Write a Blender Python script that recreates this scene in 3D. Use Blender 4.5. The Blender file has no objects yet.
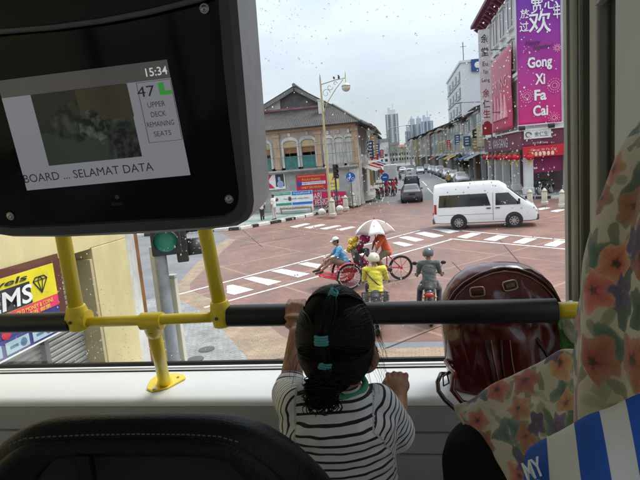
import bpy, bmesh, math, random
from mathutils import Vector as V, Matrix as M, Euler, noise as NZ
from math import pi, sin, cos, tan, radians as rad, sqrt, atan2
random.seed(7)
C = bpy.context.scene.collection
SC = bpy.context.scene

# ------------------------------------------------------------------ camera
# pixels below are those of a 640x480 frame; at()/gnd() turn a measured pixel into a metric point of the place
F, EYE, VPX, VPY, ROLL = 502.0, 3.8, 400.0, 157.0, 0.058
_d = V((VPX-320, VPY-240, F)).normalized()
_n = V((sin(ROLL), cos(ROLL), 0)); _n = (_n-_d*_n.dot(_d)).normalized()
_x = _n.cross(_d)
RW = M((_x, _d, -_n))                       # camera axes (right, down, forward) -> world
CAMP = V((0, 0, EYE))
cam_d = bpy.data.cameras.new('camera'); cam = bpy.data.objects.new('camera', cam_d); C.objects.link(cam)
cam_d.sensor_width = 36; cam_d.lens = 36*F/640; cam_d.clip_start = 0.02; cam_d.clip_end = 4000
cr = M((RW.col[0], -RW.col[1], -RW.col[2])).transposed()
cam.matrix_world = M.Translation(CAMP) @ cr.to_4x4()
SC.camera = cam
cam_d.dof.use_dof = False

def ray(px, py): return RW @ V((px-320, py-240, F))
def gnd(px, py, z=0.0): r = ray(px, py); return CAMP + r*((z-EYE)/r.z)
def at(px, py, Y): r = ray(px, py); return CAMP + r*(Y/r.y)
def atx(px, py, X): r = ray(px, py); return CAMP + r*(X/r.x)
def dep(px, py, d): return CAMP + ray(px, py)*(d/F)

# ------------------------------------------------------------------ sky, sun, exposure
SUN_EL, SUN_AZ = rad(60), rad(58)          # azimuth clockwise from +Y
w = bpy.data.worlds.new('World'); SC.world = w; w.use_nodes = True
nt = w.node_tree; nt.nodes.clear()
sky = nt.nodes.new('ShaderNodeTexSky'); sky.sky_type = 'NISHITA'; sky.sun_disc = False
sky.sun_elevation = SUN_EL; sky.sun_rotation = SUN_AZ; sky.air_density = 1.0; sky.dust_density = 2.5; sky.ozone_density = 1.0
tc = nt.nodes.new('ShaderNodeTexCoord'); mp = nt.nodes.new('ShaderNodeMapping'); mp.inputs['Scale'].default_value = (1.2, 1.2, 3.0)
nz = nt.nodes.new('ShaderNodeTexNoise'); nz.inputs['Scale'].default_value = 2.2; nz.inputs['Detail'].default_value = 5; nz.inputs['Roughness'].default_value = .55
cr_ = nt.nodes.new('ShaderNodeMapRange'); cr_.inputs[1].default_value = .36; cr_.inputs[2].default_value = .66; cr_.inputs[3].default_value = .5; cr_.inputs[4].default_value = .93
mx = nt.nodes.new('ShaderNodeMixRGB'); mx.inputs[2].default_value = (6.5, 7.1, 7.65, 1)
zs = nt.nodes.new('ShaderNodeSeparateXYZ'); zr = nt.nodes.new('ShaderNodeMapRange'); zr.inputs[1].default_value = .12; zr.inputs[2].default_value = .9; zr.inputs[3].default_value = 1.08; zr.inputs[4].default_value = 2.5   # overcast: zenith brighter than horizon
zm = nt.nodes.new('ShaderNodeVectorMath'); zm.operation = 'SCALE'
bg = nt.nodes.new('ShaderNodeBackground'); bg.inputs[1].default_value = 0.08
ow = nt.nodes.new('ShaderNodeOutputWorld'); L = nt.links.new
L(tc.outputs['Generated'], mp.inputs[0]); L(mp.outputs[0], nz.inputs['Vector']); L(nz.outputs['Fac'], cr_.inputs[0]); L(cr_.outputs[0], mx.inputs[0])
L(sky.outputs[0], mx.inputs[1]); L(tc.outputs['Generated'], zs.inputs[0]); L(zs.outputs[2], zr.inputs[0]); L(mx.outputs[0], zm.inputs[0]); L(zr.outputs[0], zm.inputs['Scale']); L(zm.outputs[0], bg.inputs[0]); L(bg.outputs[0], ow.inputs[0])
sd = bpy.data.lights.new('sun', 'SUN'); so = bpy.data.objects.new('sun', sd); C.objects.link(so)
sd.energy = 2.4; sd.angle = rad(28); sd.color = (1, .97, .92)
sdir = V((sin(SUN_AZ)*cos(SUN_EL), cos(SUN_AZ)*cos(SUN_EL), sin(SUN_EL)))
so.rotation_euler = sdir.to_track_quat('Z', 'Y').to_euler(); so.location = (0, -5, 40)
SC.view_settings.view_transform = 'Standard'; SC.view_settings.look = 'None'; SC.view_settings.gamma = 1; SC.view_settings.use_curve_mapping = False
SC.view_settings.exposure = 0.6
SC.cycles.use_denoising = True; SC.cycles.max_bounces = 10; SC.cycles.transparent_max_bounces = 24; SC.cycles.caustics_refractive = False; SC.cycles.caustics_reflective = False
SC.cycles.sample_clamp_indirect = 6

# ------------------------------------------------------------------ materials
def srgb(r, g, b): return tuple(((c/255)/12.92 if c/255 <= .04045 else ((c/255+.055)/1.055)**2.4) for c in (r, g, b))
MATS = {}
def mat(name, col, rough=.6, metal=0.0, var=.18, vs=3.0, bump=.0, bs=40.0, coat=0.0, emit=0.0, spec=.5, dirt=0.0, sheen=0.0):
    if name in MATS: return MATS[name]
    m = bpy.data.materials.new(name); m.use_nodes = True; t = m.node_tree; b = t.nodes['Principled BSDF']
    b.inputs['Roughness'].default_value = rough; b.inputs['Metallic'].default_value = metal
    b.inputs['Specular IOR Level'].default_value = spec
    if coat: b.inputs['Coat Weight'].default_value = coat; b.inputs['Coat Roughness'].default_value = .08
    if sheen: b.inputs['Sheen Weight'].default_value = sheen
    c = (*col, 1)
    tcn = t.nodes.new('ShaderNodeTexCoord')
    n = t.nodes.new('ShaderNodeTexNoise'); n.inputs['Scale'].default_value = vs; n.inputs['Detail'].default_value = 6; n.inputs['Roughness'].default_value = .65
    t.links.new(tcn.outputs['Object'], n.inputs['Vector'])
    r = t.nodes.new('ShaderNodeMapRange'); r.inputs[1].default_value = .3; r.inputs[2].default_value = .7; r.inputs[3].default_value = 1-var; r.inputs[4].default_value = 1+var*.6
    t.links.new(n.outputs['Fac'], r.inputs[0])
    mu = t.nodes.new('ShaderNodeMixRGB'); mu.blend_type = 'MULTIPLY'; mu.inputs[0].default_value = 1; mu.inputs[1].default_value = c
    t.links.new(r.outputs[0], mu.inputs[2]); last = mu.outputs[0]
    if dirt:
        n2 = t.nodes.new('ShaderNodeTexNoise'); n2.inputs['Scale'].default_value = vs*.45; n2.inputs['Detail'].default_value = 9; n2.inputs['Roughness'].default_value = .75
        mp_ = t.nodes.new('ShaderNodeMapping'); mp_.inputs['Scale'].default_value = (1, 1, .3); t.links.new(tcn.outputs['Object'], mp_.inputs[0]); t.links.new(mp_.outputs[0], n2.inputs['Vector'])
        r2 = t.nodes.new('ShaderNodeMapRange'); r2.inputs[1].default_value = .48; r2.inputs[2].default_value = .68; r2.inputs[3].default_value = 0; r2.inputs[4].default_value = dirt
        t.links.new(n2.outputs['Fac'], r2.inputs[0]); md = t.nodes.new('ShaderNodeMixRGB'); md.inputs[2].default_value = (.07, .065, .055, 1)
        t.links.new(r2.outputs[0], md.inputs[0]); t.links.new(last, md.inputs[1]); last = md.outputs[0]
    t.links.new(last, b.inputs['Base Color'])
    if emit: t.links.new(last, b.inputs['Emission Color']); b.inputs['Emission Strength'].default_value = emit
    rr = t.nodes.new('ShaderNodeMapRange'); rr.inputs[3].default_value = max(.02, rough-.08); rr.inputs[4].default_value = min(1, rough+.08)
    t.links.new(n.outputs['Fac'], rr.inputs[0]); t.links.new(rr.outputs[0], b.inputs['Roughness'])
    if bump:
        n3 = t.nodes.new('ShaderNodeTexNoise'); n3.inputs['Scale'].default_value = bs; n3.inputs['Detail'].default_value = 4
        t.links.new(tcn.outputs['Object'], n3.inputs['Vector'])
        bp = t.nodes.new('ShaderNodeBump'); bp.inputs['Strength'].default_value = bump; bp.inputs['Distance'].default_value = .02
        t.links.new(n3.outputs['Fac'], bp.inputs['Height']); t.links.new(bp.outputs[0], b.inputs['Normal'])
    MATS[name] = m; return m
def nd(m, k): return m.node_tree.nodes.new(k)
def lk(m, a, b): m.node_tree.links.new(a, b)
def thin_glass(name, tint, refl=1.0, rough=0.0):
    m = bpy.data.materials.new(name); m.use_nodes = True; t = m.node_tree; t.nodes.clear()
    o = t.nodes.new('ShaderNodeOutputMaterial'); tr = t.nodes.new('ShaderNodeBsdfTransparent'); g = t.nodes.new('ShaderNodeBsdfGlossy'); mxs = t.nodes.new('ShaderNodeMixShader')
    fr = t.nodes.new('ShaderNodeFresnel'); fr.inputs[0].default_value = 1.45; ml = t.nodes.new('ShaderNodeMath'); ml.operation = 'MULTIPLY'; ml.inputs[1].default_value = refl
    tr.inputs[0].default_value = (*tint, 1); g.inputs['Roughness'].default_value = rough; g.inputs[0].default_value = (1, 1, 1, 1)
    t.links.new(fr.outputs[0], ml.inputs[0]); t.links.new(ml.outputs[0], mxs.inputs[0]); t.links.new(tr.outputs[0], mxs.inputs[1]); t.links.new(g.outputs[0], mxs.inputs[2]); t.links.new(mxs.outputs[0], o.inputs[0])
    MATS[name] = m; return m
def flat(name, rgb, rough=.55, **k): return mat(name, srgb(*rgb), rough, **k)

# ------------------------------------------------------------------ mesh helpers
def basis_for(d):
    d = d.normalized(); u = V((0, 0, 1)) if abs(d.z) < .9 else V((0, 1, 0))
    a = d.cross(u).normalized(); return a, a.cross(d).normalized()
def wmat(o):
    m = o.matrix_basis.copy()
    while o.parent: o = o.parent; m = o.matrix_basis @ m
    return m
class MB:
    def __init__(s): s.v = []; s.f = []; s.mi = []; s.m = 0; s.T = None
    def add(s, vs, fs):
        k = len(s.v)
        s.v += [(s.T @ V(p)) if s.T else V(p) for p in vs]; s.f += [tuple(i+k for i in f) for f in fs]; s.mi += [s.m]*len(fs); return s
    def box(s, c, sz, R=None, tx=1.0, ty=1.0):
        x, y, z = (q/2 for q in sz); vs = []
        for dz in (-1, 1):
            kx, ky = (tx, ty) if dz > 0 else (1, 1)
            for dx, dy in ((-1, -1), (1, -1), (1, 1), (-1, 1)):
                p = V((dx*x*kx, dy*y*ky, dz*z)); p = R @ p if R else p; vs.append(V(c)+p)
        return s.add(vs, [(3, 2, 1, 0), (4, 5, 6, 7), (0, 1, 5, 4), (1, 2, 6, 5), (2, 3, 7, 6), (3, 0, 4, 7)])
    def span(s, a, b): return s.box([(a[i]+b[i])/2 for i in range(3)], [abs(b[i]-a[i]) for i in range(3)])
    def tube(s, pts, r, n=10, closed=False, cap=True):
        pts = [V(p) for p in pts]; N = len(pts); rs = r if isinstance(r, (list, tuple)) else [r]*N
        vs = []; fs = []; a = None
        for i, p in enumerate(pts):
            d = (pts[(i+1) % N]-pts[i-1]) if closed else (pts[min(i+1, N-1)]-pts[max(i-1, 0)])
            if d.length < 1e-9: d = V((0, 0, 1))
            d.normalize()
            if a is None: a, _ = basis_for(d)
            else:
                a = a-d*a.dot(d)
                a = a.normalized() if a.length > 1e-6 else basis_for(d)[0]
            b = d.cross(a)
            for k in range(n):
                t = 2*pi*k/n; vs.append(p+(a*cos(t)+b*sin(t))*rs[i])
        for i in range(N if closed else N-1):
            j = (i+1) % N
            for k in range(n): fs.append((i*n+k, i*n+(k+1) % n, j*n+(k+1) % n, j*n+k))
        if cap and not closed: fs.append(tuple(range(n-1, -1, -1))); fs.append(tuple((N-1)*n+k for k in range(n)))
        return s.add(vs, fs)
    def bar(s, a, b, w, h=None, up=(0, 0, 1)):
        a, b = V(a), V(b); d = (b-a).normalized(); u = V(up); x = d.cross(u)
        if x.length < 1e-4: x = d.cross(V((0, 1, 0)))
        x.normalize(); u = x.cross(d); h = h or w
        vs = [p+x*(i*w/2)+u*(j*h/2) for p in (a, b) for i, j in ((-1, -1), (1, -1), (1, 1), (-1, 1))]
        return s.add(vs, [(3, 2, 1, 0), (4, 5, 6, 7), (0, 1, 5, 4), (1, 2, 6, 5), (2, 3, 7, 6), (3, 0, 4, 7)])
    def lathe(s, prof, c=(0, 0, 0), n=20, axis=(0, 0, 1), cap=True):
        ax = V(axis).normalized(); a, b = basis_for(ax); c = V(c); vs = []; fs = []
        for r, h in prof:
            for k in range(n): t = 2*pi*k/n; vs.append(c+ax*h+(a*cos(t)+b*sin(t))*r)
        for i in range(len(prof)-1):
            for k in range(n): fs.append((i*n+k, i*n+(k+1) % n, (i+1)*n+(k+1) % n, (i+1)*n+k))
        if cap: fs.append(tuple(range(n-1, -1, -1))); fs.append(tuple((len(prof)-1)*n+k for k in range(n)))
        return s.add(vs, fs)
    def ball(s, c, r, nu=14, nv=9, R=None):
        r = V((r, r, r)) if not hasattr(r, '__len__') else V(r); c = V(c); vs = [V((0, 0, 1))]; fs = []
        for j in range(1, nv):
            t = pi*j/nv
            for k in range(nu): q = 2*pi*k/nu; vs.append(V((sin(t)*cos(q), sin(t)*sin(q), cos(t))))
        vs.append(V((0, 0, -1))); e = len(vs)-1
        for k in range(nu):
            fs.append((0, 1+k, 1+(k+1) % nu)); q = 1+(nv-2)*nu; fs.append((e, q+(k+1) % nu, q+k))
            for j in range(nv-2): o = 1+j*nu; fs.append((o+k, o+nu+k, o+nu+(k+1) % nu, o+(k+1) % nu))
        out = []
        for p in vs:
            p = V((p.x*r.x, p.y*r.y, p.z*r.z)); out.append(c+(R @ p if R else p))
        return s.add(out, fs)
    def prism(s, poly, ext):          # poly: 3D points, ext: extrusion vector
        n = len(poly); e = V(ext); vs = [V(p) for p in poly]+[V(p)+e for p in poly]
        return s.add(vs, [tuple(range(n-1, -1, -1)), tuple(range(n, 2*n))]+[(i, (i+1) % n, n+(i+1) % n, n+i) for i in range(n)])
    def poly(s, pts): return s.add(pts, [tuple(range(len(pts)))])
    def grid(s, fn, nu, nv, cu=False):
        vs = [fn(i/(nu if cu else nu-1), j/(nv-1)) for j in range(nv) for i in range(nu)]
        fs = [(j*nu+i, j*nu+(i+1) % nu, (j+1)*nu+(i+1) % nu, (j+1)*nu+i) for j in range(nv-1) for i in range(nu if cu else nu-1)]
        return s.add(vs, fs)
    def mesh(s, name, mats):
        me = bpy.data.meshes.new(name); me.from_pydata([tuple(p) for p in s.v], [], s.f); 
        for m in (mats if isinstance(mats, (list, tuple)) else [mats]): me.materials.append(m)
        if any(s.mi): me.polygons.foreach_set('material_index', s.mi)
        bm = bmesh.new(); bm.from_mesh(me); bmesh.ops.recalc_face_normals(bm, faces=bm.faces); bm.to_mesh(me); bm.free(); return me
    def build(s, name, mats, parent=None, smooth=False, bevel=0, sub=0, world=False, solid=0, org=None, autos=None):
        if world and parent:
            W = wmat(parent).inverted(); s.v = [W @ p for p in s.v]
        if org is not None: s.v = [p-V(org) for p in s.v]
        o = bpy.data.objects.new(name, s.mesh(name, mats)); C.objects.link(o)
        if org is not None: o.location = org
        if parent: o.parent = parent
        fin(o, smooth, bevel, sub, solid, autos); return o
def fin(o, smooth=False, bevel=0, sub=0, solid=0, autos=None):
    if smooth or autos or sub:
        for p in o.data.polygons: p.use_smooth = True
    if autos: o.data.set_sharp_from_angle(angle=rad(autos))
    if solid: x = o.modifiers.new('solid', 'SOLIDIFY'); x.thickness = solid; x.offset = 0
    if bevel: x = o.modifiers.new('bevel', 'BEVEL'); x.width = bevel; x.segments = 2; x.limit_method = 'ANGLE'; x.angle_limit = rad(40)
    if sub: x = o.modifiers.new('sub', 'SUBSURF'); x.levels = sub; x.render_levels = sub
def tag(o, label, cat, group=None, kind=None):
    if label: o['label'] = label
    if cat: o['category'] = cat
    if group: o['group'] = group
    if kind: o['kind'] = kind
    return o
def struct(o): o['kind'] = 'structure'; return o
def thing(name, label, cat, loc=(0, 0, 0), rz=0.0, group=None, scale=1.0):
    o = bpy.data.objects.new(name, None); C.objects.link(o); o.location = loc; o.rotation_euler = (0, 0, rz); o.empty_display_size = .2
    o.scale = (scale,)*3
    return tag(o, label, cat, group)
def kids(o): return [c for c in o.children]
def dup(o, loc, rz, label, group=None):
    r = o.copy(); C.objects.link(r); r.location = loc; r.rotation_euler = (0, 0, rz)
    r['label'] = label
    if group: r['group'] = group
    for ch in list(o.children):
        c = ch.copy(); C.objects.link(c); c.parent = r
        for g in list(ch.children):
            d = g.copy(); C.objects.link(d); d.parent = c
    return r
def frame(o, x, y):
    x = V(x).normalized(); z = x.cross(V(y)).normalized(); y = z.cross(x)
    m = M((x, y, z)).transposed().to_4x4(); m.translation = V(o); return m
def text(body, mtx, w, h, m, parent, name='lettering', label=None, thick=.004, world=False, shear=0.0, bold=0.0, keep=False):
    cu = bpy.data.curves.new('t', 'FONT'); cu.body = body; cu.align_x = 'CENTER'; cu.align_y = 'CENTER'; cu.shear = shear; cu.offset = bold; cu.resolution_u = 3
    cu.extrude = 0.0
    o = bpy.data.objects.new('t', cu); C.objects.link(o); bpy.context.view_layer.update()
    dg = bpy.context.evaluated_depsgraph_get(); me = bpy.data.meshes.new_from_object(o.evaluated_get(dg)); bpy.data.objects.remove(o)
    vs = [v.co.copy() for v in me.vertices]
    if not vs: return None
    x0, x1 = min(p.x for p in vs), max(p.x for p in vs); y0, y1 = min(p.y for p in vs), max(p.y for p in vs)
    sx, sy = w/max(x1-x0, 1e-6), h/max(y1-y0, 1e-6)
    if keep: sx = sy = min(sx, sy)
    W = (wmat(parent).inverted() if (parent and world) else M.Identity(4)) @ mtx
    for v in me.vertices: v.co = W @ V(((v.co.x-(x0+x1)/2)*sx, (v.co.y-(y0+y1)/2)*sy, thick))
    me.materials.clear(); me.materials.append(m); me.name = name
    r = bpy.data.objects.new(name, me); C.objects.link(r); r.parent = parent
    if label: r['label'] = label
    return r
def remesh(mb, voxel, smooth=6, fac=.5):
    """joined volumes -> one continuous skin"""
    o = bpy.data.objects.new('tmp', mb.mesh('tmp', [])); C.objects.link(o)
    x = o.modifiers.new('r', 'REMESH'); x.mode = 'VOXEL'; x.voxel_size = voxel
    if smooth: y = o.modifiers.new('s', 'SMOOTH'); y.iterations = smooth; y.factor = fac
    bpy.context.view_layer.update()
    me = bpy.data.meshes.new_from_object(o.evaluated_get(bpy.context.evaluated_depsgraph_get())); bpy.data.objects.remove(o)
    for p in me.polygons: p.use_smooth = True
    return me
def link(name, me, m, parent=None, world=False):
    me.materials.clear(); me.materials.append(m)
    if world and parent:
        me.transform(wmat(parent).inverted())
    o = bpy.data.objects.new(name, me); C.objects.link(o); o.parent = parent; return o
def limb(mb, pts, rs, n=12):
    """tapered chain of cones and spheres"""
    for i in range(len(pts)-1):
        a, b = V(pts[i]), V(pts[i+1]); k = max(2, int((b-a).length/.05))
        mb.tube([a.lerp(b, t/k) for t in range(k+1)], [rs[i]+(rs[i+1]-rs[i])*t/k for t in range(k+1)], n)
    for p, r in zip(pts, rs): mb.ball(p, r*.995, n, 8)

def torso(mb, p0, p1, prof, n=22, rz=.10):
    """smooth trunk: many flattened balls with interpolated width and depth"""
    for i in range(n):
        t = i/(n-1)*(len(prof)-1); k = min(int(t), len(prof)-2); f = t-k; f = f*f*(3-2*f)
        mb.ball(V(p0).lerp(V(p1), i/(n-1)), (prof[k][0]*(1-f)+prof[k+1][0]*f, prof[k][1]*(1-f)+prof[k+1][1]*f, rz), 16, 10)
# ------------------------------------------------------------------ ground and road (structure)
def brick_mat():
    m = bpy.data.materials.new('red_pavers'); m.use_nodes = True; b = m.node_tree.nodes['Principled BSDF']
    t = nd(m, 'ShaderNodeTexCoord'); mp = nd(m, 'ShaderNodeMapping'); mp.inputs['Rotation'].default_value = (0, 0, rad(47)); lk(m, t.outputs['Object'], mp.inputs[0])
    br = nd(m, 'ShaderNodeTexBrick'); br.inputs['Scale'].default_value = 2.2; br.inputs['Color1'].default_value = (.225, .118, .088, 1); br.inputs['Color2'].default_value = (.175, .092, .069, 1); br.inputs['Mortar'].default_value = (.15, .085, .068, 1); br.inputs['Mortar Size'].default_value = .012
    lk(m, mp.outputs[0], br.inputs['Vector'])
    n = nd(m, 'ShaderNodeTexNoise'); n.inputs['Scale'].default_value = .55; n.inputs['Detail'].default_value = 8; n.inputs['Roughness'].default_value = .7; lk(m, t.outputs['Object'], n.inputs['Vector'])
    r = nd(m, 'ShaderNodeMapRange'); r.inputs[1].default_value = .3; r.inputs[2].default_value = .7; r.inputs[3].default_value = .72; r.inputs[4].default_value = 1.18; lk(m, n.outputs['Fac'], r.inputs[0])
    mu = nd(m, 'ShaderNodeMixRGB'); mu.blend_type = 'MULTIPLY'; mu.inputs[0].default_value = 1; lk(m, br.outputs['Color'], mu.inputs[1]); lk(m, r.outputs[0], mu.inputs[2])
    # lighter tan paver courses crossing in a grid
    sp = nd(m, 'ShaderNodeSeparateXYZ'); lk(m, mp.outputs[0], sp.inputs[0]); cur = mu.outputs[0]
    for ax in (0, 1):
        a = nd(m, 'ShaderNodeMath'); a.operation = 'PINGPONG'; a.inputs[1].default_value = 1.9; lk(m, sp.outputs[ax], a.inputs[0])
        c = nd(m, 'ShaderNodeMath'); c.operation = 'LESS_THAN'; c.inputs[1].default_value = .055; lk(m, a.outputs[0], c.inputs[0])
        k = nd(m, 'ShaderNodeMath'); k.operation = 'MULTIPLY'; k.inputs[1].default_value = .6; lk(m, c.outputs[0], k.inputs[0])
        x = nd(m, 'ShaderNodeMixRGB'); x.inputs[2].default_value = (.31, .21, .135, 1); lk(m, k.outputs[0], x.inputs[0]); lk(m, cur, x.inputs[1]); cur = x.outputs[0]
    # tyre-worn dark smears
    n2 = nd(m, 'ShaderNodeTexNoise'); n2.inputs['Scale'].default_value = .9; n2.inputs['Detail'].default_value = 5
    mp2 = nd(m, 'ShaderNodeMapping'); mp2.inputs['Scale'].default_value = (1.1, .18, 1); lk(m, t.outputs['Object'], mp2.inputs[0]); lk(m, mp2.outputs[0], n2.inputs['Vector'])
    r2 = nd(m, 'ShaderNodeMapRange'); r2.inputs[1].default_value = .45; r2.inputs[2].default_value = .7; r2.inputs[4].default_value = .6; lk(m, n2.outputs['Fac'], r2.inputs[0])
    x = nd(m, 'ShaderNodeMixRGB'); x.inputs[2].default_value = (.12, .075, .07, 1); lk(m, r2.outputs[0], x.inputs[0]); lk(m, cur, x.inputs[1]); lk(m, x.outputs[0], b.inputs['Base Color'])
    r3 = nd(m, 'ShaderNodeMapRange'); r3.inputs[3].default_value = .38; r3.inputs[4].default_value = .68; lk(m, n.outputs['Fac'], r3.inputs[0]); lk(m, r3.outputs[0], b.inputs['Roughness'])
    bp = nd(m, 'ShaderNodeBump'); bp.inputs['Strength'].default_value = .25; bp.inputs['Distance'].default_value = .01; lk(m, br.outputs['Fac'], bp.inputs['Height']); bp.invert = True; lk(m, bp.outputs[0], b.inputs['Normal'])
    return m
def paver_mat(name, c1, c2, mo, sc, rot=0):
    m = bpy.data.materials.new(name); m.use_nodes = True; b = m.node_tree.nodes['Principled BSDF']; b.inputs['Roughness'].default_value = .6
    t = nd(m, 'ShaderNodeTexCoord'); mp = nd(m, 'ShaderNodeMapping'); mp.inputs['Rotation'].default_value = (0, 0, rot); lk(m, t.outputs['Object'], mp.inputs[0])
    br = nd(m, 'ShaderNodeTexBrick'); br.inputs['Scale'].default_value = sc; br.inputs['Color1'].default_value = (*c1, 1); br.inputs['Color2'].default_value = (*c2, 1); br.inputs['Mortar'].default_value = (*mo, 1); br.inputs['Mortar Size'].default_value = .018
    lk(m, mp.outputs[0], br.inputs['Vector'])
    n = nd(m, 'ShaderNodeTexNoise'); n.inputs['Scale'].default_value = 1.6; n.inputs['Detail'].default_value = 8; n.inputs['Roughness'].default_value = .75; lk(m, t.outputs['Object'], n.inputs['Vector'])
    r = nd(m, 'ShaderNodeMapRange'); r.inputs[1].default_value = .32; r.inputs[2].default_value = .68; r.inputs[3].default_value = .6; r.inputs[4].default_value = 1.15; lk(m, n.outputs['Fac'], r.inputs[0])
    mu = nd(m, 'ShaderNodeMixRGB'); mu.blend_type = 'MULTIPLY'; mu.inputs[0].default_value = 1; lk(m, br.outputs['Color'], mu.inputs[1]); lk(m, r.outputs[0], mu.inputs[2]); lk(m, mu.outputs[0], b.inputs['Base Color'])
    return m
ASPH = mat('asphalt', (.15, .15, .155), .62, var=.35, vs=.7, bump=.25, bs=90)
PAVE = mat('pavement_concrete', (.27, .27, .25), .75, var=.35, vs=.8, bump=.15, bs=30, dirt=.3)
WHITE = mat('white_road_paint', (.62, .62, .60), .6, var=.3, vs=6, dirt=.6)
YEL = paver_mat('yellow_pavers', (.33, .24, .155), (.27, .195, .125), (.16, .115, .075), 3.2)
GREYP = paver_mat('grey_pavers', (.30, .30, .29), (.24, .24, .235), (.12, .12, .12), 3.0, rad(25))
BLACK = mat('black_paint', (.02, .02, .02), .5)
ground = MB().add([(-1500, -300, 0), (1500, -300, 0), (1500, 2500, 0), (-1500, 2500, 0)], [(0, 1, 2, 3)]).build('ground', ASPH); struct(ground)
def sheet(name, pts, z, m):
    b = MB(); b.poly([(p[0], p[1], z) for p in pts]); o = b.build(name, m); struct(o); return o
def g2(*px): return [tuple(gnd(x, y))[:2] for x, y in px]
inner = g2((318, 343), (284, 338), (268, 325), (246, 310), (228, 303), (205, 297), (190, 290))
outer = g2((318, 352), (250, 364), (236, 347), (218, 327), (198, 311), (182, 303), (168, 297))
left = g2((190, 290), (190, 284), (206, 268), (222, 252), (236, 240)); leftO = g2((168, 297), (178, 284), (196, 264), (212, 249), (228, 238))
sheet('road_crossing', [(16, 9.75)] + inner + left + [(-12, 31), (-9.9, 32.7), (-7.4, 36.8), (-4.3, 42.3), (-2.6, 43.4), (8.2, 43.4), (8.2, 41), (9.6, 38.4), (14.0, 36.6), (24, 36.2), (24, 9.75)], .004, brick_mat())
b = MB()
for i in range(len(inner)-1): b.poly([(*p, .008) for p in (outer[i], outer[i+1], inner[i+1], inner[i])])
for i in range(len(left)-1): b.poly([(*p, .008) for p in (leftO[i], leftO[i+1], left[i+1], left[i])])
b.poly([(inner[0][0], 9.05, .008), (24, 9.05, .008), (24, 9.75, .008), (inner[0][0], 9.75, .008)])
struct(b.build('crossing_border', YEL))
# paved corner beside the traffic light, low and edged
b = MB(); cp = outer[1:] + [(-9.0, 13.2), (-9.0, 6.8), (-2.95, 6.8)]; b.prism([(*p, .006) for p in cp], (0, 0, .05)); struct(b.build('corner_pavement', GREYP))
# zebra crossings and lines
def line_px(b, p0, p1, w, z=.012):
    a, c = gnd(*p0), gnd(*p1); d = (c-a).normalized(); n = V((-d.y, d.x, 0))*w/2; b.poly([(q.x, q.y, z) for q in (a-n, c-n, c+n, a+n)])
def quad_px(b, *px, z=.012):
    q = [gnd(*p) for p in px]; c = sum(q, V((0, 0, 0)))/len(q); b.poly([(c.x+(p.x-c.x)*.9, c.y+(p.y-c.y)*.88, z) for p in q])
b = MB()
for q in (((226, 285.5), (233, 284.3), (256, 290), (234, 296), (226, 294)), ((241.4, 278.5), (252.6, 276.3), (284, 282), (269, 286.5)), ((268.6, 271), (281, 268.5), (312.5, 274.3), (299, 278.5)), ((296, 264), (306.5, 262), (333, 266.5), (321, 269.8)), ((321, 257.3), (331, 255), (354, 259.5), (343, 262.8)), ((343, 251.5), (352, 249.5), (373, 253.5), (363, 256))):
    quad_px(b, *q)
for q in (((391, 243), (399, 241.5), (415, 245.3), (405, 247.3)), ((397, 237.5), (407, 236), (426, 240), (416, 242.4)), ((413, 233.5), (424, 231.5), (446, 236), (434, 238.6)), ((430, 229.5), (440, 228), (462, 231.5), (450, 234))): quad_px(b, *q)
line_px(b, (172, 296.5), (330, 254.5), .13); line_px(b, (330, 254.5), (420, 230.5), .13); line_px(b, (204, 308), (330, 273.5), .13); line_px(b, (330, 273.5), (452, 239.5), .13)
for q in (((455, 237.3), (472, 232.5), (483, 233.5), (466, 239.3)), ((481.6, 240.3), (498, 235), (511, 236), (495, 241.8)), ((511, 243.2), (525, 237.5), (539, 238.5), (524, 244.6)), ((541, 246), (556, 240), (569, 241), (556, 247.6))): quad_px(b, *q)
line_px(b, (449, 239), (640, 256), .14); line_px(b, (462, 231), (640, 247), .14)
for q in (((572, 249.3), (586, 243), (600, 244), (588, 250.8)), ((604, 252.4), (617, 245.5), (631, 246.5), (620, 253.7))): quad_px(b, *q)
for q in (((302, 228), (322, 224), (328, 224.7), (309, 229)), ((318, 229), (338, 225), (343, 225.8), (325, 230)), ((334, 230), (352, 226.3), (357, 227.1), (341, 231)), ((288, 227.2), (306, 223.2), (312, 223.8), (295, 228.1)), ((533, 209.5), (545, 207.3), (552, 208), (541, 210.4)), ((549, 211.6), (560, 208.6), (567, 209.4), (557, 212.6)), ((566, 213.8), (577, 210), (584, 210.8), (575, 214.8)), ((520, 207.4), (530, 205.5), (537, 206), (527, 208.2))): quad_px(b, *q)
struct(b.build('zebra_crossing', WHITE))
b = MB()
for x0, y0, y1 in ((2.9, 47, 60), (3.0, 64, 76), (2.9, 82, 94), (2.7, 100, 112), (2.4, 120, 134)):
    b.poly([(x0, y0, .006), (x0+.13, y0, .006), (x0+.1, y1, .006), (x0-.03, y1, .006)])
for x, y0, y1 in ((-1.9, 46, 180), (5.9, 62, 180)): b.poly([(x, y0, .006), (x+.12, y0, .006), (x+.12, y1, .006), (x, y1, .006)])
line_px(b, (436, 192), (450, 190), .3, .006)
struct(b.build('lane_line', WHITE))
b = MB()
for p in (((385, 349), (454, 321)), ((497, 237), (562, 312)), ((452, 262), (470, 280)), ((240, 228), (262, 247)), ((240, 246), (300, 236))): line_px(b, *p, .035, .0105)
struct(b.build('tar_joint', mat('tar', (.03, .027, .025), .5)))
b = MB(); 
for (cx, cy) in g2((207, 352), (196, 362)): b.lathe([(.0, 0), (.17, 0), (.17, .012), (.14, .016), (0, .016)], (cx, cy, .057), 20)
tag(b.build('manhole_cover', mat('cast_iron', (.10, .10, .10), .5, .6, bump=.4, bs=60)), None, None, kind='structure')

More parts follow.
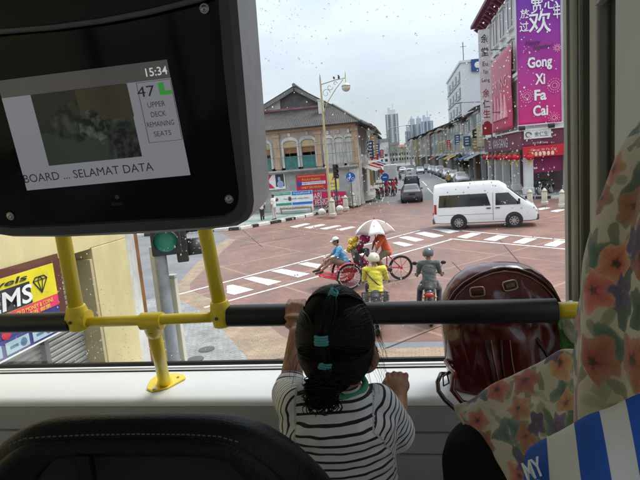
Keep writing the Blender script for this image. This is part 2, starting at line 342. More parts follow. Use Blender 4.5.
# kerb in alternating black and white, and the pavements behind it
KW = mat('kerb_white', (.7, .7, .66), .6, dirt=.35, vs=4); KB = mat('kerb_black', (.025, .025, .025), .55, vs=4)
kp = [V((-20, 30.6, 0)), V((-13.2, 31.0, 0))] + [V((*q, 0)) for q in g2((240, 230), (258, 226.5), (285, 221.5), (305, 217.5), (325, 213), (340, 209), (350, 206))] + [V((-2.75, 45.5, 0)), V((-2.6, 60, 0)), V((-2.6, 260, 0))]
def resample(pts, step, maxn):
    out = [pts[0].copy()]; i = 0; cur = pts[0].copy()
    while i < len(pts)-1 and len(out) < maxn:
        dv = pts[i+1]-cur
        if dv.length <= step: cur = pts[i+1].copy(); i += 1; out.append(cur.copy())
        else: cur = cur+dv.normalized()*step; out.append(cur.copy())
    return out
b = MB()
rk = resample(kp, 1.0, 60)
for i in range(len(rk)-1):
    b.m = i % 2; b.bar(rk[i]+V((0, 0, .1)), rk[i+1]+V((0, 0, .1)), .22, .2)
struct(b.build('kerb', [KW, KB], bevel=.02))
b = MB(); b.prism([(p.x-.05, p.y+.12, .002) for p in kp] + [(-60, 260, .002), (-60, 30.6, .002)], (0, 0, .15)); struct(b.build('pavement', PAVE))
b = MB(); rp = [(8.2, 260), (8.2, 43.4), (8.25, 41), (9.6, 38.4), (14.0, 36.7), (60, 36.2), (60, 260)]; b.prism([(*p, .002) for p in rp], (0, 0, .14)); struct(b.build('pavement', PAVE))
b = MB(); rk = resample([V((8.1, 75, .09)), V((8.1, 43.4, .09)), V((8.15, 41, .09)), V((9.5, 38.3, .09)), V((14, 36.6, .09)), V((24, 36.1, .09))], 1.0, 80)
for i in range(len(rk)-1): b.m = i % 2; b.bar(rk[i], rk[i+1], .2, .18)
struct(b.build('kerb', [KW, KB], bevel=.02))
# green drain cover strip on the pavement by the kerb
b = MB(); b.poly([(x, y, .156) for x, y in ((-13, 33.6), (-9.6, 34.6), (-7.0, 38.3), (-7.6, 38.8), (-10, 35.5), (-13, 34.6))]); struct(b.build('green_path', mat('green_coating', (.10, .22, .18), .7, var=.4, vs=2)))

# ------------------------------------------------------------------ buildings
ORANGE = mat('ochre_plaster', (.54, .47, .41), .85, var=.3, vs=1.2, dirt=.5)
CREAMW = mat('white_plaster', (.64, .63, .59), .8, var=.25, vs=1.3, dirt=.55)
WALLG = mat('grey_plaster', (.42, .42, .40), .85, var=.3, vs=.9, dirt=.45)
TILE = None
def tile_mat(name, c1, c2):
    m = bpy.data.materials.new(name); m.use_nodes = True; b = m.node_tree.nodes['Principled BSDF']; b.inputs['Roughness'].default_value = .75
    t = nd(m, 'ShaderNodeTexCoord'); n = nd(m, 'ShaderNodeTexNoise'); n.inputs['Scale'].default_value = 1.4; n.inputs['Detail'].default_value = 9; n.inputs['Roughness'].default_value = .8; lk(m, t.outputs['Object'], n.inputs['Vector'])
    w_ = nd(m, 'ShaderNodeTexWave'); w_.inputs['Scale'].default_value = 2.0; w_.bands_direction = 'X'; w_.inputs['Distortion'].default_value = .4; lk(m, t.outputs['Object'], w_.inputs['Vector'])
    r = nd(m, 'ShaderNodeMapRange'); r.inputs[1].default_value = .35; r.inputs[2].default_value = .65; lk(m, n.outputs['Fac'], r.inputs[0])
    x = nd(m, 'ShaderNodeMixRGB'); x.inputs[1].default_value = (*c1, 1); x.inputs[2].default_value = (*c2, 1); lk(m, r.outputs[0], x.inputs[0]); lk(m, x.outputs[0], b.inputs['Base Color'])
    bp = nd(m, 'ShaderNodeBump'); bp.inputs['Strength'].default_value = .6; bp.inputs['Distance'].default_value = .08; lk(m, w_.outputs['Fac'], bp.inputs['Height']); lk(m, bp.outputs[0], b.inputs['Normal'])
    return m
TILE = tile_mat('dark_roof_tile', (.022, .020, .019), (.06, .052, .048)); RTILE = tile_mat('red_roof_tile', (.20, .07, .05), (.30, .13, .10)); GABLE = mat('weathered_render', (.13, .13, .13), .9, var=.6, vs=.8, dirt=.5)
DARKIN = mat('unlit_room_tone', (.012, .011, .010), .8); TEAL = mat('teal_shutter', (.045, .22, .20), .6, var=.35, vs=3); BLIND = mat('wooden_blind', (.30, .14, .06), .7, var=.3, vs=6)
FAN = mat('yellow_fanlight', (.52, .42, .24), .6); WOODW = mat('white_shutter', (.62, .62, .58), .65, dirt=.35, vs=3); IRON = mat('dark_iron', (.06, .06, .065), .5, .5)
MAROON = mat('maroon_panel', (.17, .022, .06), .5, var=.15); GLASSD = mat('dark_window', (.02, .024, .028), .1, spec=.6)

cb = thing('corner_shophouse', 'old two storey corner shophouse with ochre pilasters, arched windows and a weathered dark gable roof', 'building', (-8.5, 46, .15))
Y0 = 41.5
opens = [(-13.3, .5, 'o'), (-11.15, .50, 'o'), (-8.93, .56, 'o'), (-7.42, .56, 'o'), (-5.72, .34, 'c'), (-4.86, .34, 'c'), (-4.02, .30, 'c')]
zs, zt_ = 3.72, 5.75
b = MB(); xs = [-16.0]
for cx, hw, k in opens: xs += [cx-hw, cx+hw]
xs += [-3.45]
for i in range(0, len(xs), 2): b.span((xs[i], Y0, 3.5), (xs[i+1], Y0+.35, zt_))
b.span((-16, Y0, zt_), (-3.45, Y0+.35, 6.75)); b.span((-16, Y0, 3.3), (-3.45, Y0+.35, zs))
b.span((-3.8, Y0+.352, 3.3), (-3.45, 56, 6.9)); b.span((-16, Y0+.352, 3.3), (-15.7, 56, 6.75))
b.build('wall', ORANGE, cb, world=True)
b = MB(); b.span((-15.69, Y0+1.3, 3.3), (-3.81, Y0+1.4, 6.7)); b.build('dark_backing', DARKIN, cb, world=True)  # near-black sheet, its colour standing in for the unlit rooms behind the windows
b = MB(); b.span((-16, Y0+.02, .15), (-3.47, Y0+.32, 3.295)); b.span((-3.79, Y0+.33, .15), (-3.47, 56, 3.295)); b.build('hoarding', WALLG, cb, world=True)
for x in (-10.05, -6.55, -3.55, -12.3):
    b = MB(); b.box((x, Y0-.05, 5.0), (.46, .18, 3.4)); b.box((x, Y0-.08, 6.3), (.6, .26, .22)); b.box((x, Y0-.08, 3.75), (.56, .26, .3)); b.build('pilaster', mat('pale_ochre', (.54, .38, .26), .85, dirt=.45, vs=2), cb, world=True, bevel=.02)
b = MB(); b.box((-9.7, Y0-.2, 3.42), (12.6, .5, .14)); b.box((-9.7, Y0-.1, 3.28), (12.5, .3, .12)); b.build('balcony_ledge', WALLG, cb, world=True)
b = MB(); b.box((-9.7, Y0-.12, 6.66), (12.6, .34, .16)); b.box((-9.7, Y0-.2, 6.8), (12.7, .5, .1)); b.build('cornice', mat('tan_cornice', (.45, .32, .18), .8, dirt=.3), cb, world=True)
for cx, hw, k in opens:
    f = MB(); n = 10; fw_ = .17 if k == 'o' else .082
    for s in (-1, 1): f.box((cx+s*(hw+fw_/2+.005), Y0-.06, 4.62), (fw_, .14, 1.9)); f.box((cx+s*(hw+fw_/2+.005), Y0-.09, 5.61), (fw_+.01, .2, .08))
    arc = [(cx+cos(pi*i/n)*(hw+fw_+.002), Y0-.12, 5.66+sin(pi*i/n)*(hw*.55+.22)) for i in range(n+1)]; arc2 = [(cx+cos(pi*i/n)*hw, Y0-.12, 5.66+sin(pi*i/n)*hw*.42) for i in range(n+1)]
    for i in range(n): f.prism([arc[i], arc[i+1], arc2[i+1], arc2[i]], (0, .115, 0))
    f.box((cx, Y0-.09, zt_-.02+hw*.55+.32), (.2, .2, .28))
    wf = f.build('window', CREAMW, cb, world=True)
    f = MB(); f.prism([(cx+cos(pi*i/n)*hw, Y0-.02, 5.6+sin(pi*i/n)*hw*.45) for i in range(n+1)], (0, .015, 0)); f.box((cx, Y0+.02, 5.45), (hw*2, .04, .3)); f.build('fanlight', FAN if k == 'o' else WOODW, wf, world=True)
    if k == 'o':
        f = MB(); f.box((cx, Y0+.1, 5.1), (hw*2, .06, .5)); f.build('rolled_blind', BLIND, wf, world=True)
        f = MB(); f.box((cx, Y0-.02, 4.08), (hw*2-.03, .05, .98))
        for i in range(4): f.box((cx-hw*.75+i*hw*.5, Y0-.05, 4.08), (.05, .03, .9))
        f.box((cx, Y0-.05, 4.55), (hw*2-.03, .04, .07)); f.box((cx, Y0-.05, 3.62), (hw*2-.03, .04, .07)); f.build('teal_panel', TEAL, wf, world=True)
    else:
        f = MB()
        for s in (-1, 1):
            f.box((cx+s*hw/2, Y0+.06, 4.5), (hw-.02, .05, 1.6))
            for j in range(12): f.box((cx+s*hw/2, Y0+.028, 3.8+j*.13), (hw-.1, .02, .06))
        f.build('shutter', WOODW, wf, world=True)
b = MB()
for z in (4.55, 5.35): b.tube([(-13.5, Y0-.32, z), (-3.6, Y0-.32, z)], .022, 6)
for i in range(12): b.tube([(-13.4+i*.89, Y0-.32, 3.45), (-13.4+i*.89, Y0-.32, 5.35 if i % 2 else 4.55)], .016, 5)
b.tube([(-3.6, Y0-.32, 4.55), (-3.2, Y0+3, 4.55), (-3.2, Y0+9, 4.55)], .02, 5); b.build('balcony_railing', mat('grey_pipe', (.22, .21, .19), .6, .3), cb, world=True)
# lean-to tiles in front of the gable, then the long gable roof over the side street
b = MB(); b.prism([(-16.3, Y0-.6, 6.74), (-2.9, Y0-.6, 6.74), (-5.5, 44.6, 8.62), (-16.3, 44.6, 8.62)], (0, -.02, .12)); b.build('front_roof', TILE, cb, world=True)
b = MB(); b.prism([(-2.88, Y0-.6, 6.74), (-1.95, 44.3, 6.38), (-5.48, 44.62, 8.62)], (0, 0, .13)); b.build('hip_roof', TILE, cb, world=True)
b = MB(); b.tube([(-2.9, Y0-.6, 6.9), (-5.5, 44.6, 8.8), (pkx := -8.72, 44.3, 11.05)][:2], .1, 8); b.build('hip_ridge', mat('grey_ridge', (.2, .19, .18), .8), cb, world=True)
b = MB(); b.box((-6.35, 43.3, 8.3), (.42, .5, 1.5)); b.box((-6.35, 43.3, 9.08), (.5, .58, .1)); b.build('roof_pier', CREAMW, cb, world=True, bevel=.01)
b = MB(); b.span((-4.15, Y0-.12, .15), (-3.42, Y0+.018, 3.2)); b.build('corner_pier', CREAMW, cb, world=True, bevel=.01)
b = MB(); b.box((-10.9, 44.55, 8.75), (10.6, .3, .16)); b.build('ridge_course', mat('pink_ridge', (.30, .13, .14), .8, var=.4), cb, world=True)
pk, lf, rt = (-8.72, 10.5), (-13.2, 8.45), (-1.9, 6.35)
b = MB(); b.prism([(-12.9, 44.7, 6.8), (-3.5, 44.7, 6.8), (-3.5, 44.7, 7.1), (pk[0], 44.7, pk[1]-.15), (-12.9, 44.7, 8.5)], (0, .3, 0)); b.build('gable_wall', GABLE, cb, world=True)
b = MB(); b.prism([(-12.6, 44.66, 8.75), (-10.2, 44.66, 8.75), (-10.15, 44.66, 9.75), (-10.9, 44.66, 9.45)], (0, .035, 0)); b.build('white_render', CREAMW, cb, world=True)
for a, c in ((pk, lf), (pk, rt)):
    b = MB(); b.prism([(a[0], 44.3, a[1]), (c[0], 44.3, c[1]), (c[0], 44.3, c[1]+.18), (a[0], 44.3, a[1]+.18)], (0, 13, 0)); b.build('roof', TILE, cb, world=True)
    b = MB(); b.bar((a[0], 44.25, a[1]-.1), (c[0], 44.25, c[1]-.1), .08, .3); b.build('bargeboard', mat('pale_board', (.22, .21, .19), .85, dirt=.6), cb, world=True)
b = MB(); b.tube([(pk[0], 44.2, pk[1]+.22), (pk[0], 57.3, pk[1]+.22)], .16, 8); b.build('ridge_cap', mat('grey_ridge', (.2, .19, .18), .8), cb, world=True)
b = MB(); b.tube([(-3.35, Y0+.6, .2), (-3.35, Y0+.6, 6.6)], .06, 8); b.tube([(-3.3, Y0+1.6, .2), (-3.3, Y0+1.6, 5)], .05, 8); b.build('drain_pipe', CREAMW, cb, world=True)
for y, z in ((43.8, 3.9), (46, 3.7), (48.5, 4.1)):
    b = MB(); b.box((-3.15, y, z), (.55, .8, .6)); b.lathe([(.24, 0), (.24, .02)], (-2.87, y, z), 14, (1, 0, 0)); b.build('air_conditioner', mat('ac_white', (.55, .55, .52), .6, dirt=.4), cb, world=True, bevel=.03)
for y, hw in ((44.6, .5), (47.4, .5), (50.4, .5)):
    b = MB(); b.box((-3.42, y, 4.9), (.06, 1.0, 1.7)); [b.box((-3.38, y, 4.2+k*.15), (.03, .9, .07)) for k in range(10)]; b.build('side_shutter', mat('grey_shutter', (.33, .35, .34), .7, dirt=.4), cb, world=True)
b = MB(); b.prism([(-3.4, 43.6, 3.2), (-2.1, 43.6, 2.75), (-2.1, 43.6, 2.8), (-3.4, 43.6, 3.3)], (0, 9, 0)); b.build('side_awning', mat('faded_awning', (.30, .29, .27), .8, dirt=.4), cb, world=True)

# signs fixed on the hoarding
def panel(name, label, cat, p0, p1, y, mats, th=.05, rot=0.0, group=None):
    """flat board facing the crossing, p0 lower left / p1 upper right (x, z)"""
    c = V(((p0[0]+p1[0])/2, y, (p0[1]+p1[1])/2)); w_, h_ = p1[0]-p0[0], p1[1]-p0[1]
    t = thing(name, label, cat, c, 0, group); t.rotation_euler = (0, -rot, 0)
    b = MB(); b.box((0, 0, 0), (w_, th, h_)); b.build('board', mats, t, bevel=.008)
    return t, w_, h_
def strip(t, name, c, sz, m, y=-.03): b = MB(); b.box((c[0], y, c[1]), (sz[0], .012, sz[1])); return b.build(name, m, t)
FR = lambda x, z, y=-.045: frame((x, y, z), (1, 0, 0), (0, 0, 1))
PR = flat('poster_red', (200, 24, 60), .5); PMAG = flat('poster_magenta', (205, 30, 90), .5); PY = flat('poster_yellow', (238, 205, 60), .5); PW = flat('poster_white', (235, 235, 232), .55); PBL = flat('poster_blue', (40, 120, 205), .5); PGR = flat('poster_green', (60, 150, 120), .5); PBK = flat('poster_dark', (42, 44, 52), .5); PVI = flat('poster_violet', (60, 70, 160), .5)
def xz(px, py, y=41.4): p = at(px, py, y); return (p.x, p.z)
a, c = xz(258, 191), xz(284, 171.5)
t, w_, h_ = panel('wall_poster', 'white poster with a magenta chevron and a dark picture, left end of the hoarding', 'poster', a, c, 41.44, PW)
b = MB(); b.prism([(q[0]*w_, -.035, q[1]*h_) for q in ((-.12, .42), (.08, .42), (-.1, 0), (.12, -.42), (-.06, -.42), (-.3, 0))], (0, .008, 0)); b.build('chevron', PMAG, t)
strip(t, 'picture', (.32*w_, .05*h_), (.3*w_, .78*h_), PBK); b = MB(); b.ball((.3*w_, -.04, .1*h_), (.12, .02, .18)); b.ball((.33*w_, -.04, -.2*h_), (.28, .02, .3)); b.build('portrait', flat('pale_blue_shirt', (150, 175, 205)), t)
a, c = xz(297, 191), xz(326, 173)
t, w_, h_ = panel('red_banner', 'red banner with orange and white lettering bands, above the blue and white board', 'banner', a, c, 41.44, PR)
strip(t, 'band', (.0, .4*h_), (w_*.92, .1*h_), flat('poster_orange', (225, 120, 50))); strip(t, 'band', (.06*w_, -.06*h_), (w_*.8, .18*h_), PW)
text('MAJLIS PENGUNDIAN', FR(.05*w_, -.06*h_), w_*.74, h_*.12, PVI, t); text('PULAU PINANG', FR(0, .18*h_), w_*.6, h_*.13, PY, t); text('UNDI SEKARANG', FR(.02*w_, -.32*h_), w_*.72, h_*.14, PY, t)
b = MB(); b.lathe([(0, 0), (.22, 0), (.22, .01), (0, .01)], (-.4*w_, -.04, -.06*h_), 18, (0, -1, 0)); b.build('emblem', PVI, t)
t, w_, h_ = panel('red_banner', 'tilted magenta banner with big white slanted words behind the yellow lamp post', 'banner', xz(309, 207), xz(345, 190), 41.40, PMAG, rot=rad(-4))
m_ = frame((-.1*w_, -.04, .22*h_), (cos(.22), 0, sin(.22)), (-sin(.22), 0, cos(.22))); text('MARI', frame((-.3*w_, -.04, .18*h_), (cos(.22), 0, sin(.22)), (-sin(.22), 0, cos(.22))), w_*.34, h_*.38, PW, t, shear=.2)
text('PENGUNDI', frame((.02*w_, -.04, -.14*h_), (cos(.22), 0, sin(.22)), (-sin(.22), 0, cos(.22))), w_*.7, h_*.38, PW, t, shear=.2)
# free-standing white, blue and green notice board in front
a, c = at(274, 213, 38.6), at(312, 190, 38.6)
t = thing('notice_board', 'white notice board with green and blue bands standing behind the kerb', 'board', ((a.x+c.x)/2, 38.6, .15)); zc, w_, h_ = (a.z+c.z)/2-.15, c.x-a.x, c.z-a.z
b = MB(); b.box((0, 0, zc), (w_, .05, h_)); b.build('board', PW, t)
for s, kk in ((-1, 0), (1, 1)):
    b = MB(); b.box((s*w_*.44, .05, zc*.5+.2), (.05, .05, zc+.4)); b.build('post', IRON, t)
b = MB(); b.box((-w_*.26, -.031, zc+h_*.42), (w_*.46, .012, h_*.14)); b.box((-w_*.26, -.031, zc-h_*.1), (w_*.46, .012, h_*.12)); b.build('green_band', PGR, t)
b = MB(); b.box((w_*.24, -.031, zc+h_*.4), (w_*.5, .012, h_*.18)); b.box((w_*.24, -.031, zc-h_*.1), (w_*.5, .012, h_*.12)); b.build('blue_band', PBL, t)
text('PEJABAT DAERAH', FR(-.26*w_, zc+h_*.42), w_*.4, h_*.08, PW, t); text('PULAU PINANG', FR(.24*w_, zc+h_*.4), w_*.4, h_*.09, PW, t); text('Notis kepada orang awam', FR(.1*w_, zc+h_*.14), w_*.62, h_*.1, PBK, t); text('Jalan ini ditutup', FR(.0, zc-h_*.3), w_*.7, h_*.11, PVI, t)
b = MB(); b.lathe([(0, 0), (.14, 0), (.14, .01), (0, .01)], (-.4*w_, -.035, zc+h_*.15), 16, (0, -1, 0)); b.box((.12*w_-.6, -.03, zc+h_*.15), (.22, .012, .32)); b.build('emblem', flat('emblem_plum', (110, 60, 95)), t)
t, w_, h_ = panel('yellow_sign', 'narrow pale yellow sign board beside the lamp post', 'sign', xz(329, 190, 39), xz(338, 173, 39), 39.0, flat('sign_pale_yellow', (226, 216, 120)))
b = MB(); b.box((0, .05, -h_*.5-.9), (.06, .06, h_+3.0)); b.build('post', IRON, t); text('A', FR(0, .2*h_), .25, .3, PR, t); text('AWAS', FR(0, -.1*h_), .55, .2, PR, t); text('JALAN', FR(0, -.3*h_), .5, .16, PBK, t)

# ---- white and maroon corner shop on the right
wb = thing('corner_shop_building', 'tall white corner shop building with maroon fascia, arcade pillars and shuttered upper windows', 'building', (14, 46, .14))
SHW = mat('shop_white', (.74, .74, .72), .7, var=.1, vs=1.0, dirt=.18)
XR, YR = 9.3, 40.7
b = MB(); b.span((XR, YR, 4.6), (24, 58, 17)); b.build('wall', SHW, wb, world=True)
b = MB(); b.span((XR+2.6, YR+2.6, .14), (24, 58, 4.6)); b.build('shop_front', mat('shop_inside', (.16, .10, .10), .6, var=.5, vs=1), wb, world=True)
for x, y in ((XR+.35, YR+.3), (XR+3.25, YR+.3), (XR+7.4, YR+.3), (XR+.35, YR+4.6), (XR+.35, YR+8.6), (XR+.35, YR+12.4), (XR+.35, YR+16.4)):
    b = MB(); b.box((x, y, 2.37), (.62, .56, 4.45)); b.box((x, y, .4), (.74, .68, .5)); b.box((x, y, 4.3), (.74, .68, .2)); b.build('pillar', SHW, wb, world=True, bevel=.02)
b = MB(); b.span((XR-.25, YR-.25, 3.55), (22, YR-.02, 4.95)); b.span((XR-.25, YR-.018, 3.55), (XR-.02, 57, 4.95)); b.build('fascia', MAROON, wb, world=True)
text('EU YAN SANG', frame((XR-.27, YR+9, 4.25), (0, -1, 0), (0, 0, 1)), 9, .8, PW, wb, world=True)
b = MB(); b.span((XR-.4, YR-.4, 4.952), (22, YR, 5.08)); b.span((XR-.4, YR, 4.952), (XR, 57.5, 5.08)); b.build('fascia_cornice', SHW, wb, world=True)
b = MB(); b.span((XR+.75, YR+.5, 1.75), (XR+2.85, YR+.6, 3.5)); b.build('roller_blind', flat('plum_blind', (150, 40, 95), .7), wb, world=True)
b = MB(); b.span((XR+.7, YR+5.2, 2.3), (XR+.8, YR+8.0, 3.5)); b.build('roller_blind', MAROON, wb, world=True)
# upper windows along the street face and slanting bracketed cornice
for k in range(5):
    y = YR+3.1+k*3.15
    for z in (11.0, 14.2):
        b = MB(); b.box((XR-.06, y, z), (.12, 1.5, 2.3)); b.box((XR-.12, y, z+1.25), (.3, 1.8, .18)); b.box((XR-.12, y, z-1.2), (.28, 1.7, .12)); f = b.build('window', SHW, wb, world=True)
        b = MB(); b.box((XR-.13, y, z), (.03, 1.2, 2.0)); b.build('pane', GLASSD, f, world=True)
        for s in (-1, 1): b = MB(); b.box((XR-.14, y+s*.68, z), (.05, .1, 2.0)); b.build('shutter', MAROON, f, world=True)
b = MB(); b.span((XR-.35, YR-.05, 9.1), (XR-.002, 58, 9.35)); b.span((XR-.2, YR-.05, 8.9), (XR-.002, 58, 9.1)); b.build('string_course', SHW, wb, world=True)
b = MB(); b.span((XR-1.1, YR-.5, 16.6), (24, 58.5, 16.9)); b.span((XR-.7, YR-.3, 16.3), (24, 58.2, 16.6))
for k in range(14): b.prism([(XR-.002, YR+.5+k*1.25, 15.6), (XR-.9, YR+.5+k*1.25, 16.3), (XR-.002, YR+.5+k*1.25, 16.3)], (0, .3, 0))
b.build('bracketed_cornice', MAROON, wb, world=True)
b = MB(); b.span((XR+.1, YR-.12, 5.3), (XR+.35, YR, 16)); b.span((XR+3.05, YR-.22, 5.3), (XR+3.4, YR, 16)); b.build('pilaster', SHW, wb, world=True)
for z in (12.1, 8.2):
    b = MB(); b.box((XR+4.3, YR-.05, z), (.9, .1, 2.2)); f = b.build('window', MAROON, wb, world=True); b = MB(); b.box((XR+4.3, YR-.12, z), (.7, .04, 1.9)); b.build('pane', GLASSD, f, world=True)
for x in (XR-.3, XR+1.75):
    b = MB(); b.tube([(x, YR-.05, 5.35), (x, YR-.7, 5.2)], .03, 6); b.box((x, YR-.85, 5.15), (.42, .3, .22), Euler((.5, 0, 0)).to_matrix()); b.build('floodlight', IRON, wb, world=True)

# long purple new-year banner
def grad_mat(name, top, bot, h):
    m = bpy.data.materials.new(name); m.use_nodes = True; b = m.node_tree.nodes['Principled BSDF']; b.inputs['Roughness'].default_value = .5
    t = nd(m, 'ShaderNodeTexCoord'); s = nd(m, 'ShaderNodeSeparateXYZ'); lk(m, t.outputs['Object'], s.inputs[0]); r = nd(m, 'ShaderNodeMapRange'); r.inputs[1].default_value = -h/2; r.inputs[2].default_value = h/2; lk(m, s.outputs[2], r.inputs[0])
    x = nd(m, 'ShaderNodeMixRGB'); x.inputs[1].default_value = (*bot, 1); x.inputs[2].default_value = (*top, 1); lk(m, r.outputs[0], x.inputs[0])
    n = nd(m, 'ShaderNodeTexNoise'); n.inputs['Scale'].default_value = 1.2; lk(m, t.outputs['Object'], n.inputs['Vector'])
    mu = nd(m, 'ShaderNodeMixRGB'); mu.blend_type = 'MULTIPLY'; mu.inputs[0].default_value = .3; lk(m, x.outputs[0], mu.inputs[1]); lk(m, n.outputs['Color'], mu.inputs[2]); lk(m, mu.outputs[0], b.inputs['Base Color']); return m
bl, bt = at(519, 126, YR-.4), at(519, -8, YR-.4); br_ = at(562, 122, YR-.4)
BW, BH = br_.x-bl.x, bt.z-bl.z
bn = thing('hanging_banner', 'tall purple to magenta new year banner with white greeting on the white shop front', 'banner', ((bl.x+br_.x)/2, YR-.3, (bl.z+bt.z)/2))
def wav(u, v): return V(((u-.5)*BW, .03*sin(v*14+u*4), (v-.5)*BH))
MB().grid(wav, 10, 40).build('cloth', grad_mat('banner_print', srgb(112, 48, 180), srgb(226, 34, 130), BH), bn, smooth=True, solid=.02)
for v in (-.5, .5): b = MB(); b.tube([(-BW/2-.08, 0, v*BH), (BW/2+.08, 0, v*BH)], .05, 8); b.build('batten', SHW, bn)
def bz(py): return at(540, py, YR-.3).z-bn.location.z
def bx(px): return at(px, 60, YR-.3).x-bn.location.x
LET = flat('letter_white', (245, 245, 245), .5)
sc_ = BW/43.0
for ch, px, py, wp, hp in (('放', 525.5, 12, 9, 9), ('宽', 537.5, 5.5, 12, 15), ('心', 551.5, 5, 14, 10), ('过', 524.5, 25, 9, 10), ('欢', 540, 22, 22, 22), ('年', 557, 13.5, 7, 14)):
    text(ch, FR(bx(px), bz(py), -.08), wp*sc_, hp*sc_, LET, bn, bold=.012)
for s_, py, wp, hp in (('Gong', 63.5, 24, 14), ('Xi', 79, 10, 11), ('Fa', 95, 12, 11), ('Cai', 110.5, 15, 11)): text(s_, FR(bx(539.5), bz(py), -.08), wp*sc_, hp*sc_, LET, bn, bold=.03)
text('Happy', FR(bx(533), bz(42.5), -.08), 15*sc_, 6*sc_, PBK, bn, shear=.3); text('together!', FR(bx(543), bz(47.5), -.08), 19*sc_, 6*sc_, PBK, bn, shear=.3)
b = MB()
for (px, py, r, n) in ((526, 95, 6.5, 16), (554, 87, 7, 18), (557, 50, 3.5, 10), (553, 119, 5.5, 12)):
    for k in range(n):
        for rr in (.35, .65, 1.0):
            q = 2*pi*k/n+rr; b.box((bx(px)+cos(q)*r*rr*sc_, -.075, bz(py)+sin(q)*r*rr*sc_), (.07, .008, .07))
b.build('firework_print', flat('print_pink', (245, 150, 190), .5), bn)
# pale pink banner on the street face
p1, p2, p3 = atx(493, 138, XR-.2), atx(516, 128, XR-.2), atx(515, 42, XR-.2)
bn2 = thing('hanging_banner', 'faded pink banner hung along the side face beside the purple one', 'banner', (XR-.46, (p1.y+p2.y)/2, (p2.z+p3.z)/2)); w2, h2 = abs(p1.y-p2.y), p3.z-p2.z
MB().grid(lambda u, v: V((.03*sin(v*9), (u-.5)*w2, (v-.5)*h2)), 8, 20).build('cloth', grad_mat('pink_print', srgb(214, 120, 140), srgb(222, 70, 110), h2), bn2, smooth=True, solid=.02)
text('SPRING', frame((-.08, 0, h2*.12), (0, -1, 0), (0, 0, 1)), w2*.7, .9, flat('print_pale', (240, 190, 196)), bn2, world=False)
b = MB()
for k in range(5): b.tube([(-.06, -w2*.3+k*w2*.14, -h2*.35), (-.06, -w2*.25+k*w2*.14, -h2*.05+.3*(k % 2))], [.2, .05], 6)
b.build('figure_print', flat('print_pale', (240, 190, 196)), bn2)
# shop sign boards under the fascia
t, w_, h_ = panel('shop_sign', 'white sign board with dark brush characters fixed to the maroon fascia', 'sign', xz(524, 139.5, YR-.35), xz(551, 128.5, YR-.35), YR-.35, PW)
text('余仁生', FR(.14*w_, 0), w_*.5, h_*.6, PBK, t); b = MB(); b.tube([(-.35*w_+cos(q*.5)*.25*(1-q*.06), -.05, sin(q*.5)*.18) for q in range(12)], .035, 5); b.build('emblem', PBK, t)
t, w_, h_ = panel('shop_sign', 'plum sign board with white lettering just below the white character board', 'sign', xz(524, 146, YR-.33), xz(551, 139.8, YR-.33), YR-.33, flat('plum_sign', (120, 30, 70)))
text('Eu Yan Sang', FR(.1*w_, 0), w_*.55, h_*.5, PW, t)
t, w_, h_ = panel('new_year_banner', 'red new year banner with pale lettering stretched across the shop entrance', 'banner', xz(523, 158, YR-.45), xz(564, 143.5, YR-.45), YR-.45, flat('festive_red', (205, 24, 52)))
text('Gong Xi Fa Cai', FR(0, .12*h_), w_*.62, h_*.26, flat('pale_pink', (246, 200, 190)), t)
b = MB(); 
for k in range(6): b.ball((-.28*w_+k*w_*.1, -.04, -.24*h_), (.11, .02, .17), 8, 6)
b.build('figure_print', flat('pale_cream', (244, 226, 190)), t)
# vertical shop sign standing out over the street
vs1, vs2 = at(481.5, 134, 47), at(489.5, 29, 47)
t, w_, h_ = panel('projecting_sign', 'tall narrow white projecting sign with black and red characters', 'sign', (vs1.x, vs1.z), (vs2.x, vs2.z), 47, flat('sign_offwhite', (214, 214, 212)), th=.3)
def vz(py): return ((81.5-py)/105)*h_
YS = -.165
for ch, py, m_ in (('余', 38, PBK), ('堂', 51, PBK), ('余', 92.5, flat('sign_red', (150, 30, 40))), ('仁', 103.5, PBK), ('生', 113.5, flat('sign_red', (150, 30, 40)))): text(ch, FR(0, vz(py), YS), w_*.62, w_*.75, m_, t, bold=.01)
for s_, py in (('Eu', 63), ('Yan', 71), ('Sang', 80)): text(s_, FR(0, vz(py), YS), w_*.72 if s_ == 'Sang' else w_*.45, w_*.4, PBK, t)
b = MB(); b.box((0, YS, vz(130)), (w_*.86, .02, w_*1.0)); b.ball((0, YS, vz(124)), (w_*.3, .02, w_*.25)); b.build('emblem', flat('sign_red', (150, 30, 40)), t)
for z in (.3, -.3): b = MB(); b.bar((w_*.5, 0, z*h_), (9.4-t.location.x+.6, 0, z*h_), .06); b.build('bracket', IRON, t)
# red lanterns strung along the arcade
LAN = flat('lantern_red', (215, 22, 40), .5); GOLD = mat('gilt', (.5, .32, .06), .4, .6)
lanes = [(XR-.5, YR+.2+k*2.05, 3.05) for k in range(8)] + [(XR+.3, YR-.55, 3.0)]
lpos = ['nearest the corner pillar', 'second from the corner pillar', 'third from the corner pillar', 'fourth from the corner pillar', 'fifth from the corner pillar', 'sixth from the corner pillar', 'seventh from the corner pillar', 'farthest from the corner pillar']
lant = None
for k, p in enumerate(lanes):
    lb = 'red paper lantern hanging under the maroon fascia, ' + (lpos[k] if k < 8 else 'in front of the pillar by the entrance')
    if lant is None:
        lant = thing('paper_lantern', lb, 'lantern', p, 0, 'lanterns along the shop arcade')
        MB().ball((0, 0, 0), (.31, .31, .25), 16, 10).build('shade', LAN, lant, smooth=True)
        b = MB(); b.lathe([(.14, .27), (.14, .34)], n=12); b.lathe([(.14, -.34), (.14, -.27)], n=12); b.tube([(0, 0, .34), (0, 0, .55)], .012, 5); b.build('cap', GOLD, lant)
        b = MB(); b.tube([(0, 0, -.34), (0, 0, -.62)], [.03, .05], 6); b.build('tassel', PY, lant)
    else: dup(lant, p, 0, lb)
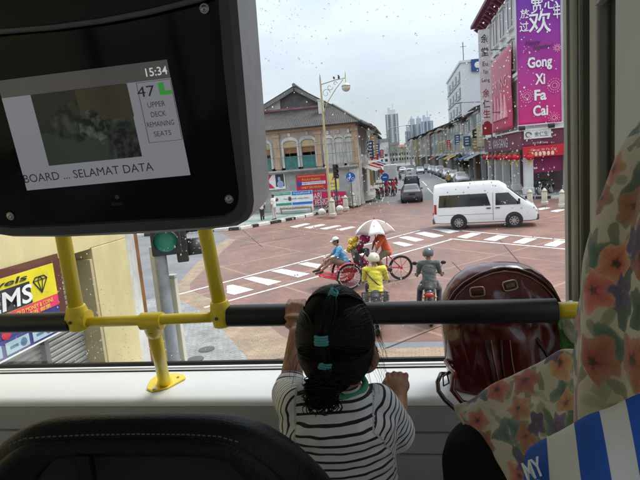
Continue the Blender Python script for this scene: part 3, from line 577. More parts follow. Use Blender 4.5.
b = MB(); b.tube([(XR-.5, YR+.2, 3.62), (XR-.5, YR+15, 3.62)], .012, 4); tag(b.build('lantern_wire', IRON), 'thin wire carrying the red lanterns along the arcade', 'wire')
# motorcycles parked at the shop are built later with the vehicles

# ---- rows of shophouses beyond
def shophouse(side, xf, y0, w_, h_, cols, wall, roof, lab, nst=2, awn=None, dpt=14, sign=None, aw_z=3.2):
    s = side                                            # +1 right of the street (faces -X), -1 left (faces +X)
    t = thing('shophouse', lab, 'building', (xf, y0+w_/2, .14), 0, 'shophouses along the street')
    X = lambda d: s*d
    wm = mat('row_wall_%d%d%d' % tuple(int(q*99) for q in wall), wall, .8, var=.25, vs=.7, dirt=.4)
    b = MB(); b.span((X(.0), -w_/2+.01, 3.2), (X(dpt), w_/2-.01, h_)); b.span((X(2), -w_/2+.01, 0), (X(dpt), w_/2-.01, 3.2)); b.build('wall', wm, t)
    for q in (-1, 1): b = MB(); b.box((X(.25), q*(w_/2-.25), 1.6), (.5, .45, 3.2)); b.build('pillar', wm, t)
    b = MB(); b.prism([(X(-.7), -w_/2, h_-.05), (X(dpt/2), -w_/2, h_+2.1), (X(dpt+.5), -w_/2, h_-.05), (X(dpt+.5), -w_/2, h_+.1), (X(dpt/2), -w_/2, h_+2.3), (X(-.7), -w_/2, h_+.1)], (0, w_, 0)); b.build('roof', roof, t)
    b = MB(); b.span((X(-.15), -w_/2+.02, 3.2), (X(-.002), w_/2-.02, 3.5)); b.span((X(-.18), -w_/2+.02, h_-.5), (X(-.002), w_/2-.02, h_-.3))
    for st in range(1, nst): b.span((X(-.1), -w_/2+.02, 3.2+(h_-3.2)*st/nst-.1), (X(-.002), w_/2-.02, 3.2+(h_-3.2)*st/nst+.1))
    b.build('moulding', CREAMW, t)
    fh = (h_-3.4)/nst
    for st in range(nst):
        for k in range(cols):
            y = -w_/2+(k+.5)*w_/cols; z = 3.4+fh*(st+.5); ww, hh = w_/cols*.62, fh*.62
            b = MB(); b.box((X(-.05), y, z), (.12, ww+.2, hh+.2)); f = b.build('window', CREAMW, t)
            b = MB(); b.box((X(-.12), y, z), (.03, ww, hh)); b.build('pane', GLASSD if (k+st) % 2 else mat('row_shutter_%d' % (int(y0) % 3), [(.10, .2, .22), (.25, .2, .14), (.3, .31, .3)][int(y0) % 3], .6), f)
    b = MB(); b.span((X(1.95), -w_/2+.6, .0), (X(1.99), w_/2-.6, 2.7)); b.build('shop_shutter', mat('grey_roller', (.22, .23, .24), .5, .2, dirt=.3), t)
    if awn:
        am = mat('awning_%d%d%d' % tuple(int(q*99) for q in awn), awn, .7, dirt=.2)
        b = MB(); b.prism([(X(-.01), -w_/2+.2, aw_z+.1), (X(-1.5), -w_/2+.2, aw_z-.5), (X(-1.5), -w_/2+.2, aw_z-.7), (X(-1.47), -w_/2+.2, aw_z-.7), (X(-1.47), -w_/2+.2, aw_z-.48), (X(-.01), -w_/2+.2, aw_z+.06)], (0, w_-.4, 0)); b.build('awning', am, t)
    if sign:
        for (col, y, z, ww, hh) in sign:
            b = MB(); b.box((X(-.62), y, z), (ww*.7, .14, hh*.85)); q = b.build('shop_sign', col, t)
            b = MB()
            for k in range(max(2, int(hh/.45))): b.box((X(-.62), y-.08, z+hh*.42-.3-k*.36), (ww*.36, .02, .17))
            b.build('sign_print', PW, q)
    return t
cols_ = [('ochre', (.5, .38, .2)), ('white', (.62, .62, .6)), ('cream', (.58, .53, .42)), ('grey', (.4, .4, .4)), ('pale blue', (.42, .5, .56)), ('brown', (.33, .22, .15)), ('pale green', (.42, .5, .42)), ('off white', (.6, .58, .54))]
y = 58.6
RS = flat('row_blue', (62, 92, 128)); RY = flat('row_yellow', (190, 155, 90)); RG = flat('row_cream', (220, 205, 160))
rspec = [(9.6, 5.0, 8.3, 3, 3, 2, None, [(RG, -1.5, 5.2, 1.0, 2.6), (PBK, 1.2, 5.6, 1.2, 1.2)]), (9.7, 5.6, 8.7, 2, 5, 2, (.35, .36, .36), [(RY, -2.0, 4.9, .9, 3.0)]), (9.6, 5.4, 8.4, 3, 1, 2, (.10, .14, .3), [(RS, -1, 5.0, 1.3, 1.6)]), (9.6, 6, 8.0, 3, 7, 2, (.2, .14, .3), [(RG, -1, 4.6, .9, 1.4)]),
         (9.6, 5.6, 8.4, 3, 2, 2, None, [(RS, -1.2, 5.6, 1.2, 1.8)]), (9.6, 6.4, 8.9, 3, 1, 2, (.5, .3, .06), None), (9.5, 6, 8.3, 2, 6, 2, (.55, .36, .05), [(PR, 0, 5.2, .9, 1.8)]), (9.4, 6.5, 8.7, 3, 3, 2, None, None), (9.2, 7, 9.0, 3, 0, 2, (.15, .2, .35), [(RY, 0, 5, 1, 2)]), (9.0, 8, 8.4, 3, 7, 2, None, None), (8.8, 9, 9.4, 3, 2, 2, (.4, .12, .1), None), (8.5, 10, 8.8, 4, 4, 2, None, None), (8.0, 12, 9.6, 4, 5, 3, None, None), (7.4, 14, 9.2, 4, 1, 2, (.2, .3, .25), None), (6.6, 16, 9.8, 4, 2, 3, None, None), (5.6, 18, 9.4, 4, 0, 2, None, None), (4.2, 22, 10.0, 5, 7, 3, None, None)]
ords = ['first', 'second', 'third', 'fourth', 'fifth', 'sixth', 'seventh', 'eighth', 'ninth', 'tenth', 'eleventh', 'twelfth', 'thirteenth', 'fourteenth', 'fifteenth', 'sixteenth', 'seventeenth']
for i, (xf, w_, h_, nc, ci, ns, aw, sg) in enumerate(rspec):
    shophouse(1, xf, y, w_, h_, nc, cols_[ci][1], RTILE if i in (2, 7, 11) else TILE, '%s shophouse on the right, %s beyond the white corner shop' % (cols_[ci][0], ords[i]), ns, aw, 14, sg); y += w_+.05
y = 58.3
lspec = [(-4.0, 7, 7.4, 3, 2, 2, (.4, .06, .06), [(RS, -2, 4.8, 1.1, 2.4)]), (-4.0, 8, 8.0, 3, 0, 2, None, [(RY, -2, 5.4, 1.0, 3.2), (PR, 0, 3.9, 1.4, .9)]), (-4.0, 8, 8.2, 3, 2, 2, (.3, .05, .1), [(RS, 0, 5.0, 1.2, 2.2)]), (-4.0, 9, 7.6, 3, 4, 2, None, None), (-4.1, 9, 8.4, 3, 0, 2, (.12, .2, .4), None), (-4.2, 10, 7.8, 3, 1, 2, None, [(PR, 0, 4.6, 1, 2)]), (-4.6, 12, 8.2, 4, 3, 2, None, None), (-5.2, 14, 8.6, 4, 7, 2, None, None), (-6.0, 16, 8.0, 4, 2, 2, None, None), (-7.2, 20, 8.8, 4, 1, 2, None, None)]
for i, (xf, w_, h_, nc, ci, ns, aw, sg) in enumerate(lspec):
    shophouse(-1, xf, y, w_, h_, nc, cols_[ci][1], RTILE if i in (0, 3, 6) else TILE, '%s shophouse on the left, %s beyond the old gabled corner house' % (cols_[ci][0], ords[i]), ns, aw, 12, sg); y += w_+.05
# white mid-rise block
mb = thing('office_block', 'plain white multi storey block rising behind the right hand shophouses', 'building', (15, 95, .14))
x0, x1 = 10.6, 22
zt = at(470, 62, 88).z
b = MB(); b.span((x0, 88, .14), (x1, 112, zt)); b.build('wall', mat('block_white', (.74, .75, .76), .7, var=.06, vs=.3), mb, world=True)
b = MB(); b.span((x0-.2, 87.8, zt), (x1+.2, 112.2, zt+.35)); b.build('parapet', mat('block_white', (.74, .75, .76)), mb, world=True)
for fl in range(5):
    z = zt-1.8-fl*2.6
    for k in range(4):
        b = MB(); b.box((x0-.05, 91+k*5.4, z), (.12, 3.6, 1.4)); f = b.build('window', flat('win_frame', (150, 160, 165)), mb, world=True); b = MB(); b.box((x0-.13, 91+k*5.4, z), (.04, 3.3, 1.1)); b.build('pane', GLASSD, f, world=True)
    b = MB(); b.box((x0-.1, 100, z-1.0), (.2, 22, .14)); b.build('floor_ledge', CREAMW, mb, world=True)
q = at(477.5, 65, 87.8); b = MB(); b.box((q.x, 87.7, q.z), (2.0, .2, 1.9)); b.build('rooftop_sign', flat('sign_blue', (30, 80, 140)), mb, world=True)
b = MB(); b.ball((q.x, 87.58, q.z), (.5, .03, .5), 12, 8); b.build('sign_disc', PW, mb, world=True)
b = MB(); b.tube([(x0+.6, 89, zt), (x0+.6, 89, zt+3.4)], .06, 6); b.tube([(x0+.1, 89, zt+2.7), (x0+1.1, 89, zt+2.7)], .04, 5); b.build('antenna', IRON, mb, world=True)
# far towers, their pale colours standing in for the distance haze
def tower(label, px0, px1, pyt, Y, d, col, nf, nc, crown=None):
    a, c = at(px0, pyt, Y), at(px1, pyt, Y); z = (a.z+c.z)/2; w_ = c.x-a.x
    t = thing('apartment_tower', label, 'building', ((a.x+c.x)/2, Y+d/2, 0))
    m_ = mat('tower_'+label[:12], col, .8, var=.08, vs=.05)
    b = MB(); b.box((0, 0, z/2), (w_, d, z)); 
    for s in (-.34, .0, .34): b.box((s*w_, -d/2-.6, z/2), (w_*.12, 1.2, z))
    b.build('wall', m_, t)
    fh = z/nf
    for k in range(nc):
        b = MB(); x = -w_/2+(k+.5)*w_/nc
        for f in range(nf): b.box((x, -d/2-.3, fh*(f+.55)), (w_/nc*.5, .7, fh*.5))
        b.build('window_column', flat('tower_glass', (120, 136, 148), .3), t)
    b = MB()
    if crown == 'twin':
        for s in (-.28, .14): b.box((s*w_, 0, z+2), (w_*.3, d*.6, 6)); b.lathe([(w_*.15, 0), (w_*.12, 1.5), (w_*.05, 3.5), (.1, 4)], (s*w_, 0, z+4.5), 8)
    else: b.box((0, 0, z+1.8), (w_*.6, d*.5, 3.6)); b.box((-.2*w_, 0, z+4), (w_*.2, d*.3, 3)); b.tube([(w_*.1, 0, z+3), (w_*.1, 0, z+9)], .3, 5)
    b.build('roof_top', m_, t)
    return t
tower('tall slim cream apartment tower on the left of the far towers', 385, 398, 114, 420, 16, (.56, .56, .54), 22, 5)
tower('grey tower with twin pointed tops among the far towers', 409, 425, 124, 470, 18, (.42, .44, .47), 20, 5, 'twin')
tower('bluish slab tower at the right of the far towers', 421, 433, 121, 440, 18, (.46, .51, .56), 21, 4)
tower('low grey tower at the foot of the twin tops', 405, 412, 131, 450, 16, (.42, .44, .46), 17, 3)
# low blocks closing the street
for k, (x0, x1, yt, Y, c) in enumerate(((388, 398, 146, 330, 3), (398, 406, 148, 345, 2), (405, 414, 146, 360, 1), (413, 424, 145, 335, 3), (372, 389, 143, 320, 1))):
    a, c2 = at(x0, yt, Y), at(x1, yt, Y); t = thing('low_block', 'distant low %s block closing the street end, %s from the left' % (cols_[c][0], ords[(1, 2, 3, 4, 0)[k]]), 'building', ((a.x+c2.x)/2, Y, 0))
    b = MB(); b.box((0, 0, a.z/2), (c2.x-a.x, 10, a.z)); b.build('wall', mat('low_%d' % k, cols_[c][1], .8, var=.3, vs=.2), t); b = MB()
    b.prism([(-(c2.x-a.x)/2-.3, -5.5, a.z), (-(c2.x-a.x)/2-.3, 0, a.z+2), (-(c2.x-a.x)/2-.3, 5.5, a.z)], (c2.x-a.x+.6, 0, 0)); b.build('roof', RTILE if k % 2 else TILE, t)
    for f in range(2):
        b = MB()
        for j in range(3): b.box(((j-1)*(c2.x-a.x)*.3, -5.05, 2.5+f*3.2), ((c2.x-a.x)*.16, .12, 1.6))
        b.build('window_row', GLASSD, t)
# ------------------------------------------------------------------ vehicles
RUB = mat('tyre_rubber', (.02, .02, .02), .8, bump=.1); CHROME = mat('chrome', (.6, .6, .6), .2, .9, var=.05); ALLOY = mat('alloy', (.45, .45, .46), .35, .8, var=.1); BPL = mat('black_plastic', (.022, .022, .024), .5)
CGL = mat('tinted_glass', (.012, .014, .016), .06, spec=.7, coat=.4); RLT = mat('red_lens', (.42, .012, .015), .2, coat=.5); HLT = mat('clear_lens', (.6, .62, .64), .12, coat=.6); ALT = mat('amber_lens', (.6, .22, .02), .25); PLATE = mat('black_plate', (.01, .01, .01), .4)
def wheel(par, c, r, wd, rimr=.62, spokes=7, rmat=None, tmat=None):
    c = V(c); rmat = rmat or ALLOY
    b = MB(); s = wd/2
    b.lathe([(rimr*r*.3, -s*.3), (rimr*r, -s*.85), (rimr*r, s*.85), (rimr*r*.3, s*.3)], c, 22, (1, 0, 0)); o = b.build('wheel', BPL, par, autos=35)
    b = MB(); k = [(rimr*r*.98, -s), (r*.93, -s), (r, -s*.7), (r, s*.7), (r*.93, s), (rimr*r*.98, s), (rimr*r*.98, -s)]; b.lathe(k, c, 26, (1, 0, 0), cap=False); b.build('tyre', tmat or RUB, o, autos=40)
    b = MB()
    for sd_ in (-1, 1):
        x = c.x+sd_*s*.88; b.lathe([(0, -.012), (r*.16, -.012), (r*.16, .012), (0, .012)], (x, c.y, c.z), 12, (1, 0, 0))
        for q in range(spokes): t = 2*pi*q/spokes; b.bar((x, c.y, c.z), (x, c.y+cos(t)*rimr*r*.97, c.z+sin(t)*rimr*r*.97), r*.13, .02, up=(1, 0, 0))
        b.tube([(x, c.y+cos(2*pi*q/20)*rimr*r*.95, c.z+sin(2*pi*q/20)*rimr*r*.95) for q in range(20)], .014, 5, closed=True)
    b.build('rim', rmat, o); return o
def section(st, y):
    for a, c in zip(st, st[1:]):
        if a[0] <= y <= c[0]:
            t = (y-a[0])/(c[0]-a[0]); return [a[i]+(c[i]-a[i])*t for i in range(len(a))]
    return list(st[0] if y < st[0][0] else st[-1])
# station: y, zbot, zbelt, ztop, wbot, wbelt, wtop
def half(s):
    y, zb, zl, zt, wb, wl, wt = s; h = zt-zl
    return [(0, zb), (wb*.8, zb), (wb, zb+.06), (wl*1.0, zb+(zl-zb)*.45), (wl*.995, zb+(zl-zb)*.55), (wl*.98, zl), (wl+(wt-wl)*.5, zl+h*.5), (wt, zt-h*.14), (wt*.9, zt-h*.05), (wt*.6, zt-h*.004), (0, zt)]
def hx(st, y, z):
    p = half(section(st, y))
    for (x0, z0), (x1, z1) in zip(p[2:], p[3:]):
        if z0-1e-6 <= z <= z1+1e-6 and z1 > z0: return x0+(x1-x0)*(z-z0)/(z1-z0)
    return p[-3][0]
def loft_body(st, name, m, par):
    ys = []
    for a, c in zip(st, st[1:]):
        n = max(1, int((c[0]-a[0])/.16)); ys += [a[0]+(c[0]-a[0])*i/n for i in range(n)]
    ys.append(st[-1][0]); b = MB(); vs = []; N = 20
    for y in ys:
        p = half(section(st, y)); ring = p+[(-x, z) for x, z in p[-2:0:-1]]
        vs += [V((x, y, z)) for x, z in ring]; N = len(ring)
    fs = [(i*N+k, i*N+(k+1) % N, (i+1)*N+(k+1) % N, (i+1)*N+k) for i in range(len(ys)-1) for k in range(N)]
    fs += [tuple(range(N)), tuple((len(ys)-1)*N+k for k in range(N))]; b.add(vs, fs)
    return b.build(name, m, par, autos=32)
def side_patch(b, st, s, c4, off=.008, n=8, mth=4):
    """c4: (y,z) lower-front, lower-rear, upper-rear, upper-front"""
    def fn(u, v):
        y = (c4[0][0]*(1-u)+c4[1][0]*u)*(1-v)+(c4[3][0]*(1-u)+c4[2][0]*u)*v; z = (c4[0][1]*(1-u)+c4[1][1]*u)*(1-v)+(c4[3][1]*(1-u)+c4[2][1]*u)*v
        return V((s*(hx(st, y, z)+off), y, z))
    b.grid(fn, n, mth)
def cross_patch(b, ya, za, yb, zb_, wa, wb, off=.01, n=7):
    d = V((0, zb_-za, -(yb-ya))).normalized()*off*(1 if yb < ya else -1)
    b.grid(lambda u, v: V(((u*2-1)*(wa+(wb-wa)*v), ya+(yb-ya)*v-abs(u*2-1)**3*.04*(1 if yb < ya else -1), za+(zb_-za)*v))+V((0, d.y, d.z)), n, 4)
def top_patch(b, st, y0, y1, k=.86, off=.012):
    def fn(u, v):
        y = y0+(y1-y0)*v; q = section(st, y); x = (2*u-1); return V((x*q[6]*k, y, q[3]-(q[3]-q[2])*.05*x*x*k+off))
    b.grid(fn, 9, 7)
def van(label, loc, rz):
    t = thing('passenger_van', label, 'van', loc, rz); body = mat('van_white_paint', (.80, .80, .80), .3, var=.04, coat=.5)
    st = [(-2.42, .42, 1.05, 2.12, .74, .80, .62), (-2.36, .30, 1.05, 2.22, .80, .84, .68), (-1.9, .27, 1.08, 2.28, .82, .845, .70), (.3, .27, 1.08, 2.28, .82, .845, .70), (.72, .27, 1.08, 2.24, .82, .845, .70), (1.02, .27, 1.07, 2.05, .82, .845, .70), (1.55, .27, 1.05, 1.55, .82, .84, .72), (2.05, .27, .98, 1.15, .80, .82, .74), (2.32, .30, .80, .98, .74, .76, .70), (2.42, .38, .66, .78, .62, .64, .6)]
    loft_body(st, 'body', body, t)
    for s in (-1, 1):
        b = MB(); side_patch(b, st, s, ((.30, 1.12), (-2.18, 1.12), (-2.12, 1.72), (.12, 1.72)), .012, 14); b.build('side_window', CGL, t, smooth=True)
        b = MB(); side_patch(b, st, s, ((1.66, 1.12), (.52, 1.12), (.54, 1.70), (1.12, 1.70)), .012, 8); b.build('front_door_window', CGL, t, smooth=True)
        b = MB()
        for y in (.42, .44): pass
        for (y0, y1) in ((-1.62, -1.60), (-.72, -.69), (.4, .415)): side_patch(b, st, s, ((y1, 1.1 if y0 < .3 else .4), (y0, 1.1 if y0 < .3 else .4), (y0, 1.74), (y1, 1.74)), .018, 2, 6)
        side_patch(b, st, s, ((.4, .72), (-2.2, .72), (-2.2, .735), (.4, .735)), .004, 10, 2); b.build('door_seam', BPL, t)
        b = MB(); b.box((s*.86, .62, 1.0), (.04, .2, .05)); b.box((s*.86, .2, 1.0), (.04, .2, .05)); b.build('door_handle', BPL, t, bevel=.01)
        b = MB(); b.bar((s*.84, 1.55, 1.2), (s*.98, 1.6, 1.22), .05); b.box((s*1.02, 1.58, 1.28), (.12, .1, .26)); b.build('wing_mirror', BPL, t, bevel=.02)
        b = MB(); side_patch(b, st, s, ((-2.28, .80), (-2.40, .80), (-2.40, 1.28), (-2.28, 1.28)), .02, 3); b.build('tail_light', RLT, t)
        b = MB(); b.ball((s*.58, 2.30, .78), (.17, .13, .13)); b.build('headlight', HLT, t, smooth=True)
        for y in (-1.22, 1.35):
            b = MB(); b.lathe([(0, 0), (.40, 0), (.40, .004), (0, .004)], (s*.845, y, .37), 26, (s, 0, 0)); b.build('wheel_arch', BPL, t)
            wheel(t, (s*.765, y, .34), .34, .2, .64, 9)
    b = MB(); top_patch(b, st, 1.06, 1.92, .93); b.build('windscreen', CGL, t, smooth=True)
    b = MB(); cross_patch(b, -2.44, 1.2, -2.40, 1.85, .62, .56, .01); b.build('rear_window', CGL, t, smooth=True)
    b = MB(); b.box((0, -2.44, .42), (1.5, .14, .26)); b.box((0, 2.38, .46), (1.35, .2, .3)); b.build('bumper', mat('grey_bumper', (.10, .10, .10), .5), t, bevel=.04)
    b = MB(); b.box((0, 2.46, .72), (.8, .03, .14)); b.build('grille', CHROME, t)
    b = MB(); b.box((0, -2.52, .75), (.5, .01, .14)); b.build('number_plate', PLATE, t)
    for s in (-1, 1): b = MB(); side_patch(b, st, s, ((1.0, .46), (-.9, .46), (-.9, .52), (1.0, .52)), .01, 10, 2); b.build('side_moulding', body, t)
    return t
CARST = {'sedan': [(-2.2, .42, .78, .92, .70, .72, .62), (-2.1, .28, .82, 1.0, .80, .83, .68), (-1.6, .24, .86, 1.06, .83, .86, .66), (-1.0, .22, .88, 1.42, .84, .87, .58), (-.4, .22, .88, 1.48, .84, .87, .60), (.3, .22, .88, 1.44, .84, .87, .60), (1.05, .22, .86, 1.0, .84, .87, .66), (1.8, .24, .78, .9, .82, .84, .62), (2.15, .3, .66, .76, .72, .74, .58), (2.25, .4, .58, .62, .6, .62, .5)],
         'suv': [(-2.1, .5, .9, 1.2, .72, .76, .62), (-2.0, .34, .95, 1.55, .84, .88, .66), (-1.4, .28, .98, 1.68, .86, .9, .66), (.2, .28, .98, 1.66, .86, .9, .66), (.95, .28, .98, 1.12, .86, .9, .7), (1.75, .3, .9, 1.02, .84, .88, .68), (2.1, .36, .74, .86, .74, .78, .6), (2.2, .46, .64, .7, .62, .64, .5)],
         'hatch': [(-1.75, .44, .85, 1.0, .68, .72, .6), (-1.68, .28, .88, 1.3, .78, .81, .6), (-1.3, .22, .9, 1.46, .8, .83, .58), (-.1, .22, .9, 1.5, .8, .83, .58), (.75, .22, .9, 1.05, .8, .83, .64), (1.4, .24, .82, .94, .78, .8, .6), (1.75, .3, .66, .76, .7, .72, .56), (1.85, .4, .58, .62, .58, .6, .5)]}
def car(label, kind, col, loc, rz, group=None, nm='parked_car', small=False):
    t = thing(nm, label, 'car', loc, rz, group); st = CARST[kind]; pm = mat('paint_%d_%d_%d' % tuple(int(q*99) for q in col), col, .3, .2, var=.05, coat=.5)
    loft_body(st, 'body', pm, t); y0, y1 = st[0][0], st[-1][0]
    rear = -1.0 if kind == 'sedan' else (-1.45 if kind == 'suv' else -1.2); fr = .3 if kind != 'hatch' else 0.0; fr = .2 if kind == 'suv' else fr
    zb = section(st, 0)[2]+.03; zt = section(st, 0)[3]-.12; fb = {'sedan': .95, 'suv': .85, 'hatch': .66}[kind]; rb = {'sedan': -1.55, 'suv': -1.9, 'hatch': -1.58}[kind]
    for s in (-1, 1):
        b = MB(); side_patch(b, st, s, ((fb-.12, zb), (-.32, zb), (-.32, zt), (fr-.02, zt)), .01); b.build('side_window', CGL, t, smooth=True)
        b = MB(); side_patch(b, st, s, ((-.4, zb), (rb+.2, zb), (rear+.1, zt), (-.4, zt)), .01); b.build('side_window', CGL, t, smooth=True)
        b = MB(); b.ball((s*.62, y0+.1, .86 if kind != 'suv' else 1.0), (.17, .1, .11)); b.build('tail_light', RLT, t, smooth=True)
        b = MB(); b.ball((s*.56, y1-.16, .66 if kind != 'suv' else .8), (.17, .12, .09)); b.build('headlight', HLT, t, smooth=True)
        b = MB(); b.box((s*.96, fb-.15, zb+.06), (.2, .1, .13)); b.build('wing_mirror', pm, t, bevel=.02)
        for y in (y0+.78, y1-.82):
            b = MB(); b.lathe([(0, 0), (.36, 0), (.36, .004), (0, .004)], (s*(section(st, y)[5]+.0), y, .34), 22, (s, 0, 0)); b.build('wheel_arch', BPL, t); wheel(t, (s*(section(st, y)[5]-.08), y, .31), .31, .19, .64, 7)
    wy = {'sedan': ((.36, .98), (-1.52, -1.05)), 'suv': ((.26, .9), (-2.085, -2.0)), 'hatch': ((-.04, .7), (-1.69, -1.36))}[kind]
    b = MB(); top_patch(b, st, *wy[0]); b.build('windscreen', CGL, t, smooth=True)
    b = MB(); top_patch(b, st, *wy[1]); b.build('rear_window', CGL, t, smooth=True)
    b = MB(); b.box((0, y0-.02, .42), (1.35, .1, .18)); b.box((0, y1, .4), (1.2, .1, .16)); b.build('bumper', BPL, t, bevel=.03)
    b = MB(); b.box((0, y0-.05, .72), (.5, .02, .13)); b.box((0, y1+.04, .45), (.48, .02, .12)); b.build('number_plate', PLATE, t)
    return t
vr, vf = gnd(459.5, 229.5), gnd(515.5, 227.5); vd = (vf-vr).normalized(); vrz = atan2(-vd.x, vd.y); vn = V((-vd.y, vd.x, 0))
vc = vr + vd*1.22*0.985 + vn*.86
van('white high roof passenger van with dark side windows turning across the junction', vc, vrz)
car('dark grey saloon with red tail lights driving away just beyond the junction', 'sedan', (.10, .11, .12), (.75, 44.0, 0), .02, nm='car')
car('black four wheel drive heading down the street ahead of the grey saloon', 'suv', (.012, .012, .014), (1.15, 60.5, 0), .0, nm='car')
pc = [('hatch', (.7, .7, .7), 6.9, 70.5, pi, 'white car facing the junction, nearest of the line parked at the right kerb'), ('sedan', (.42, .43, .44), 7.1, 62.5, pi, 'silver car at the right kerb, mostly hidden behind the van roof'), ('hatch', (.55, .55, .55), 7.0, 79, pi, 'pale silver hatchback parked behind the nearest white car'), ('sedan', (.05, .05, .06), 7.0, 86, pi, 'dark saloon in the middle of the right hand parked line'), ('suv', (.6, .6, .6), 6.9, 93, pi, 'pale tall car in the middle of the right hand parked line'), ('hatch', (.3, .31, .33), 6.7, 101, pi, 'grey hatchback toward the far end of the right parked line'), ('sedan', (.65, .65, .64), 6.5, 110, pi, 'white saloon toward the far end of the right parked line'), ('suv', (.08, .08, .09), 6.2, 121, pi, 'dark tall car at the far end of the right parked line')]
for k, c_, x, y, rz, lb in pc: car(lb, k, c_, (x, y, 0), rz, 'cars parked along the right kerb')
for k, c_, x, y, rz, lb in (('suv', (.6, .6, .6), 1.6, 92, 0, 'white car far down the middle of the street'), ('hatch', (.5, .5, .5), 4.0, 108, pi, 'oncoming pale car far down the street'), ('sedan', (.62, .62, .62), .4, 118, 0, 'white saloon beyond the black four wheel drive on the left lane'), ('suv', (.1, .1, .1), -.6, 135, 0, 'tiny dark car at the far bend of the street')): car(lb, k, c_, (x, y, 0), rz, 'cars driving along the street', nm='car')
tv_ = thing('delivery_lorry', 'white box lorry parked at the left kerb beyond the red jacket riders', 'lorry', (-1.5, 76, 0))
b = MB(); b.box((0, -.6, 1.75), (1.9, 3.4, 2.1)); b.build('cargo_box', mat('lorry_white', (.72, .72, .72), .5, dirt=.2), tv_, bevel=.03)
b = MB(); b.box((0, 1.9, 1.2), (1.8, 1.3, 1.6), None, .92, .8); b.build('cab', mat('lorry_white', (.72, .72, .72)), tv_, bevel=.08)
b = MB(); b.box((0, -2.32, .65), (1.8, .06, .25)); b.build('bumper', BPL, tv_)
for s in (-1, 1):
    b = MB(); b.box((s*.75, -2.33, .9), (.22, .04, .16)); b.build('tail_light', RLT, tv_)
    for y in (-1.4, 1.6): wheel(tv_, (s*.8, y, .38), .38, .24)
# ------------------------------------------------------------------ people
SKIN = mat('skin', (.30, .155, .095), .55, var=.12, vs=12); SKIN_L = mat('skin_light', (.42, .24, .16), .55, var=.1, vs=12); HAIR = mat('black_hair', (.012, .010, .009), .45, bump=.4, bs=120)
EYEW = mat('eye', (.5, .5, .5), .2); LIP = mat('lips', (.28, .09, .07), .5); SHOE = mat('dark_shoe', (.03, .028, .026), .6)
def pose(**k):
    d = dict(pelvis=(0, 0, .93), chest=(0, 0, 1.30), neck=(0, 0, 1.47), head=(0, .02, 1.60), sL=(-.19, 0, 1.38), eL=(-.24, -.02, 1.10), wL=(-.25, .06, .86), sR=(.19, 0, 1.38), eR=(.24, -.02, 1.10), wR=(.25, .06, .86), hL=(-.1, 0, .90), kL=(-.11, .03, .50), aL=(-.12, 0, .09), hR=(.1, 0, .90), kR=(.11, .03, .50), aR=(.12, 0, .09), look=(0, 1, 0), hdL=None, hdR=None, ftL=(0, 1, -.1), ftR=(0, 1, -.1))
    d.update(k); return {k_: (V(v) if v is not None else None) for k_, v in d.items()}
def headR(look):
    f = V(look).normalized(); x = f.cross(V((0, 0, 1))).normalized(); z = x.cross(f); return M((x, f, z)).transposed()
def hand(mb, w, d, nrm, r=.011, L_=.075, curl=.5, thumb=1):
    """palm, four unequal bent fingers and a thumb off the side of the palm"""
    d = V(d).normalized(); nrm = V(nrm); nrm = (nrm-d*nrm.dot(d)).normalized(); s = d.cross(nrm)
    k = L_/.075; Rm = M((s, d, nrm)).transposed()
    mb.ball(V(w)+d*.045*k, (.038*k, .05*k, .017*k), 12, 8, Rm); mb.ball(V(w)+d*.01*k, (.026*k, .03*k, .02*k), 12, 8, Rm)
    for i, (o, l) in enumerate(((-.027, .062), (-.009, .074), (.009, .070), (.026, .055))):
        p0 = V(w)+d*.08*k+s*o*k; a = curl*.55; pts = [p0]; dd = d
        for j, fr in enumerate((.45, .32, .23)):
            ang = curl*(.5+.75*j); dd = d*cos(ang)-nrm*sin(ang)*1.0; pts.append(pts[-1]+dd.normalized()*l*fr*k)
        limb(mb, pts, [r, r*.95, r*.86, r*.74], 8)
    p0 = V(w)+d*.022*k-s*thumb*.026*k; t1 = (d*.75-s*thumb*.75-nrm*.25).normalized(); p1 = p0+t1*.036*k; p2 = p1+(d*.9-s*thumb*.15-nrm*(.25+curl*.5)).normalized()*.03*k
    limb(mb, [p0, p1, p2], [r*1.25, r*1.1, r*.85], 8)
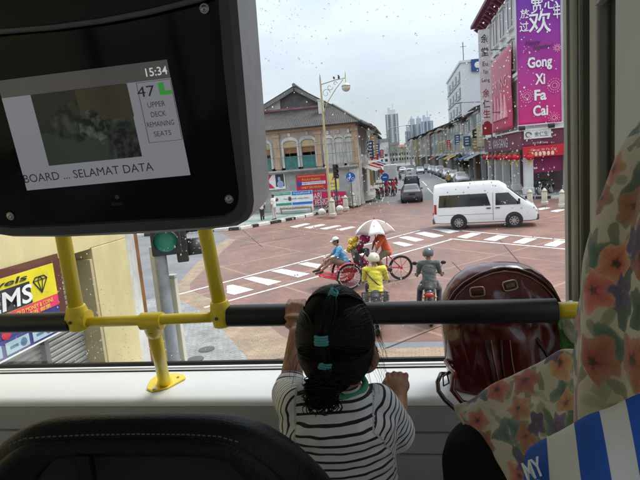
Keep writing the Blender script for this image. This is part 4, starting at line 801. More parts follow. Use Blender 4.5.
def figure(label, loc, rz, J, top, bottom, sleeve=.9, leg=1.0, hat=None, hatm=None, skin=None, hair=None, scale=1.0, group=None, vox=.0105, bag=None, curl=.9, hem=.0):
    t = thing('person', label, 'person', loc, rz, group, scale); skin = skin or SKIN; hair = hair or HAIR
    Rh = headR(J['look']); H_ = J['head']; b = MB()
    tw = (J['chest']-J['pelvis'])
    torso(b, J['pelvis'], J['chest'], ((.150, .118), (.148, .112), (.142, .106), (.142, .104), (.15, .108), (.158, .11), (.15, .10)))
    b.ball(J['chest'].lerp(J['neck'], .35), (.13, .075, .07)); limb(b, [J['sL'], J['chest'].lerp(J['neck'], .45), J['sR']], [.06, .075, .06])
    limb(b, [J['chest'].lerp(J['neck'], .4), J['neck'], H_-Rh @ V((0, .02, .05))], [.07, .054, .052])
    b.ball(H_+Rh @ V((0, -.012, .03)), (.074, .092, .088), 16, 10, Rh); b.ball(H_+Rh @ V((0, .028, -.045)), (.056, .062, .066), 14, 9, Rh); b.ball(H_+Rh @ V((0, .095, -.012)), (.013, .02, .022), 8, 6, Rh)
    for s in (-1, 1): b.ball(H_+Rh @ V((s*.076, -.01, -.005)), (.012, .02, .032), 8, 6, Rh)
    for s in 'LR':
        S, E_, W_ = J['s'+s], J['e'+s], J['w'+s]; limb(b, [S, S.lerp(E_, .45), E_, E_.lerp(W_, .35), W_], [.054, .047, .038, .039, .027])
        d = J['hd'+s] if J['hd'+s] is not None else (W_-E_); hand(b, W_, d, V((0, 0, 1)) if abs(V(d).normalized().z) < .7 else V((0, 1, 0)), .0115, .078, curl, 1 if s == 'L' else -1)
        Hp, K_, A_ = J['h'+s], J['k'+s], J['a'+s]; limb(b, [Hp, Hp.lerp(K_, .5), K_, K_.lerp(A_, .35), A_], [.092, .078, .058, .056, .038])
        f = J['ft'+s].normalized(); limb(b, [A_-V((0, 0, .03))-f*.03, A_+f*.09-V((0, 0, .045)), A_+f*.16-V((0, 0, .055))], [.036, .034, .026])
    link('body', remesh(b, vox, 3), skin, t)
    for s in (-1, 1):
        b = MB(); b.ball(H_+Rh @ V((s*.030, .073, .012)), .0115, 8, 6); e = b.build('eye', EYEW, t, smooth=True); b = MB(); b.ball(H_+Rh @ V((s*.030, .082, .012)), .006, 8, 6); b.build('pupil', HAIR, e)
    b = MB(); b.ball(H_+Rh @ V((0, .084, -.052)), (.022, .008, .007), 8, 6, Rh); b.build('mouth', LIP, t, smooth=True)
    # shirt
    b = MB()
    lo = J['pelvis']-tw.normalized()*(.06+hem)
    torso(b, lo, J['chest'], ((.184, .15), (.186, .15), (.180, .145), (.172, .136), (.166, .128), (.168, .126), (.174, .126), (.176, .124), (.168, .116)), 26)
    b.ball(J['chest'].lerp(J['neck'], .4), (.15, .088, .075)); limb(b, [J['sL'], J['chest'].lerp(J['neck'], .5), J['sR']], [.074, .086, .074])
    for s in 'LR':
        S, E_, W_ = J['s'+s], J['e'+s], J['w'+s]; tot = [S, S.lerp(E_, .5), E_, E_.lerp(W_, .5), W_]
        k = sleeve*4; n = int(k); pts = tot[:n+1]+([tot[n].lerp(tot[n+1], k-n)] if n < 4 and k > n else []); limb(b, pts, [.074, .066, .060, .054, .042][:len(pts)])
    me = remesh(b, vox, 3)
    for v in me.vertices: p = v.co; v.co = p+v.normal*(NZ.noise(V((p.x*9+3*p.z, p.y*9, p.z*15)))*.012+NZ.noise(V((p.x*26, p.y*24, p.z*30)))*.005)
    link('shirt', me, top, t)
    b = MB()
    for i in range(3): b.ball(J['pelvis']+V((0, 0, -.06+.05*i)), (.162, .128, .09))
    for s in 'LR':
        Hp, K_, A_ = J['h'+s], J['k'+s], J['a'+s]; tot = [Hp, Hp.lerp(K_, .5), K_, K_.lerp(A_, .5), A_]; k = leg*4; n = int(k); pts = tot[:n+1]+([tot[n].lerp(tot[n+1], k-n)] if n < 4 and k > n+.01 else []); limb(b, pts, [.108, .094, .076, .070, .060][:len(pts)])
    link('trousers', remesh(b, vox, 3), bottom, t)
    for s in 'LR':
        A_ = J['a'+s]; f = J['ft'+s].normalized(); b = MB(); limb(b, [A_-V((0, 0, .035))-f*.035, A_+f*.09-V((0, 0, .05)), A_+f*.17-V((0, 0, .06))], [.044, .042, .032], 10); link('shoe', remesh(b, .012, 2), SHOE, t)
    if hat in (None, 'cap'):
        b = MB(); b.ball(H_+Rh @ V((0, -.02, .045)), (.083, .095, .088), 16, 10, Rh); b.ball(H_+Rh @ V((0, -.05, .0)), (.075, .06, .075), 14, 9, Rh); link('hair', remesh(b, .012, 2), hair, t)
    if hat == 'cap':
        b = MB(); b.grid(lambda u, v: H_+Rh @ V((cos(2*pi*u)*.094*cos(v*1.5), sin(2*pi*u)*.108*cos(v*1.5)-.012, .06+.095*sin(v*1.5))), 20, 8, True)
        b.grid(lambda u, v: H_+Rh @ V(((u-.5)*.15, .085+v*.085-abs(u-.5)**2*.12, .062-v*.02+.0)), 7, 4); b.build('cap', hatm, t, smooth=True, solid=.006)
    if hat == 'helmet':
        b = MB(); b.grid(lambda u, v: H_+Rh @ V((cos(2*pi*u)*.128*cos(v*1.95-.42), sin(2*pi*u)*.142*cos(v*1.95-.42)-.01, .015+.142*sin(v*1.95-.42))), 26, 12, True); hm = b.build('helmet', hatm, t, smooth=True, solid=.012)
        b = MB(); b.grid(lambda u, v: H_+Rh @ V((cos(.5+2.14*u)*.136, sin(.5+2.14*u)*.152-.01, -.03+v*.12)), 14, 4); b.build('visor', CGL, hm, smooth=True, solid=.004)
        b = MB(); b.tube([H_+Rh @ V((cos(q)*.088, .01+.03*sin(2*q), -.02-.105*abs(sin(q)))) for q in [pi*i/10 for i in range(11)]], .006, 5); b.build('chin_strap', BPL, hm)
    if bag:
        b = MB(); pts = []
        for i in range(21): q = 2*pi*i/20; m_ = J['chest'].lerp(J['pelvis'], .45); pts.append(m_+V((cos(q)*.19, sin(q)*.14, -cos(q)*bag[0]+.02)))
        b.tube(pts, .014, 6); b.build('bag_strap', BPL, t)
        b = MB(); m_ = J['pelvis']; b.box((m_.x-.2*(1 if bag[0] > 0 else -1)*-1*0-.18, m_.y+.05, m_.z+.06), (.1, .22, .17)); b.build('shoulder_bag', mat('black_bag', (.02, .02, .02), .6), t, bevel=.03)
    return t
def cloth_mat(name, col, **k): return mat(name, col, .85, var=.22, vs=7, bump=.35, bs=18, sheen=.3, **k)
GREYT = cloth_mat('grey_green_tee', (.075, .09, .085)); YELT = cloth_mat('yellow_tee', (.66, .56, .045)); ORG = cloth_mat('orange_shirt', (.68, .10, .03)); BLUE = cloth_mat('blue_tee', (.09, .34, .60)); JEAN = cloth_mat('dark_jeans', (.03, .035, .05)); WHT = cloth_mat('white_top', (.70, .70, .68)); BEI = cloth_mat('beige_trousers', (.52, .49, .43)); BLK = cloth_mat('black_cloth', (.018, .018, .02)); REDJ = cloth_mat('red_jacket', (.50, .03, .05)); KHA = cloth_mat('khaki_shorts', (.20, .16, .10))
# ---- motorbikes
def motorbike(label, loc, rz, col, rack=False, group=None):
    t = thing('motorbike', label, 'motorbike', loc, rz, group); pm = mat('bike_paint_%d%d%d' % tuple(int(q*99) for q in col), col, .3, coat=.5)
    for y in (-.62, .62): wheel(t, (0, y, .29), .29, .09, .74, 12, CHROME)
    b = MB(); limb(b, [(0, -.75, .78), (0, -.35, .74), (0, 0, .48), (0, .22, .52), (0, .42, .86)], [.08, .13, .10, .09, .08]); b.ball((0, -.05, .36), (.13, .22, .14)); b.ball((0, .5, .86), (.13, .09, .12)); b.ball((0, -.62, .66), (.09, .25, .10)); link('fairing', remesh(b, .016, 3), pm, t)
    b = MB(); limb(b, [(0, -.68, .84), (0, -.3, .83), (0, .0, .76)], [.105, .125, .10]); link('seat', remesh(b, .016, 3), mat('seat_vinyl', (.02, .02, .02), .6), t)
    for s in (-1, 1):
        b = MB(); b.tube([(s*.06, .42, .82), (s*.07, .62, .29)], .022, 8); b.build('fork_leg', CHROME, t)
        b = MB(); b.tube([(s*.1, -.05, .36), (s*.1, -.62, .29)], .022, 8); b.tube([(s*.1, -.62, .29), (s*.12, -.5, .7)], .028, 8); b.build('swing_arm', CHROME, t)
    b = MB(); b.tube([(-.34, .30, .98), (-.2, .38, .98), (0, .45, .95), (.2, .38, .98), (.34, .30, .98)], .014, 8); b.tube([(0, .45, .95), (0, .43, .8)], .03, 8); h = b.build('handlebar', BPL, t)
    for s in (-1, 1):
        b = MB(); b.tube([(s*.34, .30, .98), (s*.24, .355, .98)], .02, 8); b.build('grip', RUB, h)
        b = MB(); b.tube([(s*.22, .38, .98), (s*.32, .36, 1.2)], .007, 5); b.ball((s*.34, .36, 1.23), (.065, .018, .045)); b.build('mirror', BPL, t, smooth=True)
        b = MB(); b.ball((s*.13, -.86, .72), (.03, .03, .03)); b.build('indicator', ALT, t, smooth=True)
    b = MB(); b.ball((0, -.86, .76), (.10, .04, .055)); b.build('tail_light', RLT, t, smooth=True)
    b = MB(); b.ball((0, .58, .9), (.08, .05, .08)); b.build('headlight', HLT, t, smooth=True)
    b = MB(); b.bar((0, -.84, .68), (0, -.97, .45), .12, .012, (1, 0, 0)); b.box((0, -.95, .56), (.17, .012, .13)); b.build('number_plate', PLATE, t)
    b = MB(); b.grid(lambda u, v: V(((v-.5)*.14, -.62+cos(pi*(.25+.7*u))*.335, .29+sin(pi*(.25+.7*u))*.335)), 12, 3); b.grid(lambda u, v: V(((v-.5)*.12, .62+cos(pi*(.15+.7*u))*.325, .29+sin(pi*(.15+.7*u))*.325)), 12, 3); b.build('mudguard', pm, t, smooth=True, solid=.006)
    b = MB(); b.tube([(.11, .1, .25), (.16, -.2, .24), (.17, -.45, .30), (.18, -.85, .38)], [.02, .022, .04, .042], 10); b.build('exhaust', CHROME, t)
    if rack:
        b = MB()
        for s in (-1, 1): b.tube([(s*.26, -.42, .90), (s*.26, -1.05, .90)], .012, 6); b.tube([(s*.26, -1.03, .9), (s*.26, -1.05, 1.08), ], .012, 6); b.tube([(s*.2, -.9, .9), (s*.1, -.7, .6)], .01, 6)
        for k in range(6): b.tube([(-.30, -.46-k*.115, .905), (.30, -.46-k*.115, .905)], .009, 6)
        b.tube([(-.26, -1.05, 1.08), (.26, -1.05, 1.08)], .012, 6); b.build('carrier_rack', IRON, t)
    return t
def rider(label, bike_loc, rz, **k):
    J = pose(pelvis=(0, -.22, .90), chest=(0, -.12, 1.26), neck=(0, -.07, 1.43), head=(0, -.03, 1.57), sL=(-.2, -.1, 1.36), eL=(-.255, .02, 1.10), wL=(-.30, .24, 1.0), sR=(.2, -.1, 1.36), eR=(.255, .02, 1.10), wR=(.30, .24, 1.0), hdL=(0, 1, -.2), hdR=(0, 1, -.2), hL=(-.12, -.18, .88), kL=(-.24, .22, .66), aL=(-.30, .06, .12), hR=(.12, -.18, .88), kR=(.22, .24, .66), aR=(.2, .05, .30), look=(.1, 1, -.1))
    return figure(label, bike_loc, rz, J, **k)
mb1 = at(433, 325, 11.35); motorbike('dark motorbike with a red tail light stopped under the grey shirted rider', (mb1.x-.01, 11.75, 0), -.06, (.05, .05, .055))
rider('motorbike rider in a grey green T-shirt and dark helmet seen from behind', (mb1.x-.01, 11.75, 0), -.06, scale=.97, top=GREYT, bottom=JEAN, sleeve=.45, hat='helmet', hatm=mat('helmet_dark', (.06, .065, .07), .2, coat=.7))
p = at(378, 300, 11.2); motorbike('motorbike with a wire carrier rack behind the yellow shirted rider', (p.x-.03, 11.2, 0), .03, (.03, .03, .03), rack=True)
rider('rider in a bright yellow shirt and beige helmet with a thin strap across the back', (p.x-.03, 11.2, 0), .03, scale=1.0, top=YELT, bottom=KHA, sleeve=.5, hat='helmet', hatm=mat('helmet_beige', (.60, .53, .40), .35, coat=.3), bag=(.2,))
# ---- trishaw
A0, A1 = gnd(401.5, 279.5), gnd(347.5, 286); fd = (A1-A0).normalized(); trz = atan2(-fd.x, fd.y); mid = (A0+A1)/2; side = V((fd.y, -fd.x, 0))
TS = 1.0; hb = (A1-A0).length/2
tri = thing('trishaw', 'red pedal trishaw with big spoked wheels crossing the junction', 'trishaw', mid, trz)
RED = mat('trishaw_red', (.50, .02, .03), .35, coat=.3); WW = mat('whitewall', (.5, .5, .48), .7)
def cycle_wheel(c, r, rim, n=20, hubm=None):
    c = V(c); b = MB(); ring = [(c.x, c.y+cos(2*pi*k/36)*r, c.z+sin(2*pi*k/36)*r) for k in range(36)]; b.tube([V(q)*1 for q in ring], .030, 8, closed=True); w_ = b.build('wheel', RUB, tri, smooth=True)
    b = MB(); b.tube([(c.x, c.y+cos(2*pi*k/36)*(r-.035), c.z+sin(2*pi*k/36)*(r-.035)) for k in range(36)], .018, 6, closed=True); b.build('rim', rim, w_)
    b = MB(); b.tube([(c.x-.06, c.y, c.z), (c.x+.06, c.y, c.z)], .045, 10)
    for k in range(n): t = 2*pi*k/n; b.tube([(c.x+(.05 if k % 2 else -.05), c.y+cos(t+.4)*.04, c.z+sin(t+.4)*.04), (c.x, c.y+cos(t)*(r-.035), c.z+sin(t)*(r-.035))], .0075, 4)
    b.build('spokes', hubm or rim, w_); return w_
FY = hb
for s in (-1, 1): cycle_wheel((s*.46, FY, .39), .36, WW if s < 0 else RED, 24, RED)
cycle_wheel((0, -hb, .39), .36, mat('dark_rim', (.06, .03, .03), .4), 8, RED)
b = MB()
for s in (-1, 1):
    b.tube([(s*.40, FY+.90, .50), (s*.42, FY+.35, .33), (s*.42, FY-.1, .46), (s*.42, FY-.55, .62), (s*.36, FY-.75, .95)], .022, 8); b.tube([(s*.06, -hb, .39), (s*.05, -hb+.5, .45), (s*.25, FY-.5, .5)], .02, 8)
    b.tube([(s*.05, -hb, .39), (s*.04, -hb+.42, .86)], .016, 6); b.tube([(s*.46, FY, .39), (s*.3, FY, .39)], .02, 6)
b.tube([(-.4, FY+.90, .50), (.4, FY+.90, .50)], .02, 8); b.tube([(0, -hb+.45, .40), (0, -hb+.42, .9)], .02, 8); b.tube([(0, -hb+.44, .82), (0, FY-.55, .66)], .02, 8); b.tube([(-.42, FY-.1, .46), (.42, FY-.1, .46)], .02, 6); b.build('frame', RED, tri)
b = MB(); b.tube([(-.42, FY-.78, .98), (-.3, FY-.86, 1.02), (.3, FY-.86, 1.02), (.42, FY-.78, .98)], .018, 8); b.build('handlebar', CHROME, tri)
b = MB(); b.prism([(-.38, FY+.30, .33), (-.38, FY+.92, .50), (-.38, FY+.92, .54), (-.38, FY+.30, .37)], (.76, 0, 0)); b.build('footboard', RED, tri)
b = MB(); b.box((0, FY-.02, .58), (.78, .5, .16)); b.build('seat', mat('seat_red_vinyl', (.30, .03, .04), .45), tri, bevel=.04)
b = MB(); b.box((0, FY-.34, .86), (.78, .12, .56), Euler((-.25, 0, 0)).to_matrix()); b.build('backrest', mat('dark_vinyl', (.04, .035, .04), .45), tri, bevel=.05)
for s in (-1, 1):
    b = MB(); b.grid(lambda u, v: V((s*(.40+v*.16), FY+cos(pi*(.05+.95*u))*.43, .39+sin(pi*(.05+.95*u))*.43)), 14, 3); b.build('mudguard', RED, tri, smooth=True, solid=.008)
b = MB(); b.tube([(s_*.42, FY-.72+q, .95+.06*sin(q*9)) for s_ in (1,) for q in (0, .1, .2, .3)], .05, 8); limb(b, [(-.36, FY-.62, .98), (0, FY-.68, 1.04), (.36, FY-.62, .98)], [.07, .09, .07]); link('folded_hood', remesh(b, .02, 3), mat('hood_canvas', (.05, .05, .055), .8), tri)
b = MB(); limb(b, [(0, -hb+.36, .90), (0, -hb+.56, .92)], [.10, .05]); b.build('saddle', BPL, tri, smooth=True)
b = MB(); b.lathe([(.0, -.012), (.10, -.012), (.10, .012), (0, .012)], (.06, -hb+.46, .40), 16, (1, 0, 0)); b.bar((.09, -hb+.46, .40), (.09, -hb+.58, .30), .02); b.bar((-.09, -hb+.46, .40), (-.09, -hb+.34, .50), .02); b.build('crank', CHROME, tri)
def flowers(label, pts, m_, n=6):
    base = mid + M.Rotation(trz, 3, 'Z') @ V(pts[0]); t = thing('flower_bunch', label, 'flowers', base, trz, 'flower bunches on the trishaw')
    for k, p in enumerate(pts):
        q = V(p)-V(pts[0]); b = MB()
        for i in range(16): a = i*2.4; e_ = 1-2*(i+.5)/16; r_ = sqrt(1-e_*e_); b.ball(q+V((cos(a)*r_, sin(a)*r_, e_))*.062, .042, 8, 6)
        b.build('bloom', m_, t, smooth=True)
    b = MB()
    for k in range(14): a = k*2.4; b.prism([(cos(a)*.05, sin(a)*.05, -.05), (cos(a)*.17, sin(a)*.17, -.03+.02*(k % 3)), (cos(a+.4)*.12, sin(a+.4)*.12, -.06)], (0, 0, .008))
    b.tube([(0, 0, 0), V((.3, FY-.5, .9))-V(pts[0])], .012, 5)
    b.build('leaves', mat('leaf_green', (.05, .14, .03), .6), t); return t
FYel = mat('bloom_yellow', (.75, .50, .05), .6); FPk = mat('bloom_pink', (.62, .04, .24), .6)
flowers('yellow flower bunch on the back of the trishaw seat', [(.30, FY-.38, 1.20), (.34, FY-.28, 1.32), (.25, FY-.22, 1.15), (.34, FY-.45, 1.38), (.30, FY-.2, 1.08)], FYel)
flowers('pink flower bunch highest at the rear of the trishaw hood', [(.2, FY-.68, 1.32), (.24, FY-.8, 1.38), (.18, FY-.62, 1.42), (.26, FY-.72, 1.46)], FPk)
flowers('pink flower bunch low behind the yellow flowers on the trishaw', [(.38, FY-.5, 1.08), (.36, FY-.6, 1.16), (.34, FY-.42, 1.02), (.40, FY-.56, .98)], FPk)
flowers('purple pink flower bunch hanging on the trishaw side', [(.5, FY-.68, .62), (.5, FY-.72, .52), (.48, FY-.62, .70)], mat('bloom_purple', (.36, .05, .22), .6))
b = MB(); limb(b, [(.3, FY-.5, 1.28), (.3, FY-.58, 1.36)], [.1, .08])
# umbrella
up = mid + M.Rotation(trz, 3, 'Z') @ V((.02, -.12, .95)); um = thing('umbrella', 'open umbrella with brown and white panels shading the trishaw rider', 'umbrella', up, 0)
uz = 1.02; UR, UH = .66, .40
BRN = mat('umbrella_brown', (.30, .22, .20), .7, var=.08); UW = mat('umbrella_white', (.74, .74, .74), .7, var=.05)
for k in range(8):
    a0 = 2*pi*(k-.5)/8+rad(-82); a1 = a0+2*pi/8
    def fn(u, v, a0=a0, a1=a1):
        a = a0+(a1-a0)*u; r_ = UR*v; sc = 1-.09*sin(pi*u)*v
        return V((cos(a)*r_*sc, sin(a)*r_*sc, uz-UH*v**2.0+.03*sin(pi*u)*v*v))
    MB().grid(fn, 7, 9).build('canopy_panel', UW if k % 2 == 0 else BRN, um, smooth=True, solid=.003)
    b = MB(); b.tube([(cos(a0)*UR*v*.99, sin(a0)*UR*v*.99, uz-UH*v**2-.012) for v in (0, .25, .5, .75, 1)], .005, 4); b.tube([(0, 0, uz-.42), (cos(a0)*UR*.5, sin(a0)*UR*.5, uz-UH*.25-.012)], .004, 4); b.build('rib', CHROME, um)
b = MB(); b.tube([(0, 0, -.1), (0, 0, uz+.07)], .014, 8); b.build('shaft', mat('shaft_red', (.35, .03, .03), .4), um)
# trishaw passenger and rider
J = pose(pelvis=(0, FY+.02, .76), chest=(0, FY+.16, 1.12), neck=(0, FY+.2, 1.29), head=(0, FY+.27, 1.42), sL=(-.19, FY+.18, 1.23), eL=(-.26, FY+.34, 1.0), wL=(-.16, FY+.56, .93), sR=(.19, FY+.18, 1.23), eR=(.26, FY+.36, 1.0), wR=(.17, FY+.58, .92), hL=(-.1, FY+.06, .74), kL=(-.12, FY+.44, .86), aL=(-.12, FY+.80, .60), hR=(.1, FY+.06, .74), kR=(.13, FY+.46, .88), aR=(.13, FY+.84, .62), look=(0, 1, -.15))
figure('trishaw passenger in a blue T-shirt and white cap with bare legs stretched forward', mid, trz, J, BLUE, KHA, sleeve=.42, leg=.55, hat='cap', hatm=WHT, skin=SKIN)
R0 = -hb+.42
J = pose(pelvis=(0, R0, .98), chest=(0, R0+.12, 1.34), neck=(0, R0+.18, 1.50), head=(0, R0+.24, 1.62), sL=(-.19, R0+.14, 1.43), eL=(-.26, R0+.32, 1.2), wL=(-.24, FY-.94, 1.06), sR=(.19, R0+.14, 1.43), eR=(.26, R0+.32, 1.2), wR=(.24, FY-.94, 1.06), hL=(-.1, R0+.04, .94), kL=(-.12, R0+.34, .78), aL=(-.11, R0+.12, .42), hR=(.1, R0+.04, .94), kR=(.12, R0+.28, .66), aR=(.11, R0+.14, .22), look=(0, 1, -.05))
figure('trishaw rider in an orange shirt pedalling beneath the umbrella', mid, trz, J, ORG, KHA, sleeve=.5, leg=.55)
# ---- pedestrians and small riders
g = gnd(263, 220.5, .15); figure('pedestrian in black trousers and a white top standing left of the notice board', g, pi+.3, pose(kL=(-.07, .03, .5), aL=(-.06, 0, .09), kR=(.09, .02, .5), aR=(.1, .05, .09)), WHT, BLK, sleeve=.4, vox=.014, bag=(.2,))
g = gnd(275, 219.5, .15); figure('pedestrian dressed all in white beside the one in black trousers', g, 1.2, pose(eR=(.25, .1, 1.12), wR=(.18, .28, 1.1)), WHT, BEI, sleeve=.5, vox=.014, scale=1.04)
for px, lb in ((388, 'left'), (394.5, 'right')):
    g = gnd(px, 195.5); motorbike('small motorbike under the %s one of two red jacket riders' % lb, g, -.1, (.2, .02, .02), group='motorbikes of the red jacket riders'); rider('motorbike rider in a red jacket, %s one of the pair by the left kerb' % lb, g, -.1, top=REDJ, bottom=BLK, sleeve=.95, hat='helmet', hatm=mat('helmet_red', (.4, .02, .04), .3, coat=.4), vox=.016, group='red jacket riders')
for px, py, lb, c_ in ((382, 197, 'red motorbike parked by the left building beside the kerb', (.4, .02, .03)), (378, 199, 'dark motorbike parked close to the side wall of the corner shophouse', (.03, .03, .03)), (400, 180, 'dark motorbike riding far down the left lane', (.04, .04, .05))): motorbike(lb, gnd(px, py, .0 if px == 400 else .15), .2, c_)
g = gnd(449, 188); figure('pedestrian in a yellow top walking beside the parked white car', g, .2, pose(), mat('mustard', (.5, .38, .12), .8), BLK, vox=.016)
for px, py, lb, rz in ((538, 192, 'black motorbike parked under the shop arcade, left of the pair', 1.9), (545, 194, 'black motorbike parked under the shop arcade, right of the pair', 2.2)): motorbike(lb, gnd(px, py, .14), rz, (.015, .015, .017), group='motorbikes parked at the shop')
# ------------------------------------------------------------------ street furniture
LY = mat('lamp_post_paint', (.50, .42, .24), .55, var=.2, dirt=.2)
lp = gnd(331, 215, .15); lt = thing('street_lamp', 'tall beige ornamental lamp post with scroll bracket and round globe', 'street lamp', lp)
ztop = at(323, 76, lp.y).z-.15
b = MB(); b.lathe([(.16, 0), (.16, .5), (.12, .55), (.10, 1.2), (.085, 4), (.06, ztop-.2), (.05, ztop), (.0, ztop+.2)], n=14); b.build('post', LY, lt, autos=40)
zt2 = ztop-.6; b = MB(); b.tube([(.03, 0, zt2+.05), (1.0, 0, zt2+.25), (1.75, 0, zt2+.32)], .035, 6); b.tube([(.05, 0, zt2-1.9), (.35, 0, zt2-1.2), (1.0, 0, zt2-.35), (1.55, 0, zt2+.22)], .03, 6)
for (cx, cz, r, n, dr) in ((.33, -.55, .3, 18, 1), (.62, -.18, .22, 16, -1), (1.0, .02, .15, 14, 1), (.22, -1.1, .18, 14, -1)): b.tube([(cx+cos(dr*q*.42)*r*(1-q/n*.75), 0, zt2+cz+sin(dr*q*.42)*r*(1-q/n*.75)) for q in range(n)], .022, 5)
b.tube([(1.72, 0, zt2+.32), (1.74, 0, zt2+.75)], .025, 6); b.tube([(1.72, 0, zt2+.32), (1.72, 0, zt2+.0)], .025, 6); b.build('scroll_bracket', LY, lt, smooth=True)
b = MB(); b.lathe([(.07, -.0), (.29, -.20), (.312, -.27)], (1.72, 0, zt2+.02), 16); b.build('lamp_hood', mat('lamp_hood', (.42, .36, .24), .5), lt, smooth=True)
b = MB(); b.ball((1.72, 0, zt2-.30), (.30, .30, .29), 18, 12); b.build('globe', mat('globe_glass', (.62, .60, .52), .25, coat=.4), lt, smooth=True)
for k, (x, lb) in enumerate(((.95, 'small dark bird perched on the lamp bracket, hunched one near the post'), (1.28, 'small dark bird perched upright on the lamp bracket, nearer the globe'))):
    t = thing('bird', lb, 'bird', (lp.x+x, lp.y, lp.z+zt2+.30), .4); up_ = k
    b = MB(); b.ball((0, 0, .10), (.07, .13 if not up_ else .08, .08 if not up_ else .13), 10, 8, Euler((.3, 0, 0)).to_matrix()); b.ball((0, .1, .17 if not up_ else .24), .05, 8, 6); limb(b, [(0, -.1, .07), (0, -.24, .02)], [.04, .015], 6); limb(b, [(0, .14, .17 if not up_ else .24), (0, .18, .165 if not up_ else .235)], [.015, .004], 6); link('body', remesh(b, .012, 2), mat('bird_black', (.015, .015, .016), .6), t); b = MB()
    for s in (-1, 1): b.tube([(s*.02, 0, 0), (s*.02, 0, .08)], .006, 5)
    b.build('leg', mat('bird_leg', (.1, .06, .03), .6), t)
def signal(label, loc, rz, zc, lit=None, n=3, r=.10, nm='traffic_light', pole=True, hood=True, ph=None, prad=.06, x=0.0, poleM=None, group=None):
    t = thing(nm, label, 'traffic light', loc, rz, group); hs = r*2.5
    if pole: b = MB(); b.lathe([(prad, 0), (prad, ph or zc+hs*n/2)], (x, 0, 0), 14); b.build('pole', poleM or IRON, t, autos=40)
    b = MB(); b.box((0, -.2, zc), (r*2.7, .22, hs*n+.06)); b.build('housing', BPL, t, bevel=.02)
    for k in range(n):
        z = zc+hs*(n-1)/2-k*hs; on = lit == k
        c_ = [(.5, .01, .01), (.5, .25, .01), (.005, .20, .12)][k if n == 3 else 2]
        b = MB(); b.ball((0, -.315, z), (r, .03, r), 18, 10); b.build('lens', mat('lens_%d%s' % (k, 'on' if on else 'off'), c_ if on else tuple(q*.12 for q in c_), .25, emit=.55 if on else 0, coat=.4), t, smooth=True)
        if hood:
            b = MB(); b.grid(lambda u, v: V((cos(pi*(-.15+1.3*u))*(r*1.12), -.3-v*r*1.6, z+sin(pi*(-.15+1.3*u))*(r*1.12))), 14, 3); b.build('hood', BPL, t, smooth=True, solid=.008)
    return t
g = gnd(338, 212, .15); signal('traffic light on a grey post behind the notice board, pale yellow sign beside it', g, .4, at(341, 171, g.y).z-.15, None, 3, .13)
g = gnd(567, 199, .14); signal('traffic light at the right edge of the window showing red', g, .2, at(566, 180, g.y).z-.14, 0, 3, .13)
b = MB()
g = gnd(353, 209, .15); t = thing('round_sign', 'round blue sign with a white pictogram on a thin post', 'sign', g)
zs_ = at(352, 177, g.y).z-.15; b = MB(); b.tube([(0, 0, 0), (0, 0, zs_+.4)], .035, 8); b.build('post', IRON, t); b = MB(); b.lathe([(0, 0), (.36, 0), (.36, .03), (0, .03)], (0, -.05, zs_), 24, (0, -1, 0)); b.build('disc', flat('sign_disc_blue', (30, 95, 185)), t)
b = MB(); b.ball((-.05, -.09, zs_+.2), (.06, .012, .06)); b.bar((0, -.09, zs_+.12), (-.12, -.09, zs_-.12), .08, .02, (0, 1, 0)); b.tube([(.17+cos(q*.7)*.1, -.09, zs_-.14+sin(q*.7)*.1) for q in range(9)], .018, 5, closed=True); b.tube([(-.17+cos(q*.7)*.1, -.09, zs_-.14+sin(q*.7)*.1) for q in range(9)], .018, 5, closed=True); b.build('pictogram', PW, t)
g = gnd(386, 196, .15); t = thing('round_sign', 'small round blue sign by the red jacket riders', 'sign', g); zs_ = at(388, 177, g.y).z-.15; b = MB(); b.tube([(0, 0, 0), (0, 0, zs_+.4)], .035, 8); b.build('post', IRON, t); b = MB(); b.lathe([(0, 0), (.4, 0), (.4, .03), (0, .03)], (0, -.05, zs_), 20, (0, -1, 0)); b.build('disc', flat('sign_disc_blue', (30, 95, 185)), t); b = MB(); b.box((0, -.09, zs_), (.4, .02, .1)); b.build('pictogram', PW, t)
g = gnd(404, 184, 0); t = thing('road_sign', 'white diamond road sign above the left kerb near the riders', 'sign', (-2.3, 62, .15)); b = MB(); b.tube([(0, 0, 0), (0, 0, 2.6)], .04, 8); b.build('post', IRON, t); b = MB(); b.box((0, -.06, 2.1), (.5, .03, .5), Euler((0, pi/4, 0)).to_matrix()); b.build('plate', flat('sign_pinkred', (215, 60, 80)), t)
BOL = mat('bollard_cream', (.62, .58, .46), .6, dirt=.35, vs=4)
bol = None
def bollard(px, py, lb, h, r, z0):
    global bol
    b = thing('bollard', lb, 'bollard', gnd(px, py, z0), 0, 'cream concrete bollards'); m = MB(); m.lathe([(r*1.3, 0), (r*1.3, h*.14), (r, h*.18), (r*.92, h*.8), (r*.7, h*.9), (r*.25, h), (0, h*1.01)], n=16); m.build('shaft', BOL, b, autos=35)
    m = MB(); m.lathe([(r*.97, h*.78), (r*1.06, h*.8), (r*1.06, h*.84), (r*.9, h*.86)], n=16); m.build('collar', mat('bollard_band', (.35, .31, .2), .6), b, autos=35)
for a in ((333, 216, 'cream bollard standing just right of the lamp post base', 1.25, .2, .15), (346, 209.5, 'cream bollard in front of the corner pillar of the old shophouse', 1.1, .2, .15), (353.5, 206, 'cream bollard at the bend of the kerb beside the round blue sign', 1.1, .18, .15), (360, 203.5, 'cream bollard farthest round the left kerb bend', 1.0, .18, .15),
          (530, 205.5, 'cream bollard in front of the corner shop, leftmost by the white pillar', 1.0, .17, .14), (544.5, 204, 'cream bollard below the shop entrance, middle of the shop row', 1.0, .17, .14), (562, 206.5, 'cream bollard nearest the red traffic light', 1.0, .17, .14)): bollard(*a)
